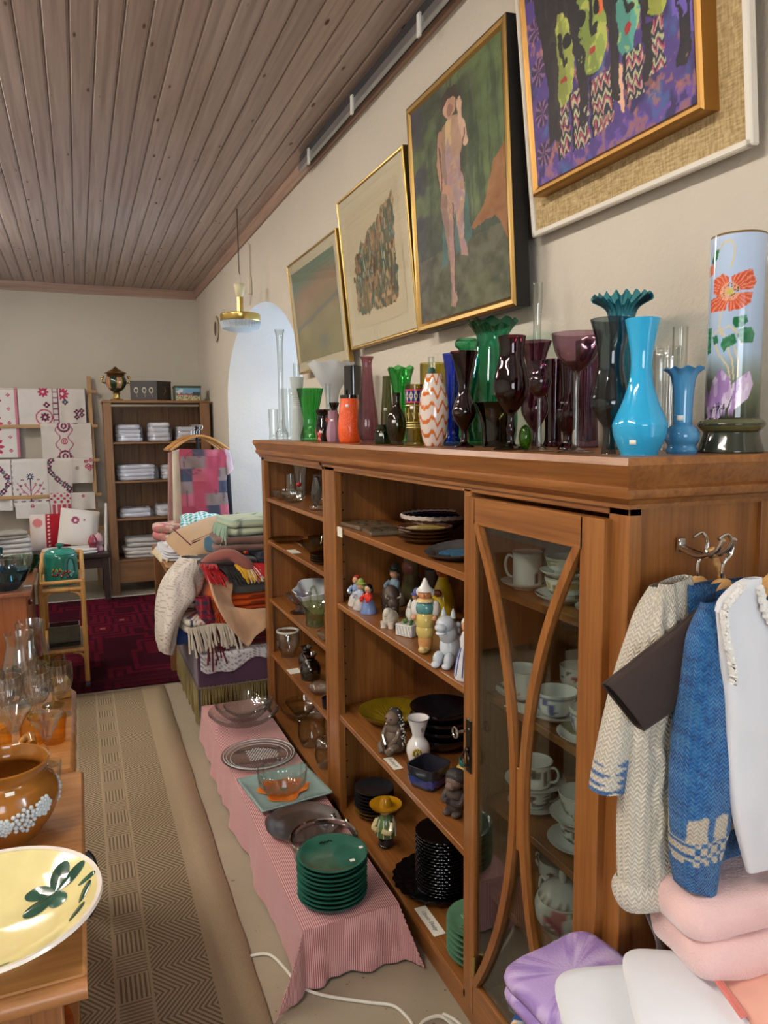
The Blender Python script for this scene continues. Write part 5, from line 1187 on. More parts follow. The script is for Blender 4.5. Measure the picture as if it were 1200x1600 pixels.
for k in range(18):
    o = MB().lathe([(0, .002), (.04, 0), (.05, 0), (.074, .004), (.0785, .0055), (.0805, .0078), (.0795, .0098), (.0765, .0104), (.055, .006), (0, .005)], 120, mod=lambda a, q, r, z: (r*(1+(.016*math.cos(30*a) if r > .07 else 0)), z)).build('black_plate', blk, loc=(.955, 1.885, B+.008+.0098*k), rot=(0, 0, .31*k))
    tag(o, 'black fluted plate topping the tall stack on the lowest shelf' if k == 17 else '%s black fluted plate from the bottom of the tall lowest-shelf stack' % ORD[k], 'plate', 'tall black plate stack')
for k in range(6):
    o = plate('leaf_plate', 'light green relief plate topping the stack by the divider' if k == 5 else '%s light green plate from the bottom of the stack by the divider' % ORD[k], .915, 1.585, B+.0165*k, .088, .022, ceramic((104, 150, 118), .08), 'light green plate stack')
    if k == 5:
        m = MB()
        for (a0, ln) in ((2.2, .055), (3.1, .06), (4.0, .055), (1.3, .045), (5.0, .045)):
            d = Vector((math.cos(a0), math.sin(a0), 0)); nn = Vector((-d.y, d.x, 0))
            for sg in (-1, 1): m.tube(spline([Vector((0, 0, .0085)), d*ln*.5+nn*sg*.012+Vector((0, 0, .0088)), d*ln+Vector((0, 0, .0105))], 5), .0016, 5)
            m.tube([Vector((0, 0, .0085)), d*ln*.9+Vector((0, 0, .010))], .001, 5)
        m.build('leaf_relief', ceramic((126, 172, 138), .08), o)

# ---------------------------------------------------------------- far bookcase: glassware
def vessel(name, label, cat, x, y, z, pf, mat, seg=40, mod=None, th=.002, group='glassware in the far bookcase', n=5):
    o = MB().lathe(shell(smooth_prof(pf, n), th, min(.008, .1*pf[-1][1])), seg, mod=mod).build(name, mat, loc=(x, y, z)); return tag(o, label, cat, group)
CL = VM['clear']; SM = lambda: glass((206, 202, 186), (104, 100, 84), 1.7); SMK = lambda: glass((176, 172, 170), (70, 66, 68), 1.7)
fl = lambda n, a: (lambda t, k, r, z: (r*(1+a*math.cos(n*t)), z))
z1, z2, z3, z4, z5 = 1.171, .961, .671, .395, .105
vessel('cylinder_glass', 'straight clear glass at the far end of the uppermost shelf', 'glass', .95, 3.50, z1, [(.024, 0), (.026, .01), (.028, .11)], CL())
vessel('tall_vase', 'tall clear vase with a red motif, uppermost shelf', 'vase', .96, 3.36, z1, [(.02, 0), (.024, .01), (.024, .06), (.034, .165)], CL())
MB().ell((-.014, -.018, .07), (.012, .012, .012)).build('red_motif', plain((170, 30, 36), .3), bpy.data.objects['tall_vase'])
vessel('cut_bowl', 'low clear cut bowl at the front of the uppermost shelf', 'bowl', .885, 3.36, z1, [(.03, 0), (.04, .008), (.055, .03), (.058, .045)], CL(), 64, fl(16, .03))
vessel('cut_bowl', 'second low clear bowl beside the first, uppermost shelf', 'bowl', .885, 3.22, z1, [(.03, 0), (.04, .01), (.052, .035), (.052, .05)], CL(), 64, fl(12, .03))
t = thing('glass_cat', 'clear glass cat-shaped ornament on the uppermost shelf', 'ornament', (.96, 3.06, z1))
m = MB(); m.ell((0, 0, .055), (.03, .034, .055)); m.build('body', CL(), t); m = MB(); m.ell((-.004, 0, .125), (.025, .027, .025)); m.build('head', CL(), t)
for s_ in (-1, 1): MB().lathe([(.009, 0), (.006, .012), (.0005, .022)], 12, c=(-.004, s_*.015, .142)).build('ear', CL(), t)
for i, (x, y, s_, lb) in enumerate(((.885, 2.86, 1, 'leaf-shaped heavy clear glass piece leaning outward'), (.89, 2.72, .85, 'smaller curved clear glass piece by the upright'))):
    t = thing('glass_sculpture', lb, 'ornament', (x, y, z1)); t.scale = (s_, s_, s_)
    m = MB(); m.lathe(smooth_prof([(.03, 0), (.034, .01), (.03, .02)], 4), 24); m.build('base', CL(), t)
    m = MB(); m.ell((0, .01, .075), (.018, .04, .068), rotm('X', 18)); m.build('blade', glass((200, 208, 206), (70, 78, 78), 1.6), t)
vessel('smoke_bowl', 'smoky olive glass bowl on the second shelf of the far bookcase', 'bowl', .95, 3.05, z2, [(.04, 0), (.05, .006), (.085, .035), (.1, .05)], SM(), 72, fl(9, .03))
vessel('smoke_cup', 'smoky glass cup standing in the olive bowl', 'cup', .95, 3.05, z2+.012, [(.03, 0), (.035, .02), (.05, .06)], SM())
vessel('smoke_dish', 'small flat smoky dish at the far end of the second shelf', 'dish', .90, 3.42, z2, [(.04, 0), (.06, .006), (.085, .018)], SM())
for k in range(4):
    plate('smoke_saucer', '%s dark smoky glass saucer from the bottom, far bookcase' % ORD[k], .91, 2.80, z2+.009*k, .075, .014, SMK(), 'dark smoky saucers')
card('white price card on the second shelf of the far bookcase', .855, 3.13, z2, 0, 0, .10, .04)
# opaline shell bowl
t = thing('shell_bowl', 'white opaline bowl shaped like a bird with wing sides', 'bowl', (.985, 3.15, z3))
mo = lambda a, k, r, z: (r*(1+.06*math.cos(10*a)*min(1, z/.04))*(1+.45*abs(math.sin(a))**2*min(1, z/.05)), z*(1+.45*abs(math.sin(a))**3))
MB().lathe(shell(smooth_prof([(.05, 0), (.055, .006), (.075, .03), (.1, .065), (.115, .085)], 5), .004, .008), 80, mod=mo).build('bowl_body', glass((226, 232, 236), (205, 212, 220), 1, .1, .72), t)
vessel('pedestal_bowl', 'clear pedestal bowl in front of the opaline bird bowl', 'bowl', .885, 3.17, z3, [(.04, 0), (.042, .006), (.018, .012), (.014, .035), (.03, .05), (.055, .08), (.06, .09)], glass((232, 232, 240), (150, 150, 166), 1.3), 64, fl(14, .03))
t = thing('glass_basket', 'pale green glass basket with a looped handle', 'basket', (.885, 2.93, z3))
MB().lathe(shell(smooth_prof([(.034, 0), (.04, .008), (.038, .04), (.05, .075), (.066, .095)], 5), .0025, .012), 64, mod=lambda a, k, r, z: (r*(1+.05*math.cos(8*a)*min(1, z/.09)), z)).build('basket_body', glass((232, 242, 222), (160, 188, 144), 1.6), t)
MB().tube(spline([(0, -.058, .09), (0, -.05, .14), (0, 0, .168), (0, .05, .14), (0, .058, .09)], 6), .005, 8).build('handle', glass((232, 242, 222), (160, 188, 144), 1.6), t)
vessel('clear_dish', 'low clear dish beside the upright, third shelf of the far bookcase', 'dish', .885, 2.70, z3, [(.035, 0), (.05, .01), (.06, .03), (.05, .04)], CL(), 64, fl(12, .03))
o = vessel('rimmed_jar', 'clear round jar with a white rim', 'jar', .895, 3.42, z4, [(.035, 0), (.036, .02), (.05, .05), (.058, .085), (.055, .115), (.05, .125)], CL())
MB().lathe([(.049, .122), (.056, .124), (.056, .131), (.049, .132), (.049, .122)], 36, caps=False).build('white_rim', plain((224, 222, 216), .3), o)
for i, (x, y, s_, lb) in enumerate(((.93, 3.22, 1, 'smoky grey bottle-shaped glass behind its twin'), (.90, 3.06, 1.15, 'larger smoky grey bottle-shaped glass with a sticker'), (1.03, 3.02, 1.1, 'smoky grey bottle-shaped glass at the very back'))):
    o = vessel('smoke_bottle', lb, 'bottle', x, y, z4, [(.034*s_, 0), (.038*s_, .01), (.04*s_, .045*s_), (.028*s_, .07*s_), (.018*s_, .08*s_), (.022*s_, .09*s_), (.027*s_, .1*s_)], SMK())
sticker(o, (.9, 3.06), .044, .04)
vessel('cut_dish', 'small clear cut dish by the upright, fourth shelf', 'dish', .885, 2.87, z4, [(.03, 0), (.04, .01), (.05, .03), (.04, .045), (.02, .055)], CL(), 64, fl(10, .05))
o = vessel('blue_dish', 'little cobalt blue dish by the upright', 'dish', .875, 2.70, z4, [(.03, 0), (.034, .006), (.036, .04)], glass((70, 90, 200), (10, 14, 90)))
sticker(o, (.875, 2.7), .036, .02)
card('white price card on the fourth shelf of the far bookcase', .86, 3.19, z4, 0, 0, .07, .055)
vessel('clear_bowl', 'wide clear bowl on the floor shelf of the far bookcase', 'bowl', .935, 3.34, z5, [(.04, 0), (.05, .006), (.09, .035), (.105, .055)], CL(), 64, fl(12, .02))
vessel('clear_bowl', 'smaller clear bowl nested in the wide floor-shelf bowl', 'bowl', .935, 3.34, z5+.014, [(.03, 0), (.04, .01), (.066, .045), (.08, .07)], CL())
t = thing('glass_pitcher', 'clear glass pitcher on the floor shelf', 'pitcher', (.89, 3.03, z5))
MB().lathe(shell(smooth_prof([(.045, 0), (.05, .008), (.062, .05), (.06, .09), (.066, .125)], 5), .0025, .008), 44).build('body', CL(), t)
MB().tube(spline([(0, -.058, .11), (0, -.1, .1), (0, -.1, .05), (0, -.06, .03)], 5), .005, 8).build('handle', CL(), t)
vessel('lidded_jar', 'clear jar with rounded cover on the floor shelf', 'jar', .885, 2.80, z5, [(.035, 0), (.04, .008), (.05, .05), (.045, .085), (.05, .095), (.04, .12), (.012, .132)], CL())

# ================================================================ cloth helpers
def folded(name, label, cat, loc, w, d, h, mat, layers=3, rz=0, seed=0, group=None, rot=None, parent=None, jit=.04, colf=None, n=44):
    m = MB(); t = h/layers; lev = [(0, .08), (.5, .04), (.86, 0), (.97, .12), (1, .5), (.97, .88), (.86, 1), (.5, 1.03), (0, 1.02)]
    a = np.linspace(0, 2*PI, n, endpoint=False); r_ = np.random.default_rng(seed+3)
    for i in range(layers):
        jw, jd = w/2*(1-jit*r_.random()), d/2*(1-jit*r_.random()); ox, oy = r_.normal(0, jit*w*.12), r_.normal(0, jit*d*.12)
        px = np.sign(np.cos(a))*np.abs(np.cos(a))**.38; py = np.sign(np.sin(a))*np.abs(np.sin(a))**.38
        rows = []
        for s_, z in lev:
            x = px*s_*jw+ox; y = py*s_*jd+oy
            nz = (fbm(x*14+seed*3.1+i, y*14)-.5)*t*.35*(.4+.6*s_)
            rows.append(np.stack([x*(1+(fbm(y*9+i, x*9+seed)-.5)*.05), y*(1+(fbm(x*9+i, y*9+seed)-.5)*.05), (i+z)*t+nz], -1))
        P = np.array(rows); P = np.concatenate([P, P[:, :1]], 1)
        C = None if colf is None else colf(P[..., 0], P[..., 1], P[..., 2])
        m.grid(P, C)
    o = m.build(name, mat, parent, loc=loc, rot=rot or (0, 0, rz), ang=70)
    return o if parent is not None else tag(o, label, cat, group)
def drape(name, label, cat, P, mat, solid=.004, C=None, raw=None, parent=None, group=None):
    m = MB()
    if raw is not None:
        m.grid(P); m.c = np.concatenate([raw.reshape(-1, raw.shape[-1]), np.zeros((raw.size//raw.shape[-1], 4-raw.shape[-1]))], 1).tolist()
    else: m.grid(P, C)
    o = m.build(name, mat, parent, ang=80, solid=solid)
    return o if parent is not None else tag(o, label, cat, group)
def stitched(P, C, name, parent, mat):
    """knitted surface: stitch coordinates follow the length around and along the cloth"""
    o = MB().grid(P, C).build(name, mat, parent, world=True, ang=80)
    a = np.concatenate([np.zeros((P.shape[0], 1)), np.cumsum(np.linalg.norm(np.diff(P, axis=1), axis=2), 1)], 1).mean(0)
    b = np.concatenate([[0], np.cumsum(np.linalg.norm(np.diff(P.mean(1), axis=0), axis=1))])
    S_ = np.zeros(P.shape, np.float32); S_[..., 0] = a[None]; S_[..., 1] = b[:, None]
    o.data.attributes.new('Stitch', 'FLOAT_VECTOR', 'POINT').data.foreach_set('vector', S_.ravel()); return o
def rloft(rows, yc, nu=40, nv=60, wr=.004, seed=0, ex=.75):
    """rows (Lx, Lz, Rx, Rz, half thickness): flattened tube hanging in the xz plane"""
    R_ = np.array(spline(rows, max(2, nv//(len(rows)-1)))); a = np.linspace(0, 2*PI, nu)
    c, s_ = np.cos(a), np.sin(a); c = np.sign(c)*np.abs(c)**ex; s_ = np.sign(s_)*np.abs(s_)**ex
    L = R_[:, None, 0:2]; Rt = R_[:, None, 2:4]; mid = (L+Rt)/2; hv = (Rt-L)/2
    xz = mid+hv*c[None, :, None]; y = yc+R_[:, 4:5]*s_[None]
    y = y+(fbm(xz[..., 0]*16+seed, xz[..., 1]*7, seed, 2)-.5)*wr*2*np.abs(s_)[None]
    return np.stack([xz[..., 0], y, xz[..., 1]], -1)
@cached
def stripe_mat(c1, c2, per, axis=0, per2=0, c3=None):
    """stripes from the cloth's own width/length kept per vertex"""
    n = N('striped_cloth'); at = n.n('Attribute'); at.attribute_name = 'Col'; sp = n.n('SeparateColor'); n.l(at.outputs[0], sp.inputs[0])
    U = Ex(n, sp.outputs[0]); V = Ex(n, sp.outputs[1]); a = (U*(2*PI/per)).sin()*.5+.5
    c = n.mix(a.k, L4(c1), L4(c2))
    if per2:
        b = (V*(2*PI/per2)).sin().gt(0); g = (U*(2*PI/per)).sin().gt(0)
        c = n.mix(((b+g)*.5).k, L4(c1), L4(c2))
    tx = n.n('TexNoise', i_Scale=700.0); n.l(n.coord(), tx.inputs[0])
    bs = n.bsdf(c, .95, Specular_IOR_Level=.1, Sheen_Weight=.2); n.bump(bs, tx.outputs[0], .3, .001); return n.m

# ================================================================ low bench under a striped cloth
t = thing('low_bench', 'low plank bench under the red striped cloth', 'bench', (.62, 2.65, 0))
for x in (.53, .615, .70): MB().box(x-.04, x+.04, 1.80, 3.50, .14, .162).build('plank', wood((168, 128, 84), (120, 84, 50), 1, 1), t, world=True, smooth=False)
for y in (1.95, 2.65, 3.35): MB().box(.50, .74, y-.03, y+.03, 0, .14).build('leg', wood((168, 128, 84), (120, 84, 50), 1, 2), t, world=True, smooth=False)
x0, x1, yn, yf, zt = .485, .765, 1.775, 3.52, .167
us = np.concatenate([np.linspace(-.165, 0, 26), np.linspace(0, x1-x0, 30)[1:], (x1-x0)+np.linspace(0, .14, 12)[1:]]); vs = np.concatenate([np.linspace(yf-yn, 0, 70), -np.linspace(0, .165, 26)[1:]])
U, V_ = np.meshgrid(us, vs, indexing='ij'); wd = x1-x0
dl = np.clip(-U, 0, None); dr = np.clip(U-wd, 0, None); df = np.clip(-V_, 0, None); ds = np.maximum(dl, dr)
wr1 = (fbm(V_*9, U*2, 3)-.5); wr2 = (fbm(U*11, V_*3, 6)-.5)
mn = np.minimum(dl+dr, df)
X = x0+np.clip(U, 0, wd)-dl*(.12+.28*wr1)+dr*.03-np.where(dl > 0, mn*.55, 0)+np.where(dr > 0, mn*.3, 0)
Y = yn+np.clip(V_, 0, None)-df*(.10+.5*wr2)-mn*.5+np.where((df > 0), .05*np.sin(U*22)*df, 0)
Zc = zt-np.maximum(ds, df)*.985-.10*mn+.0035*fbm(U*9, V_*7, 11)
Zc = np.maximum(Zc, .004+.01*fbm(U*30, V_*30, 5))
drape('striped_cloth', 'red and white pinstriped cloth draped over the low bench', 'tablecloth', np.stack([X, Y, Zc], -1), stripe_mat((170, 74, 84), (228, 196, 192), .0056), .0025, raw=np.stack([U+.2, V_+.3], -1))
ZB = .1715
def ring(r, z, rt, n=48): return MB().tube([(r*math.cos(a), r*math.sin(a), z) for a in np.linspace(0, 2*PI, n+1)[:-1]], rt, 8, True)
BG = 'glass on the low bench'
vessel('large_glass_bowl', 'largest clear glass bowl at the far end of the bench', 'bowl', .625, 3.20, ZB+.012, [(.06, 0), (.075, .004), (.13, .03), (.158, .06)], CL(), 72, None, .004, BG)
vessel('leaf_bowl', 'scalloped clear bowl nested in the largest one', 'bowl', .625, 3.205, ZB+.03, [(.05, 0), (.065, .006), (.105, .04), (.13, .075)], CL(), 72, lambda a, k, r, z: (r*(1+.05*math.cos(5*a)*min(1, z/.05)), z*(1+.12*math.cos(5*a))), .003, BG)
vessel('leaf_dish', 'leaf-shaped clear dish standing in the nested bowls', 'dish', .615, 3.17, ZB+.06, [(.03, 0), (.045, .01), (.075, .035), (.085, .05)], CL(), 60, lambda a, k, r, z: (r*(1+.4*abs(math.cos(a/2))**6*min(1, z/.03)), z), .003, BG)
t = thing('glass_platter', 'flat round clear platter with a beaded centre', 'platter', (.612, 2.845, ZB), group=BG)
MB().lathe([(0, .004), (.1, .004), (.105, .002), (.15, .016), (.153, .02), (.148, .021), (.108, .009), (0, .009)], 64).build('plate_body', glass((240, 244, 243), (150, 158, 156), 1.6), t)
m = MB()
for i in range(-5, 6):
    for j in range(-5, 6):
        x, y = i*.012+(j % 2)*.006+.02, j*.0105+.02
        if x*x+y*y < .075**2: m.ell((x, y, .0095), (.0035, .0035, .002), seg=6, rings=4)
o = m.build('beaded_pattern', plain((222, 226, 224), .08, 0, .8), t); o['kind'] = 'stuff'
for k, rr in enumerate((.115, .13, .142)): ring(rr, .010+.005*k, .0016).build('rim_ridge', plain((214, 218, 216), .08, 0, .8), t)
t = thing('square_dish', 'square pale blue-green dish with an orange flower', 'dish', (.633, 2.53, ZB), .12)
P = np.array([[(sx*.135, sy*.135, .006+.018*max(abs(sx), abs(sy))**5) for sy in np.linspace(-1, 1, 25)] for sx in np.linspace(-1, 1, 25)])
MB().grid(P).build('dish_body', ceramic((150, 176, 172), .05), t, solid=.006)
P = np.array([[(.095*q*(1+.16*math.sin(3*a+1)+.08*math.sin(7*a))*math.cos(a), .085*q*(1+.16*math.sin(3*a+1)+.08*math.sin(7*a))*math.sin(a), .0105+.018*(.7*q)**5) for q in np.linspace(0, 1, 10)] for a in np.linspace(0, 2*PI, 60)])
Aa, Q = np.meshgrid(np.linspace(0, 2*PI, 60), np.linspace(0, 1, 10), indexing='ij'); Cc = np.zeros(Aa.shape+(3,)); Cc[:] = (224, 110, 36); put(Cc, np.clip(fbm(Aa*3, Q*4, 2)*2-.8, 0, 1), (238, 158, 72)); put(Cc, Q < .22, (120, 110, 50))
MB().grid(P, Cc).build('orange_flower', vcol(.2), t)
vessel('fluted_bowl', 'clear fluted bowl standing on the square orange-flowered dish', 'bowl', .625, 2.52, ZB+.016, [(.055, 0), (.065, .004), (.085, .03), (.09, .075), (.092, .08)], CL(), 96, fl(12, .025), .003, BG)
t = thing('pewter_tray', 'grey metal tray with lobed raised rim', 'tray', (.63, 2.27, ZB), .3)
MB().lathe([(0, .004), (.085, .004), (.095, .008), (.122, .018), (.126, .022), (.12, .021), (.095, .0115), (.083, .007), (0, .007)], 96, mod=lambda a, k, r, z: (r*(1+(.035*abs(math.cos(4*a))**.5-.02)*(1 if r > .09 else 0)), z)).build('tray_body', plain((186, 186, 188), .3, 1), t)
m = MB()
for k in range(5): m.ell((.108*math.cos(-.9+k*.16), .108*math.sin(-.9+k*.16), .017), (.010, .007, .004), seg=10, rings=6)
m.build('cast_fruit_ornament', plain((176, 176, 178), .25, 1), t)
t = thing('metal_rimmed_bowl', 'clear pressed glass bowl with silver rim and side lugs', 'bowl', (.632, 2.045, ZB))
MB().lathe(shell(smooth_prof([(.07, 0), (.08, .005), (.092, .03), (.099, .07), (.1, .078)], 4), .003, .006), 96, mod=lambda a, k, r, z: (r*(1+.018*math.cos(24*a)*min(1, max(0, (.06-z)/.03))), z)).build('glass_body', CL(), t)
MB().lathe([(.098, .070), (.1035, .072), (.105, .086), (.102, .090), (.098, .086), (.0975, .072)], 64, caps=False).build('silver_rim', plain((190, 188, 186), .12, 1), t)
for s_ in (0, PI):
    m = MB(); m.ell((.106*math.cos(s_+.5), .106*math.sin(s_+.5), .084), (.009, .009, .012)); m.tube([(.106*math.cos(s_+.5), .106*math.sin(s_+.5), .08), (.116*math.cos(s_+.5), .116*math.sin(s_+.5), .06)], .003, 6); m.build('lug', plain((190, 188, 186), .15, 1), t)
gg = ceramic((44, 100, 84), .1)
for k in range(10):
    o = MB().lathe([(0, .003), (.055, .003), (.058, 0), (.066, 0), (.09, .007), (.098, .012), (.1, .0155), (.097, .0165), (.09, .0145), (.07, .0075), (0, .0065)], 56).build('green_plate', gg, loc=(.605+.002*math.sin(k*3), 1.885+.002*math.cos(k*2.3), ZB+.0128*k))
    tag(o, 'dark green plate with stepped relief topping the stack on the bench' if k == 9 else '%s dark green plate from the bottom of the bench stack' % ORD[k], 'plate', 'dark green plates on the bench')
m = MB()
for sg in (0, PI):
    for k in range(7): m.box(-.02+.0055*k, -.02+.0055*(k+1), .060+(.0045 if k % 2 else 0), .064+(.0045 if k % 2 else 0), .0105, .0125, .0005)
m.build('meander_relief', ceramic((34, 84, 70), .1), o, smooth=False)
MB().box(.035, .049, -.055, -.044, .0082, .0092, 0).build('price_sticker', plain((236, 236, 230), .7), o, smooth=False)
MB().box(.078, .090, -.012, -.002, .0135, .0145, 0).build('price_sticker', plain((236, 236, 230), .7), o, smooth=False)
# ---- white extension lead on the floor
pts = spline([(.36, 1.95, .006), (.43, 1.93, .006), (.475, 1.79, .006), (.52, 1.73, .006), (.62, 1.66, .006), (.68, 1.62, .006), (.70, 1.56, .006), (.695, 1.52, .008), (.73, 1.54, .012), (.775, 1.535, .012), (.79, 1.49, .008), (.77, 1.44, .006)], 8)
tag(MB().tube(pts, .0042, 8).build('extension_cable', plain((226, 222, 208), .5)), 'white cable winding over the floor past the cloth', 'cable')
pts = spline([(.80, 1.50, .006), (.775, 1.52, .03), (.795, 1.47, .035), (.80, 1.43, .006)], 6)
tag(MB().tube(pts, .004, 8).build('loose_cable', plain((226, 222, 208), .5)), 'short white cable loop by the foot of the bookcase', 'cable')

# ================================================================ trunk with textile pile
TX0, TX1, TY0, TY1, TZ = .50, 1.16, 3.64, 4.45, .385
t = thing('ottoman_trunk', 'purple upholstered trunk with fringe below the blankets', 'trunk', (.83, 4.05, 0))
MB().box(TX0, TX1, TY0, TY1, .02, TZ, .02).build('trunk_body', cloth((70, 50, 62)), t, world=True)
pr_ = cloth((82, 56, 76), .12)
MB().box(TX0-.012, TX1, TY0-.014, TY0-.002, .225, TZ+.004, .004).build('velvet_valance', pr_, t, world=True)
MB().box(TX0-.014, TX0-.002, TY0-.01, TY1, .225, TZ+.004, .004).build('velvet_valance', pr_, t, world=True)
m = MB()
for a, b in (((TX0-.014, TY0-.018, .222), (TX1, TY0-.018, .222)), ((TX0-.018, TY0-.014, .222), (TX0-.018, TY1, .222))):
    a, b = Vector(a), Vector(b); L = (b-a).length; n_ = int(L/.006)
    for ph in (0, PI): m.tube([a+(b-a)*k/n_+Vector((0, 0, .0035*math.sin(k*.9+ph)))+Vector((.0035*math.cos(k*.9+ph), .0035*math.cos(k*.9+ph), 0)) for k in range(n_+1)], .003, 4)
m.build('twisted_cord', cloth((120, 100, 84)), t, world=True)
m = MB()
for k in range(95):
    y = TY0+(TY1-TY0)*k/94; l = random.uniform(.17, .2); j = random.uniform(-.006, .006); m.tube([(TX0-.016, y, .218), (TX0-.02+j, y+j, .218-l*.5), (TX0-.016+j, y-j, .218-l)], .0032, 4)
for k in range(80):
    x = TX0+(TX1-TX0)*k/79; l = random.uniform(.17, .2); j = random.uniform(-.006, .006); m.tube([(x, TY0-.016, .218), (x+j, TY0-.02, .218-l*.5), (x-j, TY0-.016+j*.3, .218-l)], .0032, 4)
o = m.build('fringe', cloth((140, 122, 66), .25), t, world=True); o['kind'] = 'stuff'

def tassels(parent, pts, dirs, n, ln, col, rt=.003, seed=0, name='fringe'):
    m = MB(); r_ = random.Random(seed); P_ = [Vector(p) for p in pts]
    for k in range(n):
        u = k/(n-1)*(len(P_)-1); i = min(int(u), len(P_)-2); p = P_[i].lerp(P_[i+1], u-i); d = Vector(dirs)+Vector((r_.uniform(-.25, .25), r_.uniform(-.2, .1), r_.uniform(-.1, .1)))
        q = p+d*ln*r_.uniform(.75, 1.1); m.tube([p, p.lerp(q, .5)+Vector((0, -.004, .004)), q], rt, 5)
    o = m.build(name, cloth(col), parent, ang=60)
    if n > 40: o['kind'] = 'stuff'
    return o
TZ2 = TZ+.006
PG = 'textiles piled on the trunk'
def lay(i, z): return z
folded('red_blanket', 'folded deep red and black blanket at the bottom of the trunk pile', 'blanket', (.87, 3.98, TZ2), .56, .62, .10, cloth((98, 18, 22), .25), 3, 0, 1, PG)
# lace edge under the pile
us, vs = np.linspace(.50, 1.1, 70), np.linspace(0, 1, 24); U, V_ = np.meshgrid(us, vs, indexing='ij')
dp = (.07+.03*np.sin(U*22)+.05*np.exp(-((U-.53)/.05)**2)); s_ = V_*(.10+dp)
Yl = np.where(s_ < .1, TY0+.085-s_, TY0-.020-.004*np.sin(U*40)); Zl = np.where(s_ < .1, TZ2+.002, TZ2-(s_-.1))
hole = (np.sin(U*2*PI/.012)*np.sin(s_*2*PI/.012) > .55); Cl = np.zeros(U.shape+(3,)); Cl[:] = (214, 212, 214); put(Cl, hole, (120, 104, 112))
drape('lace_cloth', 'white lace cloth edge hanging over the trunk front', 'cloth', np.stack([U, Yl, Zl], -1), vcol(.95), .003, Cl, group=PG)
folded('navy_cushion', 'blue cushion corner showing at the outer end of the trunk', 'cushion', (.485, 4.0, TZ2), .19, .40, .085, cloth((44, 66, 124)), 1, 0, 5, PG)
# striped rug with woolly fringe
def rugc(x, y, z):
    C = np.zeros(x.shape+(3,)); C[:] = (214, 204, 190); f = (x*16+.3) % 1.6
    put(C, (f > .2) & (f < .42), (58, 66, 92)); put(C, (f > .62) & (f < .7), (58, 66, 92)); put(C, (f > .9) & (f < 1.0), (160, 60, 70)); return C
o = folded('striped_rug', 'cream rug with navy and red stripes and thick woolly fringe', 'rug', (.555, 3.88, TZ2+.092), .26, .42, .075, vcol(.95, .4, 300.), 2, .1, 6, PG, colf=rugc, n=96)
tassels(o, [(-.12, -.205, .04), (.0, -.212, .05), (.12, -.2, .03)], (0.05, -.35, -1), 42, .12, (196, 184, 166), .0055, 3)
tassels(o, [(-.03, -.215, .0), (.07, -.212, .0)], (0.05, -.3, -1), 16, .15, (96, 24, 32), .005, 4, 'dark_fringe')
# rolled orange blanket
m = MB(); P = []
t = thing('orange_blanket', 'thick orange blanket with brown stripes rolled at its end', 'blanket', (.85, 3.93, TZ2+.108), group=PG)
def orc(x, y, z):
    C = np.zeros(x.shape+(3,)); C[:] = (206, 84, 22); put(C, (np.sin(z*190+y*30) > .5) & (x > -.1), (112, 34, 20)); return C
folded('folded_body', '', '', (.03, .02, 0), .50, .52, .165, vcol(.95, .4, 300.), 5, 0, 7, parent=t, colf=orc, n=80)
ca = np.linspace(0, 2*PI, 49); rr = np.linspace(0, .068, 26)
Rg, Ag = np.meshgrid(rr, ca, indexing='ij'); Cc = np.zeros(Rg.shape+(3,)); Cc[:] = (196, 74, 22); put(Cc, np.sin(Rg*520-Ag) > .1, (112, 34, 18))
MB().grid(np.stack([-.19+Rg*np.cos(Ag)*1.1, np.full_like(Rg, -.25)-.004*np.sin(Rg*520-Ag), .052+Rg*np.sin(Ag)*.8], -1), Cc).build('rolled_end', vcol(.95, .4), t)
MB().lathe([(.068, -.25), (.07, -.24), (.07, .1)], 36, axis=(0, 1, 0)).xf(Matrix.Diagonal((1.1, 1, .8, 1))).xf(Matrix.Translation((-.19, 0, .052))).build('roll', cloth((190, 78, 26), .12), t)
m = MB(); m.ell((-.245, .0, .11), (.055, .22, .13), rotm('Y', 12), 24, 16); m.build('outer_fold', cloth((212, 92, 28), .1), t)
# tan towel hanging to a point in front
def ruled(Lp, Rp, n1=50, n2=40):
    a = np.array(spline(Lp, n1//(len(Lp)-1))); b = np.array(spline(Rp, n1//(len(Rp)-1))); k = min(len(a), len(b)); t_ = np.linspace(0, 1, n2)[None, :, None]
    a = a[np.linspace(0, len(a)-1, k).astype(int)]; b = b[np.linspace(0, len(b)-1, k).astype(int)]; return a[:, None]*(1-t_)+b[:, None]*t_
P = ruled([(.575, 3.86, .78), (.566, 3.70, .755), (.585, 3.66, .66), (.63, 3.64, .55), (.722, 3.635, .425)], [(.70, 3.86, .76), (.68, 3.72, .725), (.69, 3.69, .60), (.875, 3.66, .575), (.735, 3.63, .42)])
Wn = fbm(P[..., 0]*18, P[..., 2]*12, 5); P[..., 1] -= .04+.02*(Wn-.5)+.012*np.sin(P[..., 0]*40+P[..., 2]*25)
drape('tan_towel', 'tan terry towel hanging down to a point over the orange blanket', 'towel', P, cloth((206, 166, 132), .08, 500., .98, 1.0), .014, group=PG)
folded('knit_sweater', 'dark grey knitted sweater folded on the pile', 'sweater', (.86, 3.90, TZ2+.275), .46, .42, .10, cloth((88, 88, 86), .2, 350., .98, 1.0), 2, .1, 8, PG)
folded('navy_garment', 'navy garment bundled against the bookcase', 'garment', (.99, 3.95, TZ2+.378), .30, .4, .09, cloth((30, 32, 54), .2), 2, 0, 9, PG)
o = folded('tassel_shawl', 'black shawl with red and yellow tassels on the pile', 'shawl', (.67, 3.87, TZ2+.376), .30, .34, .07, cloth((36, 26, 28), .3), 2, .2, 10, PG)
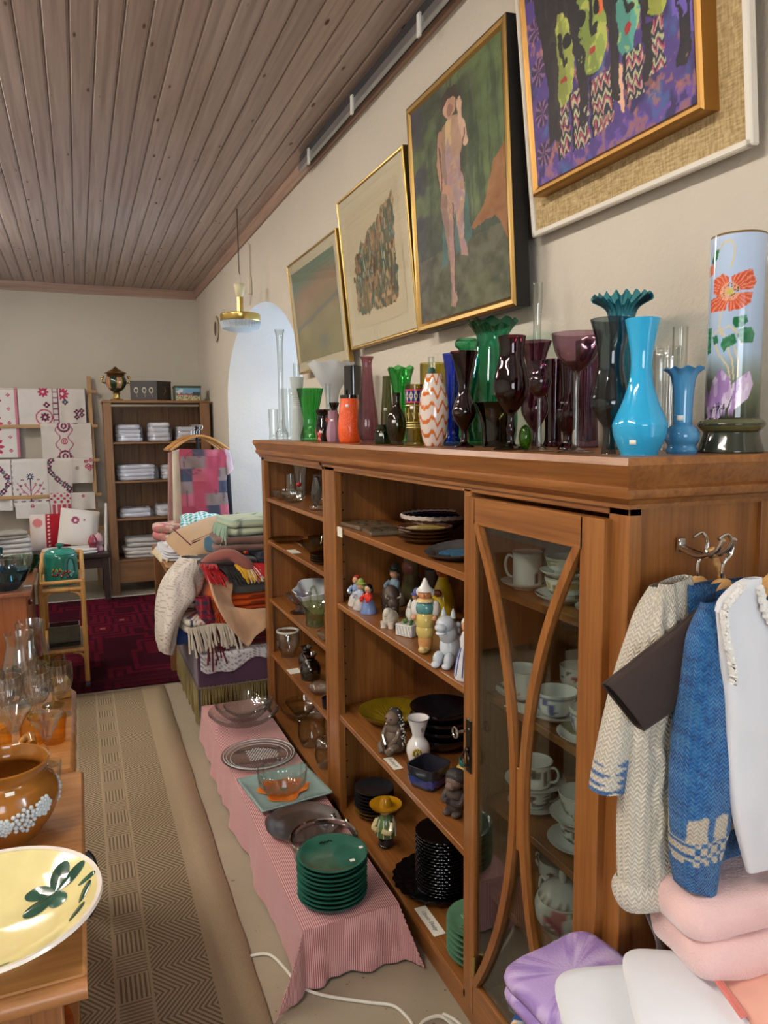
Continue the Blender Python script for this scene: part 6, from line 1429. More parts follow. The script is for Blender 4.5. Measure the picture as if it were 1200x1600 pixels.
for (ax, cl, sd) in ((-.14, (176, 24, 32), 1), (-.05, (40, 34, 34), 2), (.03, (226, 176, 40), 3), (.10, (200, 30, 40), 4), (.07, (232, 220, 208), 5)):
    tassels(o, [(ax-.03, -.165, .05), (ax+.05, -.17, .04)], (.35, -.45, -.8), 26, .10, cl, .004, sd, 'tassel')
tassels(o, [(-.15, -.1, .06), (-.1, -.16, .06)], (-.1, -.6, -.2), 24, .07, (170, 24, 32), .004, 9, 'tassel')
folded('brown_sweater', 'dusty brown sweater folded under the mint blanket', 'sweater', (.86, 4.0, TZ2+.472), .46, .40, .075, cloth((116, 88, 80), .2), 2, -.1, 11, PG)
m = MB(); m.tube(spline([(.56, 3.80, .80), (.60, 3.76, .845), (.68, 3.74, .865), (.74, 3.72, .83), (.78, 3.72, .79)], 6), .032, 12); tag(m.build('pink_sweater', cloth((150, 92, 84), .15)), 'dusty pink sweater sleeve looped over the pile', 'sweater', PG)
folded('blue_garment', 'small petrol blue garment peeking between the sweaters', 'garment', (.70, 4.02, TZ2+.45), .16, .2, .08, cloth((40, 92, 120), .15), 1, .3, 12, PG)
def mintc(x, y, z):
    C = np.zeros(x.shape+(3,)); C[:] = (196, 206, 180); put(C, np.sin(z*260) > .6, (150, 176, 158)); put(C, (np.sin(x*40) > .93), (120, 134, 120)); return C
o = folded('mint_blanket', 'mint and cream folded blanket with green fringe on top of the pile', 'blanket', (.87, 4.02, TZ2+.55), .38, .36, .085, vcol(.95, .5, 300.), 2, .05, 13, PG, colf=mintc, n=64)
tassels(o, [(-.185, -.17, .06), (-.19, .1, .05)], (-.15, -.1, -1), 40, .10, (160, 190, 166), .003, 7)
t_ = rloft([(.50, .665, .575, .665, .03), (.505, .60, .58, .60, .035), (.525, .545, .60, .545, .03), (.53, .52, .59, .52, .02)], 3.705, 30, 24)
C = np.zeros(t_.shape[:2]+(3,)); C[:] = (110, 26, 44); put(C, np.sin(t_[..., 2]*150) > .55, (44, 48, 66)); put(C, np.sin(t_[..., 0]*160) > .8, (170, 50, 60))
drape('plaid_scarf', 'dark red plaid scarf rolled beside the orange blanket', 'scarf', t_, vcol(.95, .4), .003, C, group=PG)
# white crocheted throw falling over the outer side
P = rloft([(.47, .845, .56, .835, .06), (.40, .76, .555, .75, .13), (.36, .68, .535, .66, .17), (.338, .58, .455, .585, .19), (.332, .49, .41, .50, .19), (.334, .41, .392, .41, .16), (.342, .368, .385, .365, .12)], 3.90, 110, 110, .03, 9)
P[..., 0] += .010*np.sin(P[..., 1]*46+P[..., 2]*9)+.005*np.sin(P[..., 1]*97); U, V_ = P[..., 1]+P[..., 0], P[..., 2]; hole = (np.sin(U*300)*np.sin(V_*300) > .55); Cl = np.zeros(U.shape+(3,)); Cl[:] = (220, 212, 202); put(Cl, hole, (176, 166, 158))
drape('crochet_throw', 'cream crocheted throw falling over the outer side of the pile', 'throw', P, vcol(.95, .6, 400.), .004, Cl, group=PG)

# ================================================================ table with linens behind the pile
TW = wood((176, 126, 74), (132, 88, 46), 1, 0); TBZ = .675
t = thing('linen_table', 'wooden table heaped with linens in front of the window niche', 'table', (.8, 5.05, 0))
MB().box(.455, 1.17, 4.58, 5.55, TBZ-.045, TBZ, .004).build('table_top', TW, t, world=True)
for x in (.49, 1.13):
    for y in (4.63, 5.5): MB().box(x-.028, x+.028, y-.028, y+.028, 0, TBZ-.045).build('leg', wood((150, 100, 54), (110, 68, 34), 1, 2), t, world=True)
MB().box(.50, 1.12, 4.62, 4.64, TBZ-.13, TBZ-.045).build('apron', TW, t, world=True)
LG = 'linens on the table by the niche'
z = TBZ+.002
folded('white_linen', 'stack of white linens with drooping pastel edges on the niche table', 'linen', (.66, 4.98, z), .42, .52, .07, cloth((222, 224, 230), .05), 4, .05, 21, LG)
U, V_ = np.meshgrid(np.linspace(0, 1, 40), np.linspace(0, 1, 40), indexing='ij')
P = np.stack([.47+.22*U-.06*V_*(1-U)+.01*np.sin(V_*12), 4.74+.44*V_+.012*np.sin(U*14), z+.085-.11*np.clip(.35-U, 0, 1)**1.2*3+.012*np.sin(V_*17+U*6)], -1)
C = np.zeros(U.shape+(3,)); C[:] = (226, 226, 234); put(C, fbm(U*11, V_*11, 4) > .66, (214, 160, 176)); put(C, fbm(U*11, V_*11, 14) > .68, (170, 190, 160)); put(C, U < .1, (222, 206, 170))
drape('pastel_cloth', 'white cloth with pastel flowers hanging off the table corner', 'cloth', P, vcol(.95, .2), .004, C, group=LG)
def pinkc(x, y, z):
    C = np.zeros(x.shape+(3,)); C[:] = (200, 120, 128); q = fbm(x*40, y*40+z*60, 3); put(C, q > .55, (226, 196, 180)); put(C, q < .36, (130, 146, 100)); return C
folded('floral_cloth', 'crumpled pink floral cloth at the far table corner', 'cloth', (.56, 5.22, z+.075), .20, .26, .11, vcol(.95, .3), 2, .3, 22, LG, colf=pinkc, n=70)
# gingham cloth
U, V_ = np.meshgrid(np.linspace(0, 1, 44), np.linspace(0, 1, 44), indexing='ij')
P = np.stack([.60+.30*U+.04*V_, 5.0+.34*V_+.02*U, z+.15+.07*np.sin(V_*PI*.9)*(1-.4*U)+.03*np.sin(U*PI)+.008*np.sin(U*17+V_*9)], -1)
drape('gingham_cloth', 'turquoise and white gingham cloth folded over the linens', 'cloth', P, stripe_mat((238, 242, 242), (24, 168, 168), .034, 0, .034), .03, raw=np.stack([U*.33+.1, V_*.36+.1], -1), group=LG)
# embroidered cushion
m = MB(); W_, D_ = .23, .20
rows = []
for s_, zz in ((0, .06), (.4, .058), (.75, .045), (.93, .02), (1, 0), (.93, -.02), (.75, -.045), (.4, -.058), (0, -.06)):
    a = np.linspace(0, 2*PI, 61); rows.append(np.stack([W_*s_*np.sign(np.cos(a))*np.abs(np.cos(a))**.45, D_*s_*np.sign(np.sin(a))*np.abs(np.sin(a))**.45, np.full_like(a, zz)], -1))
P = np.array(rows); C = np.zeros(P.shape[:2]+(3,)); C[:] = (196, 164, 128); 
o = m.grid(P).build('embroidered_cushion', cloth((196, 164, 128), .06), loc=(.735, 4.78, z+.135), rot=(.35, -.28, .25)); tag(o, 'tan linen cushion with a dark red embroidered border', 'cushion', LG)
m = MB()
for k in range(34):
    x = -.20+.4*k/33; x = -.15+.35*k/33; m.ell((x*.9, -.075, .0555), (.006, .006, .003), seg=6, rings=4); m.ell((x*.9+.006, -.058, .058), (.004, .004, .003), seg=6, rings=4)
    y = -.17+.34*k/33; y = -.08+.24*k/33; m.ell((-.15, y, .049), (.005, .006, .003), seg=6, rings=4)
m2 = m.build('embroidery', cloth((96, 24, 34)), o); m2['kind'] = 'stuff'
folded('red_print_linen', 'white linen with red print heaped at the niche side', 'linen', (1.0, 5.05, z), .30, .4, .17, cloth((228, 222, 226), .05), 4, 0, 23, LG)
P = np.stack([.88+.22*U, 4.86+.3*V_, z+.185+.02*np.sin(U*8+V_*5)], -1); C = np.zeros(U.shape+(3,)); C[:] = (230, 224, 228); put(C, fbm(U*6, V_*6, 8) > .62, (190, 60, 90))
drape('star_print_cloth', 'white cloth printed with a red star on the niche-side heap', 'cloth', P, vcol(.95), .006, C, group=LG)
def flc(x, y, z):
    C = np.zeros(x.shape+(3,)); C[:] = (24, 20, 20); a = ((x*22) % 1-.5)**2+((y*22+z*10) % 1-.5)**2; put(C, a < .12, (190, 26, 40)); put(C, a < .02, (228, 180, 60)); return C
folded('crochet_blanket', 'black crocheted blanket with red and yellow flowers', 'blanket', (.985, 4.64, z), .32, .30, .22, vcol(.95, .6, 300.), 3, 0, 24, LG, colf=flc, n=110)
t = thing('lamp_shade', 'white pleated lamp shade at the end of the linen table', 'lamp shade', (1.06, 5.42, z))
MB().lathe([(.13, 0), (.125, .06), (.07, .16), (.04, .19), (.036, .19), (.066, .158), (.12, .06), (.126, 0)], 60, mod=lambda a, k, r, zz: (r*(1+.02*math.cos(30*a)), zz), caps=False).build('shade', cloth((232, 232, 228), .03), t)
MB().lathe([(0, .19), (.012, .19), (.012, .21), (0, .215)], 12).build('finial', BRASS(), t)

# ================================================================ hanger stand by the niche
HX, HY = .855, 5.86
t = thing('clothes_stand', 'dark clothes stand holding wooden hangers by the niche', 'stand', (HX, HY, 0))
MB().lathe([(.013, .02), (.013, 1.53)], 14).build('pole', plain((36, 36, 40), .4, .6), t)
MB().lathe([(.15, 0), (.15, .012), (.02, .022), (.013, .03)], 32).build('base', plain((36, 36, 40), .4, .6), t)
MB().tube([(0, -.17, 1.53), (0, .17, 1.53)], .009, 10).build('rail', CHROME(), t)
def hanger(label, x, y, zh, w, mat, rz=0, drop=.10):
    t = thing('wooden_hanger', label, 'hanger', (x, y, zh), rz, 'wooden hangers')
    m = MB(); m.tube(spline([(-w/2, 0, -drop-.075), (-w*.25, .0, -.10), (0, 0, -.068), (w*.25, 0, -.10), (w/2, 0, -drop-.075)], 8), .010, 10, flat=1.0); m.build('shoulder_bar', mat, t)
    MB().tube(spline([(0, 0, -.07), (0, 0, -.03), (.022, 0, -.012), (.02, 0, .012), (0, 0, .018), (-.018, 0, .006)], 6), .0025, 8).build('hook', CHROME(), t)
    return t
hw_ = wood((206, 150, 84), (170, 112, 56), 1, 0)
HZ = 1.53
for k, (dy, lb) in enumerate(((-.12, 'front wooden hanger on the clothes stand'), (-.06, 'second wooden hanger on the clothes stand'), (0, 'third wooden hanger on the clothes stand'), (.07, 'rearmost wooden hanger on the clothes stand'))):
    hanger(lb, HX-.012*k, HY+dy, HZ-.006, .43, hw_ if k != 1 else wood((176, 128, 76), (140, 94, 50), 1, 0), .08*(k-1), .10)
# checked shawl garment hanging at the front
t_ = rloft([(.70, 1.36, 1.05, 1.345, .015), (.695, 1.30, 1.065, 1.30, .018), (.70, 1.1, 1.045, 1.1, .02), (.70, .95, 1.05, .95, .02), (.70, .80, 1.06, .80, .02)], HY-.13, 60, 90, .02, 3)
x, zz = t_[..., 0], t_[..., 2]; C = np.zeros(x.shape+(3,)); C[:] = (158, 62, 78)
gx = np.floor((x-.70)/.095).astype(int); gz = np.floor((1.4-zz)/.095).astype(int); par = (gx*3+gz*5) % 7
put(C, par == 1, (124, 104, 98)); put(C, par == 3, (62, 62, 76)); put(C, par == 5, (128, 110, 104)); put(C, par == 6, (172, 88, 100))
put(C, np.abs(np.hypot((x-.79)/.06, (zz-1.25)/.085)-1) < .06, (110, 60, 72)); put(C, (fbm(x*60, zz*4, 3) > .7), (40, 36, 46), .4)
drape('checked_dress', 'pink, grey and black patchwork dress on the front hanger', 'dress', t_, vcol(.9), .002, C, group='garments on the clothes stand')
t_ = rloft([(.655, 1.345, .72, 1.36, .014), (.65, 1.2, .72, 1.2, .016), (.645, 1.0, .715, 1.0, .016), (.64, .78, .71, .78, .016)], HY-.07, 30, 40, .01, 4)
drape('cream_garment', 'cream garment edge hanging beside the checked dress', 'garment', t_, cloth((222, 212, 192), .05), .002, group='garments on the clothes stand')
t_ = rloft([(.63, 1.33, .665, 1.345, .012), (.62, 1.1, .66, 1.1, .014), (.605, .78, .65, .78, .014)], HY-.01, 24, 30, .01, 5)
drape('rose_garment', 'dusty rose garment edge at the outer side of the stand', 'garment', t_, cloth((170, 128, 122), .08), .002, group='garments on the clothes stand')
t_ = rloft([(1.03, 1.36, 1.075, 1.34, .012), (1.04, 1.25, 1.09, 1.26, .016), (1.05, 1.15, 1.10, 1.19, .012)], HY-.135, 30, 24, .012, 6)
drape('fringed_scarf', 'grey and pink scarf end over the hanger shoulder', 'scarf', t_, cloth((176, 150, 156), .2), .002, group='garments on the clothes stand')
t_ = rloft([(1.045, 1.33, 1.09, 1.32, .02), (1.05, 1.1, 1.10, 1.1, .022), (1.06, .80, 1.11, .80, .02)], HY+.0, 24, 30, .01, 7)
drape('black_garment', 'black garment hanging behind the checked dress', 'garment', t_, cloth((32, 30, 34), .1), .002, group='garments on the clothes stand')

# ================================================================ pendant lamp, wall plate, conduit
t = thing('pendant_lamp', 'small brass pendant lamp with ribbed glass bowl by the niche', 'lamp', (1.02, 4.9, 0))
MB().tube([(0, 0, CZ), (0, 0, 2.52), (.006, 0, 2.50)], .003, 6).build('cord', plain((60, 40, 34), .6), t)
MB().tube([(0, 0, 2.50), (.012, 0, 2.47), (0, 0, 2.44)], .003, 6).build('hook', plain((210, 206, 200), .3), t)
MB().lathe([(.034, 2.44), (.038, 2.432), (.026, 2.37), (.014, 2.36), (0, 2.36)], 24).build('ceiling_cup', plain((222, 216, 178), .4), t)
MB().lathe([(0, 2.355), (.022, 2.355), (.022, 2.25), (.0, 2.25)], 24).build('brass_neck', BRASS(), t)
MB().lathe([(.03, 2.252), (.125, 2.248), (.13, 2.243), (.13, 2.205), (.126, 2.2)], 48, caps=False).build('brass_ring', BRASS(), t)
MB().lathe([(.124, 2.215), (.127, 2.19), (.118, 2.155), (.06, 2.135), (0, 2.13)], 120, mod=lambda a, k, r, z_: (r*(1+.02*math.cos(40*a)), z_)).build('glass_bowl', glass((232, 240, 244), (170, 186, 194), 1.2, .1, .35), t)
o = MB().lathe([(0, 0), (.10, .002), (.115, .02), (.1, .018), (0, .012)], 40, axis=(-1, 0, 0)).build('wall_plate', plain((206, 192, 172), .4), loc=(WX-.001, 6.72, 2.39)); tag(o, 'round plate hung high on the wall near the far corner', 'plate')
MB().lathe([(0, .013), (.085, .0145), (.084, .016), (0, .015)], 40, axis=(-1, 0, 0)).build('dark_centre', plain((70, 58, 48), .5), o)
t = thing('cable_conduit', 'cream cable conduit with a socket running down the wall', 'conduit', (WX-.012, 5.3, 2.6))
MB().tube([(0, .02, .20), (0, 0, .19), (0, 0, -.03)], .007, 8).build('conduit_pipe', plain((214, 204, 186), .5), t)
MB().box(-.016, .01, -.022, .022, -.15, -.03, .004).build('socket', plain((220, 212, 194), .4), t)
MB().tube([(0, 0, -.15), (0, .01, -.19), (0, .03, -.22)], .005, 8).build('plug_cord', plain((206, 196, 178), .5), t)

# ================================================================ pine shelf against the end wall
SX0, SX1, SY, SD, ST = .222, 1.155, 7.10, .46, 1.752
pn = wood((136, 96, 58), (100, 66, 36), .8, 2, .55); pnx = wood((136, 96, 58), (100, 66, 36), .8, 0, .55)
t = thing('pine_shelf', 'old brown pine shelf unit with towels in plastic', 'shelf', ((SX0+SX1)/2, SY+SD/2, 0))
def sp(name, mt, *b): MB().box(*b, .003).build(name, mt, t, world=True, smooth=False)
sp('side_panel', pn, SX0, SX0+.03, SY, SY+SD, 0, ST); sp('side_panel', pn, SX1-.03, SX1, SY, SY+SD, 0, ST)
sp('front_post', pn, SX0-.002, SX0+.066, SY-.018, SY+.01, 0, ST); sp('front_post', pn, SX1-.088, SX1+.002, SY-.018, SY+.01, 0, ST)
for k in range(6): sp('back_board', wood((150, 106, 62), (112, 74, 40), .8, 2, .55), SX0+.03+k*(SX1-SX0-.06)/6, SX0+.028+(k+1)*(SX1-SX0-.06)/6, SY+SD-.02, SY+SD-.005, .1, ST-.02)
sp('top_board', pnx, SX0-.01, SX1+.012, SY-.02, SY+SD, ST, ST+.022)
SZs = (1.40, 1.045, .70, .315)
for z in SZs: sp('shelf_board', pnx, SX0+.03, SX1-.03, SY, SY+SD-.02, z-.02, z)
sp('bottom_panel', pnx, SX0+.03, SX1-.03, SY+.005, SY+.025, .10, .30)
plast = glass((244, 245, 248), (214, 216, 222), 1.4, .12, .12)
def bundle(label, x0, x1, z, h, layers, seed, wrap=True, col=(226, 224, 228), depth=.3):
    t = thing('towel_bundle', label, 'towels', ((x0+x1)/2, SY+.19, z+.001), group='white towels on the pine shelf')
    w = x1-x0
    folded('folded_towel', '', '', (0, 0, 0), w*.92, depth, h, cloth(col, .04, 500.), layers, 0, seed, parent=t, jit=.12)
    if wrap:
        P = []
        for s_, zz in ((0, 1.07), (.5, 1.06), (.9, .98), (1.0, .7), (1.03, .3), (1.02, .02)):
            a = np.linspace(0, 2*PI, 49); x = np.sign(np.cos(a))*np.abs(np.cos(a))**.4*s_*w*.5; y = np.sign(np.sin(a))*np.abs(np.sin(a))**.4*s_*(depth/2+.012)
            P.append(np.stack([x, y, zz*h+.014*(fbm(x*30+seed, y*30)-.5)], -1))
        MB().grid(np.array(P)).build('plastic_wrap', plast, t, ang=80)
bundle('plump plastic-wrapped white towels, uppermost shelf end near the ladder', .305, .555, SZs[0], .155, 4, 31)
bundle('taller plastic-wrapped towels in the middle of the uppermost shelf', .595, .815, SZs[0], .17, 4, 32)
bundle('small towel bundle half hidden by the hangers', .85, 1.05, SZs[0], .13, 3, 33)
bundle('wide plastic-wrapped sheets on the second pine shelf', .30, .68, SZs[1], .14, 4, 34)
bundle('narrow linen bundle beside the wide sheets', .70, .88, SZs[1], .13, 4, 35)
bundle('loose crumpled white linens in plastic on the third pine shelf', .30, .62, SZs[2], .08, 2, 36)
bundle('second crumpled linen heap on the third pine shelf', .63, .86, SZs[2], .10, 2, 37)
bundle('white crochet cloths stacked on the lowest pine shelf', .31, .68, SZs[3], .10, 3, 38, False, (216, 208, 200))
o = folded('grey_linen', 'greyish linen folded on top of the crochet cloths', 'linen', (.52, SY+.18, SZs[3]+.106), .34, .28, .08, cloth((196, 190, 184), .06), 2, 0, 39)
# things on the pine shelf
ZT = ST+.023
t = thing('samovar', 'painted brass samovar on the pine shelf', 'samovar', (.345, SY+.12, ZT))
MB().lathe([(0, 0), (.055, 0), (.057, .01), (.03, .022), (.026, .05), (.036, .07), (.02, .078)], 36, mod=lambda a, k, r, z: (r*(1+.04*math.cos(8*a)*(z < .03)), z)).build('foot', BRASS(), t)
P_ = smooth_prof([(.02, .075), (.06, .10), (.088, .145), (.092, .185), (.078, .215), (.07, .225)], 6)
def samc(a, k, r, z): 
    c = (60, 34, 24); q = math.cos(5*a)
    if q > .35 and .11 < z < .21: c = (176, 124, 104) if q > .6 else (206, 168, 90)
    elif q < -.4: c = (34, 60, 44)
    return col4(c)
MB().lathe(P_, 60, col=samc).build('body', vcol(.15, 0, 1., .6, .5, .25), t)
MB().lathe([(.074, .222), (.08, .228), (.072, .236), (.078, .238), (.092, .244), (.094, .25), (.05, .272), (.04, .28), (.022, .288), (.014, .3), (.006, .305), (0, .306)], 40).build('lid', plain((130, 92, 44), .25, .8), t)
for s_ in (-1, 1):
    m = MB(); m.tube(spline([(s_*.085, 0, .16), (s_*.115, 0, .165), (s_*.12, 0, .195), (s_*.105, 0, .205)], 5), .008, 8); m.ell((s_*.113, 0, .212), (.014, .011, .014)); m.build('handle', BRASS(), t)
m = MB(); m.tube([(0, -.085, .125), (0, -.125, .12), (0, -.13, .105)], .007, 8); m.build('tap', BRASS(), t)
t = thing('lacquer_casket', 'dark oblong casket with pearl flower inlay and angled end', 'casket', (.475, SY+.1, ZT))
po = [(0, 0), (.22, -.04), (.355, .04), (.36, .16), (0, .18)]
MB().prism(po, .004, .165, 'xy').build('body', plain((44, 30, 22), .35), t, smooth=False)
MB().prism([(x*1.02-.004, y*1.04-.002) for x, y in po], .165, .18, 'xy').build('lid', plain((38, 28, 22), .3), t, smooth=False)
MB().prism([(x*1.02-.004, y*1.04-.003) for x, y in po], 0, .006, 'xy').build('base_moulding', plain((120, 88, 54), .5), t, smooth=False)
m = MB()
for cx in (.04, .11, .17):
    yb = -.04*cx/.22-.001
    for k in range(9):
        a = 2*PI*k/9; m.ell((cx+.016*math.cos(a), yb-.0008, .095+.022*math.sin(a)), (.006, .002, .008), seg=8, rings=5)
    m.tube([(cx, yb-.001, .07), (cx+.008, yb-.001, .03)], .0018, 5)
m.build('pearl_inlay', plain((190, 182, 160), .3), t)
m = MB()
for k in range(6): m.tube([(.285+.012*math.cos(k), -.0015+.0, .09+.035*math.sin(k*1.1)), (.285+.02*math.cos(k+1), -.002, .09+.035*math.sin(k*1.1+1))], .0018, 5)
m.build('gilt_scroll', plain((150, 110, 60), .4), t)
t = thing('picture_tin', 'tin box printed with a village under blue sky', 'tin', (.86, SY+.1, ZT))
MB().box(0, .24, 0, .16, 0, .135, .003).build('box', plain((96, 112, 92), .4, .3), t, smooth=False)
MB().box(-.004, .244, -.004, .164, .122, .142, .003).build('lid', plain((70, 84, 70), .35, .4), t, smooth=False)
u, v = np.meshgrid(np.linspace(0, 1, 60), np.linspace(0, 1, 40), indexing='ij'); C = np.zeros(u.shape+(3,)); C[:] = (120, 168, 200)
put(C, fbm(u*5, v*5, 3) > .6, (206, 214, 216)); put(C, v < .35, (198, 190, 140)); put(C, (v < .62-.12*np.abs(np.sin(u*14))) & (v > .3), (196, 176, 150)); put(C, (v > .45) & (v < .62-.1*np.abs(np.sin(u*14))), (150, 72, 60)); put(C, (v < .45) & (vnoise(u*30, v*20) > .65), (90, 80, 70)); put(C, (u > .7) & (v > .4) & (v < .7), (60, 70, 80))
MB().grid(np.stack([u*.22+.01, np.full_like(u, -.0012), v*.115+.004], -1), C).build('village_print', vcol(.4), t, smooth=False)

# ================================================================ ladder rack with embroidered cloths
ldm = wood((196, 158, 106), (160, 118, 70), .8, 2, .5); ldx = wood((196, 158, 106), (160, 118, 70), .8, 0, .5)
t = thing('wooden_ladder', 'tall wooden ladder rack leaning on the end wall', 'ladder', (-.3, 7.7, 0))
def ly(z): return 7.845-.22*(1-z/2.05)
for x in (.125, -1.25): MB().bar((x, ly(0), 0), (x, ly(2.03), 2.03), .038, .03, (0, 1, 0)).build('side_post', ldm, t, world=True, smooth=False)
RZ = (1.885, 1.552, 1.22, .886, .555)
for z in RZ: MB().bar((-1.28, ly(z)-.02, z), (.185, ly(z)-.02, z), .022, .034).build('rung', ldx, t, world=True, smooth=False)
EG = 'embroidered cloths on the ladder rack'
def emb(kind, w, h, seed):
    nx = int(max(24, w*190)); nz = int(max(24, h*190))
    u, v = np.meshgrid(np.linspace(0, 1, nx), np.linspace(0, 1, nz), indexing='ij'); X, Z = u*w, v*h
    C = np.zeros(u.shape+(3,)); C[:] = (226, 222, 218); C += (fbm(X*20, Z*20, seed)[..., None]-.5)*10
    red = (186, 62, 100); plum = (112, 50, 84); blue = (64, 72, 100); grn = (90, 110, 90)
    def star(cx, cz, r, col, n=8):
        a = np.arctan2(Z-cz, X-cx); d = np.hypot(X-cx, Z-cz); put(C, d < r*(.55+.45*np.abs(np.cos(n/2*a))), col); put(C, d < r*.25, (236, 226, 220))
    def ringm(cx, cz, r, col):
        d = np.hypot(X-cx, Z-cz); put(C, np.abs(d-r) < r*.18, col); put(C, d < r*.55, col); put(C, d < r*.25, (226, 200, 206))
    if kind == 'bigstars':
        for k in range(3): star(w*.28, h*(.16+.33*k), w*.34, red, 12)
        for k in range(5): star(w*.78, h*(.1+.2*k), w*.05, red, 4)
        put(C, u > .93, (206, 130, 150))
    if kind == 'scatter':
        star(w*.6, h*.9, .05, red, 8); star(w*.67, h*.55, .03, plum, 4); star(w*.62, h*.22, .045, plum, 8); put(C, np.abs(np.hypot((X-w*.6), (Z-h*.22))-.07) < .006, red)
        m = (u > .82) & (u < .95); put(C, m & (np.abs(np.sin(Z*60)) < .4), plum, .8); put(C, (np.abs(u-.82) < .012) | (np.abs(u-.95) < .012), plum)
    if kind == 'sprigs':
        star(w*.1, h*.85, .06, red, 10); star(w*.2, h*.62, .03, blue, 4)
        for dx, dz in ((0, 0), (.045, .02), (.0, .05), (.045, .06)): star(w*.7+dx-.02, h*.2+dz, .026, plum, 4)
        put(C, v < .03, (70, 50, 84)); put(C, u > .975, (90, 60, 96))
    if kind == 'rings':
        for k, cz in enumerate((.1, .5, .9)): ringm(w*.45, h*(.92-.42*k), .05 if k != 1 else .026, plum if k != 1 else red)
        d = np.abs(np.abs(X-w*.45)-(.055+.02*np.cos(Z*2*PI/.14))); put(C, d < .006, (170, 100, 130))
    if kind == 'garland':
        for k in range(22):
            f = k/21; star(w*(.5+.4*math.sin(f*5+seed)), h*f, .014+.008*(k % 3), (grn, blue, plum)[k % 3], 4)
    if kind == 'tree':
        put(C, (np.abs(X-w*.5) < .004) & (v < .55) & (v > .12), plum); star(w*.5, h*.62, .035, blue, 8)
        for s_ in (-1, 1):
            put(C, dline(X, Z, [(w*.5, h*.18), (w*(.5+s_*.22), h*.34), (w*(.5+s_*.36), h*.5)]) < .005, (196, 130, 160)); put(C, dline(X, Z, [(w*.5, h*.3), (w*(.5+s_*.14), h*.45)]) < .005, (196, 130, 160))
            for dx, dz in ((.15, .2), (.2, .3), (.3, .26), (.36, .36), (.14, .46), (.26, .44), (.22, .56), (.38, .2)): star(w*(.5+s_*dx), h*dz, .013, plum if dx > .2 else red, 4)
        put(C, (np.abs(v-.10) < .012) & (np.sin(X*90) > 0), plum); put(C, (np.abs(u-.02) < .015) & (np.sin(Z*120) > 0), blue, .7)
    if kind == 'corner':
        for dx, dz in ((.7, .85), (.8, .7), (.9, .9), (.85, .55), (.95, .65), (.72, .65)): star(w*dx, h*dz, .02, red, 6)
        star(w*.3, h*.6, .02, (150, 146, 140), 6)
    if kind == 'band':
        put(C, v < .55, (196, 84, 108)); put(C, (v < .55) & (np.sin(X*2*PI/.045) > .5), (226, 216, 212)); put(C, (v > .6) & (np.sin(X*110)*np.sin(Z*110) > .2), red)
    if kind == 'plain': star(w*.5, h*.8, .018, red, 6)
    return u, v, C
def hang(label, kind, x0, x1, ztop, zbot, seed, off=0, yo=0, sag=0, edge=None):
    w, h = x1-x0, ztop-zbot; u, v, C = emb(kind, w, h, seed)
    if edge: put(C, (v < .05+.02*np.sin(u*20)) | ((u < .05) if edge[1] else False), edge[0])
    zz = zbot+h*v+sag*np.sin(u*PI)*-(1-v); ytop = ly(ztop)-.045-off
    Y = ytop-.012*np.sin(u*9+seed)*(1-v)-.004*(1-v)-yo+.02*np.clip((v-.94)/.06, 0, 1)
    o = drape('embroidered_cloth', label, 'cloth', np.stack([x0+w*u, Y, zz], -1), vcol(.95, .2, 500.), .004, C, group=EG); return o
hang('white cloth with big pink stars at the outermost end of the rack', 'bigstars', -.86, -.512, 1.91, 1.26, 1)
hang('white cloth with scattered motifs and a lace column on the top rung', 'scatter', -.505, -.142, 1.91, 1.56, 2)
hang('cream cloth with plum sprigs and a dark hem on the top rung', 'sprigs', -.145, .09, 1.91, 1.57, 3, .008)
hang('white runner with plum rings hanging from the second rung', 'rings', -.325, .122, 1.578, 1.235, 4)
hang('white cloth with a blue green garland at the outermost lower end', 'garland', -.86, -.6, 1.246, .765, 5)
hang('white cloth with an embroidered tree motif on the third rung', 'tree', -.595, -.285, 1.246, .80, 6, .006)
hang('rounded white cloth with floral garland and golden edge', 'garland', -.30, -.075, 1.246, .875, 7, 0, 0, .05, ((206, 172, 104), True))
hang('folded white cloth with red corner flowers on the third rung', 'corner', -.085, .118, 1.246, 1.0, 8, .006)
hang('red patterned band cloth on the fourth rung', 'band', -.28, -.095, .912, .675, 9)
hang('plain folded white cloth with a small motif on the fourth rung', 'plain', -.092, .122, .912, .745, 10, .01)
hang('white cloth with grey border showing below the tree cloth', 'plain', -.58, -.285, .83, .685, 11, -.02)
# ================================================================ dark low table with linens below the rack
dk = wood((58, 40, 34), (36, 24, 20), 1, 0, .4)
t = thing('dark_table', 'dark low table below the embroidered cloths', 'table', (-.4, 7.1, 0)); DTZ = .43
MB().box(-1.3, .205, 6.84, 7.42, DTZ-.035, DTZ, .004).build('table_top', dk, t, world=True)
MB().box(-1.26, .17, 6.87, 6.89, DTZ-.13, DTZ-.035).build('apron', dk, t, world=True)
for x in (-1.26, .17):
    for y in (6.88, 7.38): MB().box(x-.025, x+.025, y-.025, y+.025, 0, DTZ-.035).build('leg', dk, t, world=True)
z = DTZ+.002; DG = 'linens on the dark low table'
folded('white_pillowcase', 'flat white pillowcase along the front of the dark table', 'linen', (-.12, 7.0, z), .46, .26, .045, cloth((224, 220, 216), .04), 2, 0, 41, DG)
folded('crumpled_linen', 'crumpled black and white linen heap on the dark table', 'linen', (-.62, 7.02, z), .40, .3, .17, cloth((206, 204, 200), .12), 4, .1, 42, DG)
folded('striped_linen', 'dark striped linen tossed over the crumpled heap', 'linen', (-.60, 6.98, z+.165), .30, .24, .06, cloth((150, 146, 136), .25), 2, .3, 43, DG)
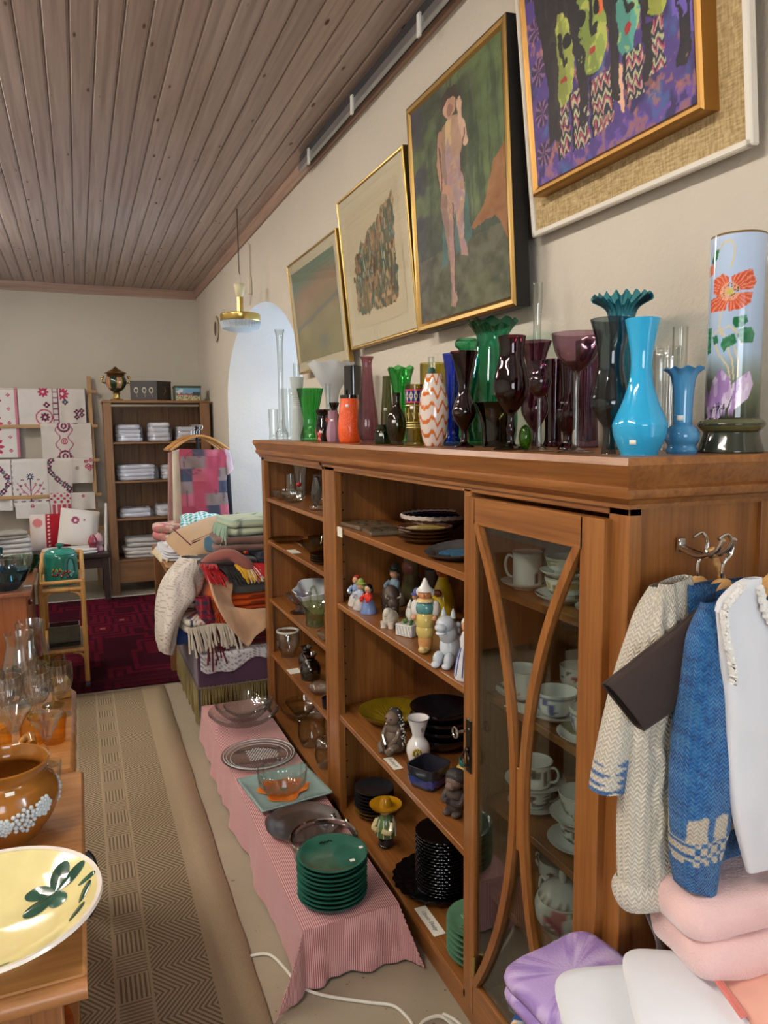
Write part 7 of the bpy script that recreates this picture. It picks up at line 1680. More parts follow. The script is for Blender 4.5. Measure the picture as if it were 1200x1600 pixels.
def cushion(name, label, loc, rot, s, col, motif):
    u, v = np.meshgrid(np.linspace(-1, 1, 40), np.linspace(-1, 1, 40), indexing='ij'); th = .06*(1-np.abs(u)**3)*(1-np.abs(v)**3)
    t = thing(name, label, 'cushion', loc, rot=rot, group=DG)
    C = np.zeros(u.shape+(3,)); C[:] = col; motif(C, u, v)
    pin = 1-.06*(u**2*v**2)
    MB().grid(np.stack([u*s/2, -th, v*s/2+s/2], -1), C).build('front', vcol(.95, .2), t); MB().grid(np.stack([u*s/2, th, v*s/2+s/2], -1), C*0+np.array(col)).build('back', vcol(.95), t)
def mot1(C, u, v): put(C, np.hypot((u+.25)*1.1, v-.3) < .22, (150, 60, 96)); put(C, np.hypot((u+.25)*1.1, v-.3) < .08, (226, 214, 210)); put(C, np.hypot(u-.2, v-.35) < .05, (150, 60, 96))
def mot2(C, u, v): put(C, u > -.2, (168, 26, 44)); put(C, (u > -.1) & (u < .0) & (np.sin(v*30) > 0), (226, 200, 200)); put(C, (np.hypot(u+.6, v-.5) < .25), (200, 120, 120))
cushion('square_cushion', 'white cushion with a plum motif leaning on the dark table', (-.06, 7.12, z+.05), (math.radians(-18), .18, .1), .33, (224, 218, 210), mot1)
cushion('red_cushion', 'red and white cushion standing behind the white one', (-.28, 7.26, z), (math.radians(-12), 0, 0), .33, (222, 210, 204), mot2)
for i, (x, cl, lb) in enumerate(((.10, (150, 60, 76), 'dark red napkin roll on the dark table'), (.15, (206, 150, 156), 'pink and white floral ornament on the dark table'))):
    m = MB(); m.lathe([(0, 0)]+smooth_prof([(.04, 0), (.045, .02), (.03, .05), (.042, .09), (.03, .13), (.012, .16)], 5)+[(0, .162)], 28); tag(m.build('table_ornament', ceramic(cl, .3), loc=(x-.03, 6.95+.09*i, z)), lb, 'ornament', DG)
# white rod leaning beside the pine shelf
tag(MB().tube([(.175, 7.0, .43), (.2, 7.1, .85)], .012, 10).build('white_stick', plain((214, 206, 196), .5)), 'white stick standing on the dark table against the ladder', 'stick')

# ================================================================ tables at the near side of the aisle
teak = wood((190, 134, 80), (150, 98, 52), .7, 0, .4); teak_z = wood((160, 104, 58), (120, 74, 38), .8, 2, .45); teak_y = wood((190, 134, 80), (150, 98, 52), .7, 1, .4)
def table(label, x0, x1, y0, y1, z, th=.028, rnd=.01):
    t = thing('display_table', label, 'table', ((x0+x1)/2, (y0+y1)/2, 0))
    MB().box(x0, x1, y0, y1, z-th, z, rnd).build('table_top', teak, t, world=True)
    for x in (x0+.06, x1-.06):
        for y in (y0+.06, y1-.06): MB().box(x-.022, x+.022, y-.022, y+.022, 0, z-th).build('leg', teak_z, t, world=True)
    for y in (y0+.05, y1-.05): MB().box(x0+.06, x1-.06, y-.01, y+.01, z-th-.07, z-th).build('apron', teak_z, t, world=True)
    return t
LZ = .70
t = table('teak table carrying the yellow dish and ochre pot', -1.0, -.03, 1.10, 1.822, LZ, .03, .006)
MB().lathe([(.016, -.97/2), (.016, .97/2)], 16, axis=(1, 0, 0)).xf(Matrix.Translation((-.515, 1.10, LZ-.018))).build('edge_moulding', wood((176, 120, 72), (136, 86, 48), .8, 0), t, world=True)
MB().box(-.9, -.07, 1.155, 1.17, .35, LZ-.03).build('front_panel', wood((170, 116, 62), (130, 82, 40), .8, 2), t, world=True, smooth=False)
MB().box(-.9, -.06, 1.12, 1.60, .30, .32).build('lower_shelf', teak, t, world=True, smooth=False)
MB().tube(spline([(-.03, 1.47, .685), (-.018, 1.46, .67), (-.014, 1.42, .65), (-.02, 1.39, .63), (-.03, 1.385, .61)], 6), .008, 8).build('black_strap', plain((20, 20, 22), .5), t, world=True)
t = table('teak table crowded with drinking glasses', -1.0, -.048, 1.832, 2.445, LZ, .028, .012)
# yellow dish with green clover
t = thing('yellow_dish', 'large pale yellow dish painted with a green leaf', 'dish', (-.168, 1.235, LZ))
MB().lathe([(0, .012), (.07, .010), (.075, 0), (.085, 0), (.09, .012), (.13, .032), (.160, .052), (.167, .058), (.165, .062), (.158, .06), (.128, .041), (.09, .027), (0, .022)], 80).build('dish_body', ceramic((236, 222, 158), .04, .1), t)
MB().lathe([(.160, .0535), (.1675, .0585), (.1655, .0632), (.1585, .061)], 80, caps=False).build('pale_rim', ceramic((236, 226, 214), .03), t)
def dz(r): return float(np.interp(r, [0, .09, .128, .158], [.022, .027, .041, .06]))+.0009
def decal(poly, name, mat, par, h=.0014):
    c = np.mean(np.array(poly), 0); n = len(poly); rows = []
    for s_ in (1, .85, .5, .02): rows.append([((c[0]+(x-c[0])*s_), (c[1]+(y-c[1])*s_), dz(math.hypot(c[0]+(x-c[0])*s_, c[1]+(y-c[1])*s_))+(h*(1-s_*s_)+.0002)) for x, y in poly+[poly[0]]])
    return MB().grid(np.array(rows)).build(name, mat, par)
lf = ceramic((38, 74, 60), .45)
def petal(cx, cy, a, l, w): 
    d = Vector((math.cos(a), math.sin(a))); n_ = Vector((-d.y, d.x)); return [tuple(Vector((cx, cy))+d*(l*(.5-.5*math.cos(q)))+n_*(w*math.sin(q)*(1-.25*math.cos(q)))) for q in np.linspace(0, 2*PI, 22)[:-1]]
for a, l, w in ((1.35, .056, .015), (.55, .055, .011), (2.75, .05, .016), (3.9, .062, .014), (4.9, .04, .014)): decal(petal(.092, .046, a, l, w), 'painted_leaf', lf, t)
decal(petal(.128, .03, .1, .03, .006), 'painted_sprig', lf, t); decal(petal(.13, -.02, 1.2, .045, .006), 'painted_sprig', lf, t); decal(petal(.115, -.06, 1.0, .04, .006), 'painted_sprig', lf, t); decal(petal(.0, -.135, .4, .04, .005), 'painted_sprig', lf, t)
# ochre pot with white flowers
t = thing('ochre_pot', 'round ochre brown pot with raised white flowers', 'pot', (-.172, 1.575, LZ))
pf = smooth_prof([(.06, 0), (.064, .006), (.088, .04), (.099, .078), (.092, .108), (.08, .122), (.078, .13), (.084, .146), (.086, .152)], 6); Rp = lambda z: float(np.interp(z, [p[1] for p in pf], [p[0] for p in pf]))
MB().lathe(shell(pf, .006, .012), 64).build('pot_body', ceramic((156, 98, 36), .15, .12), t)
for ca, cz, r_ in ((-1.15, .066, .026), (-1.55, .062, .017), (-.75, .078, .018), (-2.0, .066, .024), (.3, .066, .026)):
    m = MB()
    for k in range(26):
        a = k*2.4; rr = r_*math.sqrt((k+.5)/26); z = cz+rr*math.sin(a); th = ca+rr*math.cos(a)/Rp(z); m.ell(((Rp(z)+.001)*math.cos(th), (Rp(z)+.001)*math.sin(th), z), (.0045, .0045, .0045), seg=7, rings=5)
    m.build('flower_relief', ceramic((206, 216, 220), .06), t)
sticker(t, (-.172, 1.575), Rp(.118), .118, .016, .1)
MB().tube(spline([(.02, .082, .135), (.03, .105, .15), (.045, .1, .158), (.05, .078, .15)], 5), .008, 10).build('loop_handle', ceramic((170, 112, 44), .15), t)
# below the table
o = MB().lathe([(0, 0)]+smooth_prof([(.05, 0), (.07, .01), (.11, .05), (.12, .07)], 5)+[(.112, .068), (.06, .015), (0, .012)], 48).build('wooden_bowl', wood((214, 112, 40), (170, 70, 18), 1.2, 0), loc=(-.185, 1.40, .322)); tag(o, 'orange turned wooden bowl on the shelf under the teak table', 'bowl')
o = MB().box(-.06, .06, -.05, .05, 0, .10, .006).build('white_box', plain((226, 228, 230), .5), loc=(-.30, 1.26, .322), rot=(0, 0, .3)); tag(o, 'white box beside the turned wooden bowl', 'box')
# drinking glasses
def stemglass(label, x, y, r, h, kind, mat, stem=.004):
    pf = {'martini': [(.55*r, 0), (.5*r, .003), (stem, .01), (stem, .5*h), (.12*r+stem, .53*h), (.55*r, .76*h), (r, h)], 'goblet': [(.8*r, 0), (.7*r, .003), (stem*1.3, .012), (stem, .3*h), (stem*1.6, .36*h), (.75*r, .5*h), (r, .75*h), (.95*r, h)]}[kind]
    o = smooth_prof(pf, 5); th = .0014; bi = [k for k, p in enumerate(o) if p[1] >= (.54 if kind == 'martini' else .42)*h]
    inn = [(max(.0004, o[k][0]-th), o[k][1]) for k in bi]
    ob = MB().lathe([(0, 0)]+o+inn[::-1]+[(0, inn[0][1])], 64 if kind == 'goblet' else 40, mod=fl(14, .03) if kind == 'goblet' else None).build('stem_glass', mat, loc=(x, y, LZ+.001)); return tag(ob, label, 'glass', 'glasses on the teak table')
clr = glass((251, 252, 252), (206, 214, 212), 1.7); ylw = glass((240, 236, 200), (176, 160, 80), 1.4); ambr = lambda: glass((255, 238, 184), (240, 196, 104), 1.4)
stemglass('cone-shaped stemmed glass at the near corner of the glass table', -.108, 1.878, .04, .125, 'martini', clr)
stemglass('cone-shaped stemmed glass farther from the table edge', -.182, 1.945, .042, .125, 'martini', clr)
for x, y, lb in ((-.098, 2.02, 'amber tumbler behind the near cone-shaped glass'), (-.15, 2.03, 'amber tumbler between the two cone-shaped glasses'), (-.225, 2.04, 'amber tumbler farthest from the table edge')):
    vessel('amber_tumbler', lb, 'tumbler', x, y, LZ+.001, [(.024, 0), (.027, .004), (.03, .04), (.033, .07)], ambr(), 36, None, .002, 'glasses on the teak table')
for x, y, lb in ((-.085, 2.21, 'cut crystal goblet at the table edge'), (-.14, 2.16, 'cut crystal goblet in the middle of the cluster'), (-.155, 2.25, 'cut crystal goblet behind the middle one'), (-.21, 2.15, 'cut crystal goblet toward the far side of the cluster'), (-.235, 2.24, 'cut crystal goblet at the back of the cluster'), (-.28, 2.17, 'outermost cut crystal goblet of the cluster')):
    stemglass(lb, x, y, .035, .15, 'goblet', clr)
stemglass('yellow-tinted flared goblet behind the crystal ones', -.108, 2.30, .04, .145, 'goblet', ylw)
vessel('hurricane_glass', 'tall clear hurricane glass rising over the cluster', 'glass', -.19, 2.345, LZ+.001, [(.036, 0), (.038, .005), (.014, .016), (.014, .03), (.045, .07), (.05, .11), (.036, .18), (.04, .215)], clr, 48, None, .0016, 'glasses on the teak table')
vessel('hurricane_glass', 'second taller hurricane glass just behind the first', 'glass', -.165, 2.40, LZ+.001, [(.036, 0), (.038, .005), (.014, .016), (.014, .03), (.046, .07), (.05, .12), (.036, .19), (.04, .235)], clr, 48, None, .0016, 'glasses on the teak table')
vessel('ridged_bowl', 'low ridged grey glass bowl behind the hurricane glasses', 'bowl', -.26, 2.375, LZ+.001, [(.035, 0), (.04, .006), (.06, .05), (.062, .09)], glass((206, 216, 222), (110, 124, 134), 1.4), 64, lambda a, k, r, z: (r*(1+.012*math.sin(z*500)), z), .002, 'glasses on the teak table')
o = MB().box(-.02, .02, -.03, .03, 0, .055, .003).build('card_box', cloth((190, 146, 86), .05), loc=(-.085, 2.375, LZ+.001), rot=(0, 0, .2)); tag(o, 'small tan cardboard box at the far table corner', 'box')
# near small tumbler
vessel('small_tumbler', 'small clear tumbler with price sticker beside the ochre pot', 'tumbler', -.10, 1.775, LZ+.001, [(.02, 0), (.022, .004), (.026, .05)], clr, 32, None, .0016, 'glasses on the teak table')

# ================================================================ sideboard with glass and rattan trolley
t = thing('teak_sideboard', 'orange-brown teak sideboard end with glassware on top', 'sideboard', (-.75, 4.4, 0))
sb = wood((160, 92, 44), (130, 70, 30), .7, 2, .4)
MB().box(-1.2, -.285, 4.06, 4.72, .06, LZ-.022, .003).build('carcass', sb, t, world=True, smooth=False)
MB().box(-1.2, -.262, 4.04, 4.74, LZ-.022, LZ, .003).build('sideboard_top', wood((150, 92, 58), (118, 66, 38), .7, 1, .35), t, world=True, smooth=False)
for x in (-1.15, -.32):
    for y in (4.1, 4.68): MB().box(x-.02, x+.02, y-.02, y+.02, 0, .06).build('foot', sb, t, world=True)
for k in range(4): MB().lathe([(.0, 0), (.014, 0), (.016, .012), (.008, .02)], 16, axis=(1, 0, 0)).xf(Matrix.Translation((-.285, 4.18+.0*k, .62-.13*k))).build('knob', plain((110, 44, 28), .3), t, world=True)
vessel('teal_bowl', 'deep teal glass bowl on the sideboard edge', 'bowl', -.375, 4.15, LZ+.001, [(.05, 0), (.055, .005), (.085, .04), (.108, .085), (.115, .105)], glass((110, 184, 202), (20, 100, 130), 1.5), 48, None, .003, 'glass on the sideboard')
vessel('crystal_bowl', 'cut crystal bowl standing behind the teal bowl', 'bowl', -.375, 4.40, LZ+.001, [(.05, 0), (.055, .005), (.09, .05), (.11, .12), (.112, .135)], CL(), 84, fl(18, .035), .003, 'glass on the sideboard')
vessel('green_glass_bowl', 'low green glass bowl at the back of the sideboard', 'bowl', -.34, 4.63, LZ+.001, [(.05, 0), (.06, .005), (.09, .05), (.098, .09)], glass((130, 170, 130), (40, 84, 50), 1.3), 48, None, .003, 'glass on the sideboard')
vessel('turquoise_glass', 'small turquoise glass standing beside the crystal bowl', 'glass', -.46, 4.55, LZ+.001, [(.03, 0), (.034, .005), (.04, .16)], glass((120, 200, 214), (30, 120, 140), 1.3), 40, None, .002, 'glass on the sideboard')
o = MB().box(-.02, .02, -.013, .013, 0, .001, 0).build('price_tag', plain((232, 232, 226), .8), loc=(-.285, 4.2, LZ+.001), smooth=False); tag(o, 'white price tag on the sideboard edge', 'tag')
o = MB().lathe([(0, 0)]+smooth_prof([(.03, 0), (.045, .03), (.04, .1), (.02, .14), (.024, .16)], 5)+[(0, .16)], 30).build('painted_figure_vase', ceramic((200, 130, 90), .3), loc=(-.50, 4.68, LZ+.001)); tag(o, 'small orange painted vase at the back of the sideboard', 'vase')
rat = wood((206, 160, 92), (166, 116, 56), 1.6, 2, .4)
t = thing('rattan_trolley', 'golden rattan serving trolley beside the sideboard', 'trolley', (-.17, 4.78, 0))
X0, X1, YA, YB = -.245, -.022, 4.52, 5.02
def cane(name, *ps, r=.014): return MB().tube(spline(ps, 8) if len(ps) > 2 else ps, r, 12).build(name, rat, t, world=True)
for x in (X0, X1):
    for y in (YA, YB): cane('post', (x, y, .05), (x, y, .64 if y == YA else .74))
for z in (.24, .60):
    cane('rail', (X0, YA, z), (X1, YA, z)); cane('rail', (X0, YB, z), (X1, YB, z)); cane('rail', (X0, YA, z), (X0, YB, z)); cane('rail', (X1, YA, z), (X1, YB, z))
    MB().box(X0, X1, YA, YB, z-.004, z+.006).build('tray', plain((120, 92, 60), .4), t, world=True, smooth=False)
cane('hand_rail', (X0, YA, .645), (X1, YA, .645), r=.011); cane('hand_rail', (X1, YA, .645), (X1+.004, YA+.2, .66), (X1, YB, .74), r=.012); cane('hand_rail', (X0, YB, .74), (X1, YB, .74), r=.014); cane('hand_rail', (X0, YA, .645), (X0, YB, .74), r=.012)
cane('hand_rail', (X0, YB, .68), (X1, YB, .68), r=.009)
for x in (X0, X1):
    for zz, sg in ((.60, -1), (.24, -1)):
        dx = .07 if x == X0 else -.07; cane('brace', (x, YA, zz-.09), (x+dx*.3, YA, zz-.03), (x+dx, YA, zz-.01), r=.007)
for x in (X0, X1):
    for y in (YA, YB):
        MB().lathe([(0, -.012), (.024, -.012), (.026, 0), (.024, .012), (0, .012)], 18, axis=(1, 0, 0)).xf(Matrix.Translation((x, y, .027))).build('caster', plain((60, 58, 56), .4), t, world=True)
        cane('cane_binding', (x, y, .225), (x, y, .255), r=.0165)
t = thing('biscuit_jar', 'teal green lidded biscuit jar painted with red berries', 'jar', (-.135, 4.70, .607)); t.scale = (.88, .88, .88)
MB().lathe([(0, 0)]+smooth_prof([(.098, 0), (.105, .01), (.106, .10), (.104, .19), (.094, .20)], 5)+[(.09, .198), (0, .02)], 60).build('jar_body', ceramic((38, 120, 104), .12, .12), t)
lid = MB().lathe([(.098, .198), (.1, .206), (.09, .222), (.06, .236), (.02, .24), (0, .24)], 50).build('lid', ceramic((52, 140, 124), .12), t)
MB().lathe([(.012, .238), (.012, .248), (.026, .254), (.026, .266), (.01, .272), (0, .272)], 24).build('knob', ceramic((40, 116, 100), .1), lid)
m = MB(); m2 = MB()
for k in range(13):
    a = -2.05+.085*k; z = .075+.016*math.sin(k*1.7)+.012*(k % 2); m.ell((.106*math.cos(a), .106*math.sin(a), z), (.0095, .0095, .0095), seg=10, rings=7)
    if k % 3 == 0: m2.ell((.113*math.cos(a), .113*math.sin(a), z+.003), (.004, .004, .004), seg=8, rings=5)
m.build('berry_relief', ceramic((120, 38, 34), .2), t); m2.build('highlight_dots', ceramic((214, 160, 130)), t)
m = MB()
for k in range(3): m.tube(spline([(.107*math.cos(-2.1+.2*k), .107*math.sin(-2.1+.2*k), .095), (.107*math.cos(-2.0+.2*k), .107*math.sin(-2.0+.2*k), .115), (.107*math.cos(-1.92+.2*k), .107*math.sin(-1.92+.2*k), .10)], 5), .0025, 6)
m.build('yellow_scroll', ceramic((190, 196, 70)), t)
P = np.array([[((.1075)*math.cos(-.95+.23*q*math.cos(a)), (.1075)*math.sin(-.95+.23*q*math.cos(a)), .115+.065*q*math.sin(a)) for q in np.linspace(0, 1, 6)] for a in np.linspace(0, 2*PI, 40)])
MB().grid(P).build('oval_panel', ceramic((80, 164, 156), .1), t)
MB().tube([(.108*math.cos(-.95+.23*math.cos(a)), .108*math.sin(-.95+.23*math.cos(a)), .115+.065*math.sin(a)) for a in np.linspace(0, 2*PI, 33)[:-1]], .004, 6, True).build('panel_border', ceramic((28, 66, 70), .1), t)
t = thing('glass_casket', 'rectangular smoked glass box on the lower trolley tray', 'box', (-.135, 4.66, .247))
MB().box(-.085, .085, -.06, .06, 0, .012, .003).build('glass_base', glass((150, 158, 156), (70, 78, 76), 1.4), t, smooth=False)
for b in ((-.085, .085, -.06, -.054), (-.085, .085, .054, .06), (-.085, -.079, -.054, .054), (.079, .085, -.054, .054)): MB().box(*b, .012, .12, .001).build('glass_side', glass((176, 184, 182), (80, 88, 86), 1.6), t, smooth=False)

# ================================================================ garments on hangers at the end of the bookcase
t = thing('coat_hook', 'chrome double hook on the bookcase end panel', 'hook', (.93, .945, 1.30))
MB().box(-.007, .007, -.006, .0035, -.012, .012).build('hook_plate', CHROME(), t)
for s_ in (-1, 1): MB().tube(spline([(s_*.004, -.006, -.005), (s_*.01, -.05, -.012), (s_*.012, -.085, .0), (s_*.012, -.10, .022)], 6), .0045, 10).build('hook_arm', CHROME(), t)
gw = wood((222, 178, 116), (190, 140, 80), 1.4, 0, .4)
def coat_hanger(label, x, y, z, w, rz=0):
    t = thing('coat_hanger', label, 'hanger', (x, y, z), rz, 'coat hangers at the bookcase end')
    MB().tube(spline([(-w/2, 0, -.115), (-w*.3, 0, -.085), (-w*.1, 0, -.052), (0, 0, -.045), (w*.1, 0, -.052), (w*.3, 0, -.085), (w/2, 0, -.115)], 8), [.011]*49, 12).build('shoulder_bar', gw, t)
    MB().tube(spline([(0, 0, -.05), (0, 0, -.012), (.016, 0, .004), (.018, 0, .022), (.006, 0, .036), (-.012, 0, .03)], 8), .0028, 8).build('hook', CHROME(), t); return t
coat_hanger('wooden hanger carrying the cream cardigan', .925, .900, 1.289, .13)
coat_hanger('wooden hanger carrying the blue sweater', .945, .868, 1.289, .15)
coat_hanger('pale curved hanger carrying the white top', 1.0, .79, 1.325, .25, 0)
tag(MB().tube([(.947, .895, 1.30), (.965, .885, 1.245), (.975, .88, 1.20)], .006, 10).build('peg', gw), 'pale wooden peg hanging between the hangers', 'peg')
GG = 'garments on the end of the bookcase'
def cream_col(P, stripe=False):
    x, z = P[..., 0], P[..., 2]; C = np.zeros(x.shape+(3,)); C[:] = (238, 230, 212); C += (fbm(x*60, z*60, 3)[..., None]-.5)*14
    if stripe:
        for a, b in ((.968, .975), (.952, .960), (.939, .945), (.922, .933)):
            put(C, (z > a+.004*np.sin(x*120)) & (z < b+.004*np.sin(x*90+1)), (52, 104, 170), .92)
    return C
# cardigan: striped sleeve, cabled body panel, rolled hem
t = thing('cream_cardigan', 'cream cable-knit cardigan with a blue striped cuff', 'cardigan', (.83, .90, 0), group=GG)
P = rloft([(.830, 1.245, .885, 1.25, .012), (.808, 1.205, .88, 1.205, .024), (.788, 1.15, .862, 1.15, .028), (.768, 1.09, .832, 1.09, .028), (.748, 1.03, .804, 1.025, .027), (.734, .975, .790, .968, .025), (.724, .925, .780, .918, .022)], .902, 64, 110, .006, 1)
stitched(P, cream_col(P, True), 'sleeve', t, knit(.011, .008))
def cable(P):
    x, z = P[..., 0], P[..., 2]; n_ = (.004*np.abs(np.sin((x-.78)*PI/.024))**.7+.0035*np.sin((x-.815)*260+np.sin(z*70)*1.4)*np.exp(-((x-.822)/.02)**2))
    Q = P.copy(); Q[..., 1] -= n_*(P[..., 1] < .89); return Q
P = cable(rloft([(.835, 1.252, .89, 1.262, .012), (.80, 1.17, .905, 1.19, .022), (.782, 1.07, .905, 1.07, .028), (.772, .95, .90, .95, .03), (.768, .86, .90, .86, .03), (.772, .775, .895, .765, .028), (.775, .755, .895, .745, .026)], .885, 120, 170, .004, 2))
stitched(P, cream_col(P), 'body_panel', t, knit(.011, .008))
P = rloft([(.771, .772, .893, .757, .030), (.766, .757, .896, .742, .038), (.768, .738, .897, .724, .038), (.775, .722, .893, .708, .026)], .885, 80, 24, .004, 3)
stitched(P, cream_col(P), 'rolled_cuff', t, knit(.011, .008))
P = rloft([(.89, .78, 1.03, .79, .012), (.895, .74, 1.03, .745, .014), (.91, .705, 1.02, .71, .014), (.93, .695, .99, .70, .010)], .905, 60, 30, .004, 4)
stitched(P, cream_col(P), 'hem', t, knit(.011, .008))
# brown half sleeve
rows = [(.876, 1.165, .872, 1.215, .010), (.862, 1.11, .83, 1.19, .016), (.825, 1.068, .775, 1.162, .018), (.772, 1.043, .705, 1.125, .016), (.769, 1.0415, .7015, 1.1235, .014)]
t = thing('brown_blouse', 'dark brown smooth blouse with its half sleeve sticking out', 'blouse', (.8, .86, 0), group=GG)
MB().grid(rloft(rows, .845, 40, 40, .002, 5, .6)).build('sleeve', cloth((58, 46, 42), .06, 1200., .7, .25, .1), t, world=True, ang=80, solid=.0015)
MB().grid(rloft([(.87, 1.215, .92, 1.22, .008), (.865, 1.1, .93, 1.1, .010), (.87, .95, .935, .95, .010), (.88, .86, .94, .86, .008)], .868, 30, 30, .004, 6)).build('body', cloth((58, 46, 42), .06, 1200., .7, .25, .1), t, world=True, ang=80)
# blue sweater with white pattern band
def blue_col(P, x0=0):
    x, z = P[..., 0], P[..., 2]; C = np.zeros(x.shape+(3,)); C[:] = (34, 112, 184); q = fbm(x*190, z*190, 3); put(C, q > .6, (70, 138, 192), .6); put(C, q < .38, (24, 82, 142), .6)
    band = (z < .918) & (z > .832); st = (np.floor(x/.0085)*.0085); stz = np.floor(z/.0058)*.0058
    tall = (z > .872) & (z < .915-.006*np.abs(np.sin(x*90))) & (((x-.818) % .04) < .027)
    put(C, tall, (226, 214, 194)); dots = (z > .842) & (z < .872) & ((((x-.815) % .02) < .0125) ^ ((stz*172).astype(int) % 3 == 1)); put(C, dots, (226, 214, 194)); put(C, (z > .834) & (z < .842) & (np.sin(x*380) > -.3), (226, 214, 194))
    return C+(fbm(x*70, z*70, 8)[..., None]-.5)*14
t = thing('blue_sweater', 'bright blue knitted sweater with a white patterned band', 'sweater', (.87, .84, 0), group=GG)
P = rloft([(.850, 1.236, .900, 1.252, .012), (.832, 1.19, .905, 1.195, .026), (.822, 1.13, .914, 1.125, .034), (.815, 1.04, .926, 1.02, .038), (.813, .96, .924, .95, .038), (.815, .89, .912, .885, .036), (.819, .83, .893, .822, .033), (.826, .79, .886, .768, .026)], .815, 110, 190, .006, 7)
stitched(P, blue_col(P), 'sleeve', t, knit(.009, .0068))
P = rloft([(.875, 1.25, 1.02, 1.25, .010), (.865, 1.17, 1.06, 1.17, .02), (.87, 1.0, 1.065, 1.0, .024), (.88, .88, 1.065, .88, .024), (.89, .80, 1.06, .80, .024), (.91, .757, 1.05, .762, .018)], .868, 110, 170, .006, 8)
stitched(P, blue_col(P), 'body', t, knit(.009, .0068))
# white sleeveless top with crocheted edging
t = thing('sleeveless_blouse', 'white sleeveless cotton top with crocheted edging', 'blouse', (1.0, .79, 0), group=GG)
wt = cloth((226, 228, 234), .02, 1400., .9, .3, .1)
rows = [(.838, 1.232, 1.158, 1.232, .010), (.846, 1.19, 1.155, 1.19, .014), (.853, 1.15, 1.15, 1.15, .018), (.864, 1.09, 1.145, 1.09, .02), (.874, 1.0, 1.14, 1.0, .02), (.890, .91, 1.135, .91, .02), (.912, .845, 1.13, .85, .018), (.926, .808, 1.125, .83, .014)]
MB().grid(rloft(rows, .778, 90, 90, .010, 9)).build('front', wt, t, world=True, ang=80, solid=.001)
for sx, (a, b) in ((-1, (.838, .915)), (1, (1.08, 1.158))):
    MB().grid(rloft([(a, 1.232, b, 1.20, .011), (a+.008 if sx < 0 else a-.004, 1.25, b+.004 if sx < 0 else b-.008, 1.235, .011), (a+.035 if sx < 0 else a+.0, 1.268, b+.006 if sx < 0 else b-.035, 1.26, .011), (a+.055 if sx < 0 else a+.002, 1.275, b+.008 if sx < 0 else b-.055, 1.275, .008)], .779, 30, 24, .002, 10)).build('shoulder_strap', wt, t, world=True, ang=80)
m = MB()
def lace(pts, r=.006, n=70):
    S_ = spline(pts, max(2, n//(len(pts)-1)))
    m.tube([Vector(p)+Vector((.0025*math.sin(k*1.9), -.002, .0025*math.cos(k*1.9))) for k, p in enumerate(S_)], r, 7)
lace([(.872, .768, 1.268), (.842, .768, 1.238), (.843, .766, 1.2), (.852, .762, 1.16), (.858, .762, 1.13)])
lace([(.905, .766, 1.262), (.918, .764, 1.225), (.945, .760, 1.19), (.975, .758, 1.178), (1.02, .758, 1.178), (1.05, .760, 1.19), (1.08, .766, 1.24)])
m.build('crochet_edging', cloth((232, 230, 226), .04, 300., .95, 1.0), t, world=True)

# ================================================================ side table with folded textiles in the near corner
t = thing('side_table', 'small wooden side table under the folded textiles in the near corner', 'table', (.86, .72, 0))
MB().box(.575, 1.16, .50, .925, .43, .455, .004).build('table_top', teak, t, world=True)
for x in (.61, 1.12):
    for y in (.53, .89): MB().box(x-.02, x+.02, y-.02, y+.02, 0, .43).build('leg', teak_z, t, world=True)
z = .457; CG = 'folded textiles in the near corner'
folded('teal_towel', 'teal towel edge at the bottom of the corner pile', 'towel', (.72, .80, z), .25, .30, .04, cloth((46, 150, 132), .1, 500., .98, .8), 2, .1, 51, CG)
def yel(x, y, zz):
    C = np.zeros(x.shape+(3,)); C[:] = (240, 166, 118); put(C, fbm(x*20, y*20, 2) > .52, (244, 186, 60))
    e = (x < -.06) & (x > -.115); put(C, e, (44, 78, 140)); put(C, e & (np.sin(y*2*PI/.03) > .1) & (np.sin(x*2*PI/.03) > -.2), (232, 226, 190)); return C
folded('orange_towel', 'yellow and orange cloth with a blue gingham edging', 'cloth', (.735, .82, z+.042), .28, .32, .045, vcol(.95, .4, 500.), 2, .15, 52, CG, colf=yel, n=120)
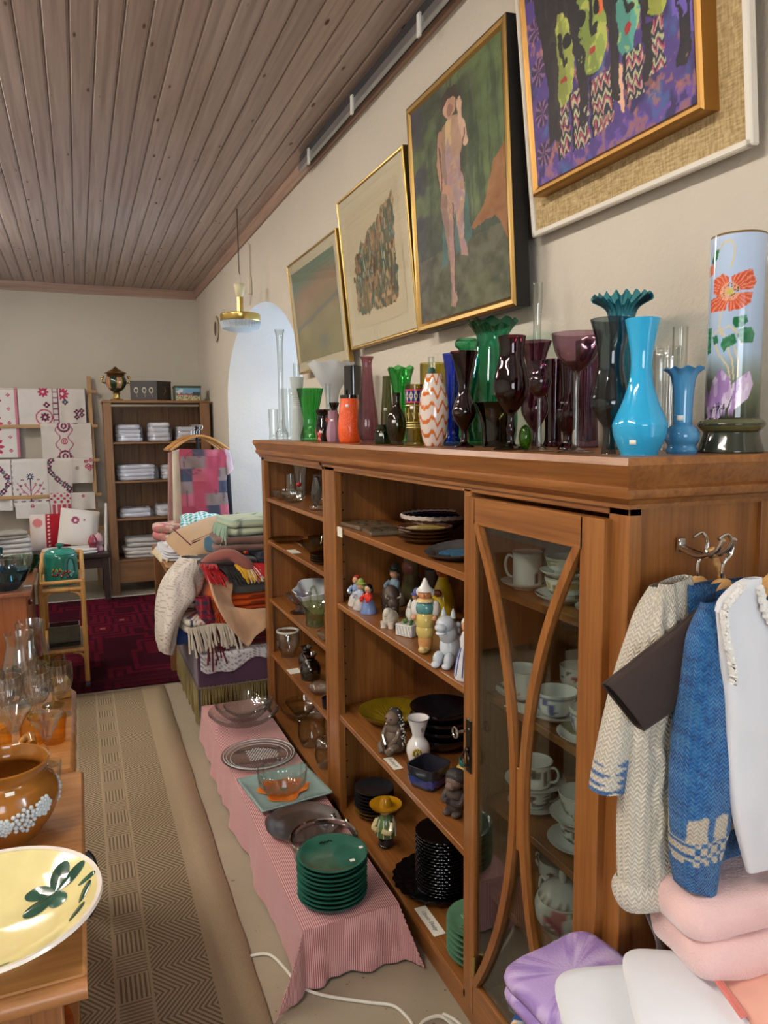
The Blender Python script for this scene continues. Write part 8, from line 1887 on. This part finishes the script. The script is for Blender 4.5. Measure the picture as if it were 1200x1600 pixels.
folded('navy_cloth', 'dark blue cloth folded under the lilac one', 'cloth', (.75, .815, z+.089), .26, .24, .03, cloth((34, 40, 120), .1), 2, .1, 53, CG)
def lil(x, y, zz):
    C = np.zeros(x.shape+(3,)); C[:] = (182, 156, 208); q = fbm(x*90+zz*60, y*90, 4); put(C, q < .42, (150, 122, 188), .8); put(C, q > .6, (202, 182, 222), .8); return C
folded('lilac_cloth', 'crinkled lilac towel folded along the back of the corner pile', 'towel', (.705, .915, z+.10), .21, .15, .055, vcol(.95, .7, 220.), 2, .12, 61, CG, colf=lil, n=120)
folded('white_pillowcase', 'white pillowcase folded on top of the corner pile', 'pillowcase', (.745, .785, z+.121), .27, .23, .04, cloth((238, 242, 248), .02, 1500., .9, .2, .1), 2, -.35, 55, CG)
folded('white_sheet', 'second white sheet with a sharp fold lying over the pillowcase', 'sheet', (.80, .765, z+.163), .17, .23, .022, cloth((240, 243, 248), .02, 1500., .9, .2, .1), 2, -.55, 56, CG)
folded('salmon_satin', 'salmon pink satin quilt with corded edge at the corner of the pile', 'quilt', (1.0, .74, z), .27, .34, .20, cloth((242, 184, 166), .05, 900., .5, .2, .1), 3, -.3, 57, CG)
folded('pink_fleece', 'soft pale pink fleece blanket in thick folds below the hanging garments', 'blanket', (.985, .82, z+.202), .34, .20, .12, cloth((242, 202, 198), .05, 250., 1, .9, .6), 2, -.1, 58, CG, jit=.25)
m = MB()
for k in range(3): m.tube(spline([(.875+.004*k, .86-.006*k, .64), (.855+.004*k, .79, .665), (.835+.004*k, .70, .655)], 6), .0025, 6)
tag(m.build('corded_trim', cloth((226, 130, 120), .05)), 'pink corded trim along the salmon quilt', 'trim', CG)
U, V_ = np.meshgrid(np.linspace(0, 1, 24), np.linspace(0, 1, 24), indexing='ij')
P = np.stack([.86+.09*U, .915-.02*np.sin(U*7+V_*4), .59+.08*V_+.008*np.sin(U*13)], -1)
drape('plastic_bag', 'crumpled clear plastic bag between the textiles and the bookcase', 'bag', P, glass((244, 245, 248), (200, 204, 210), 1.6, .15, .25), .001, group=CG)
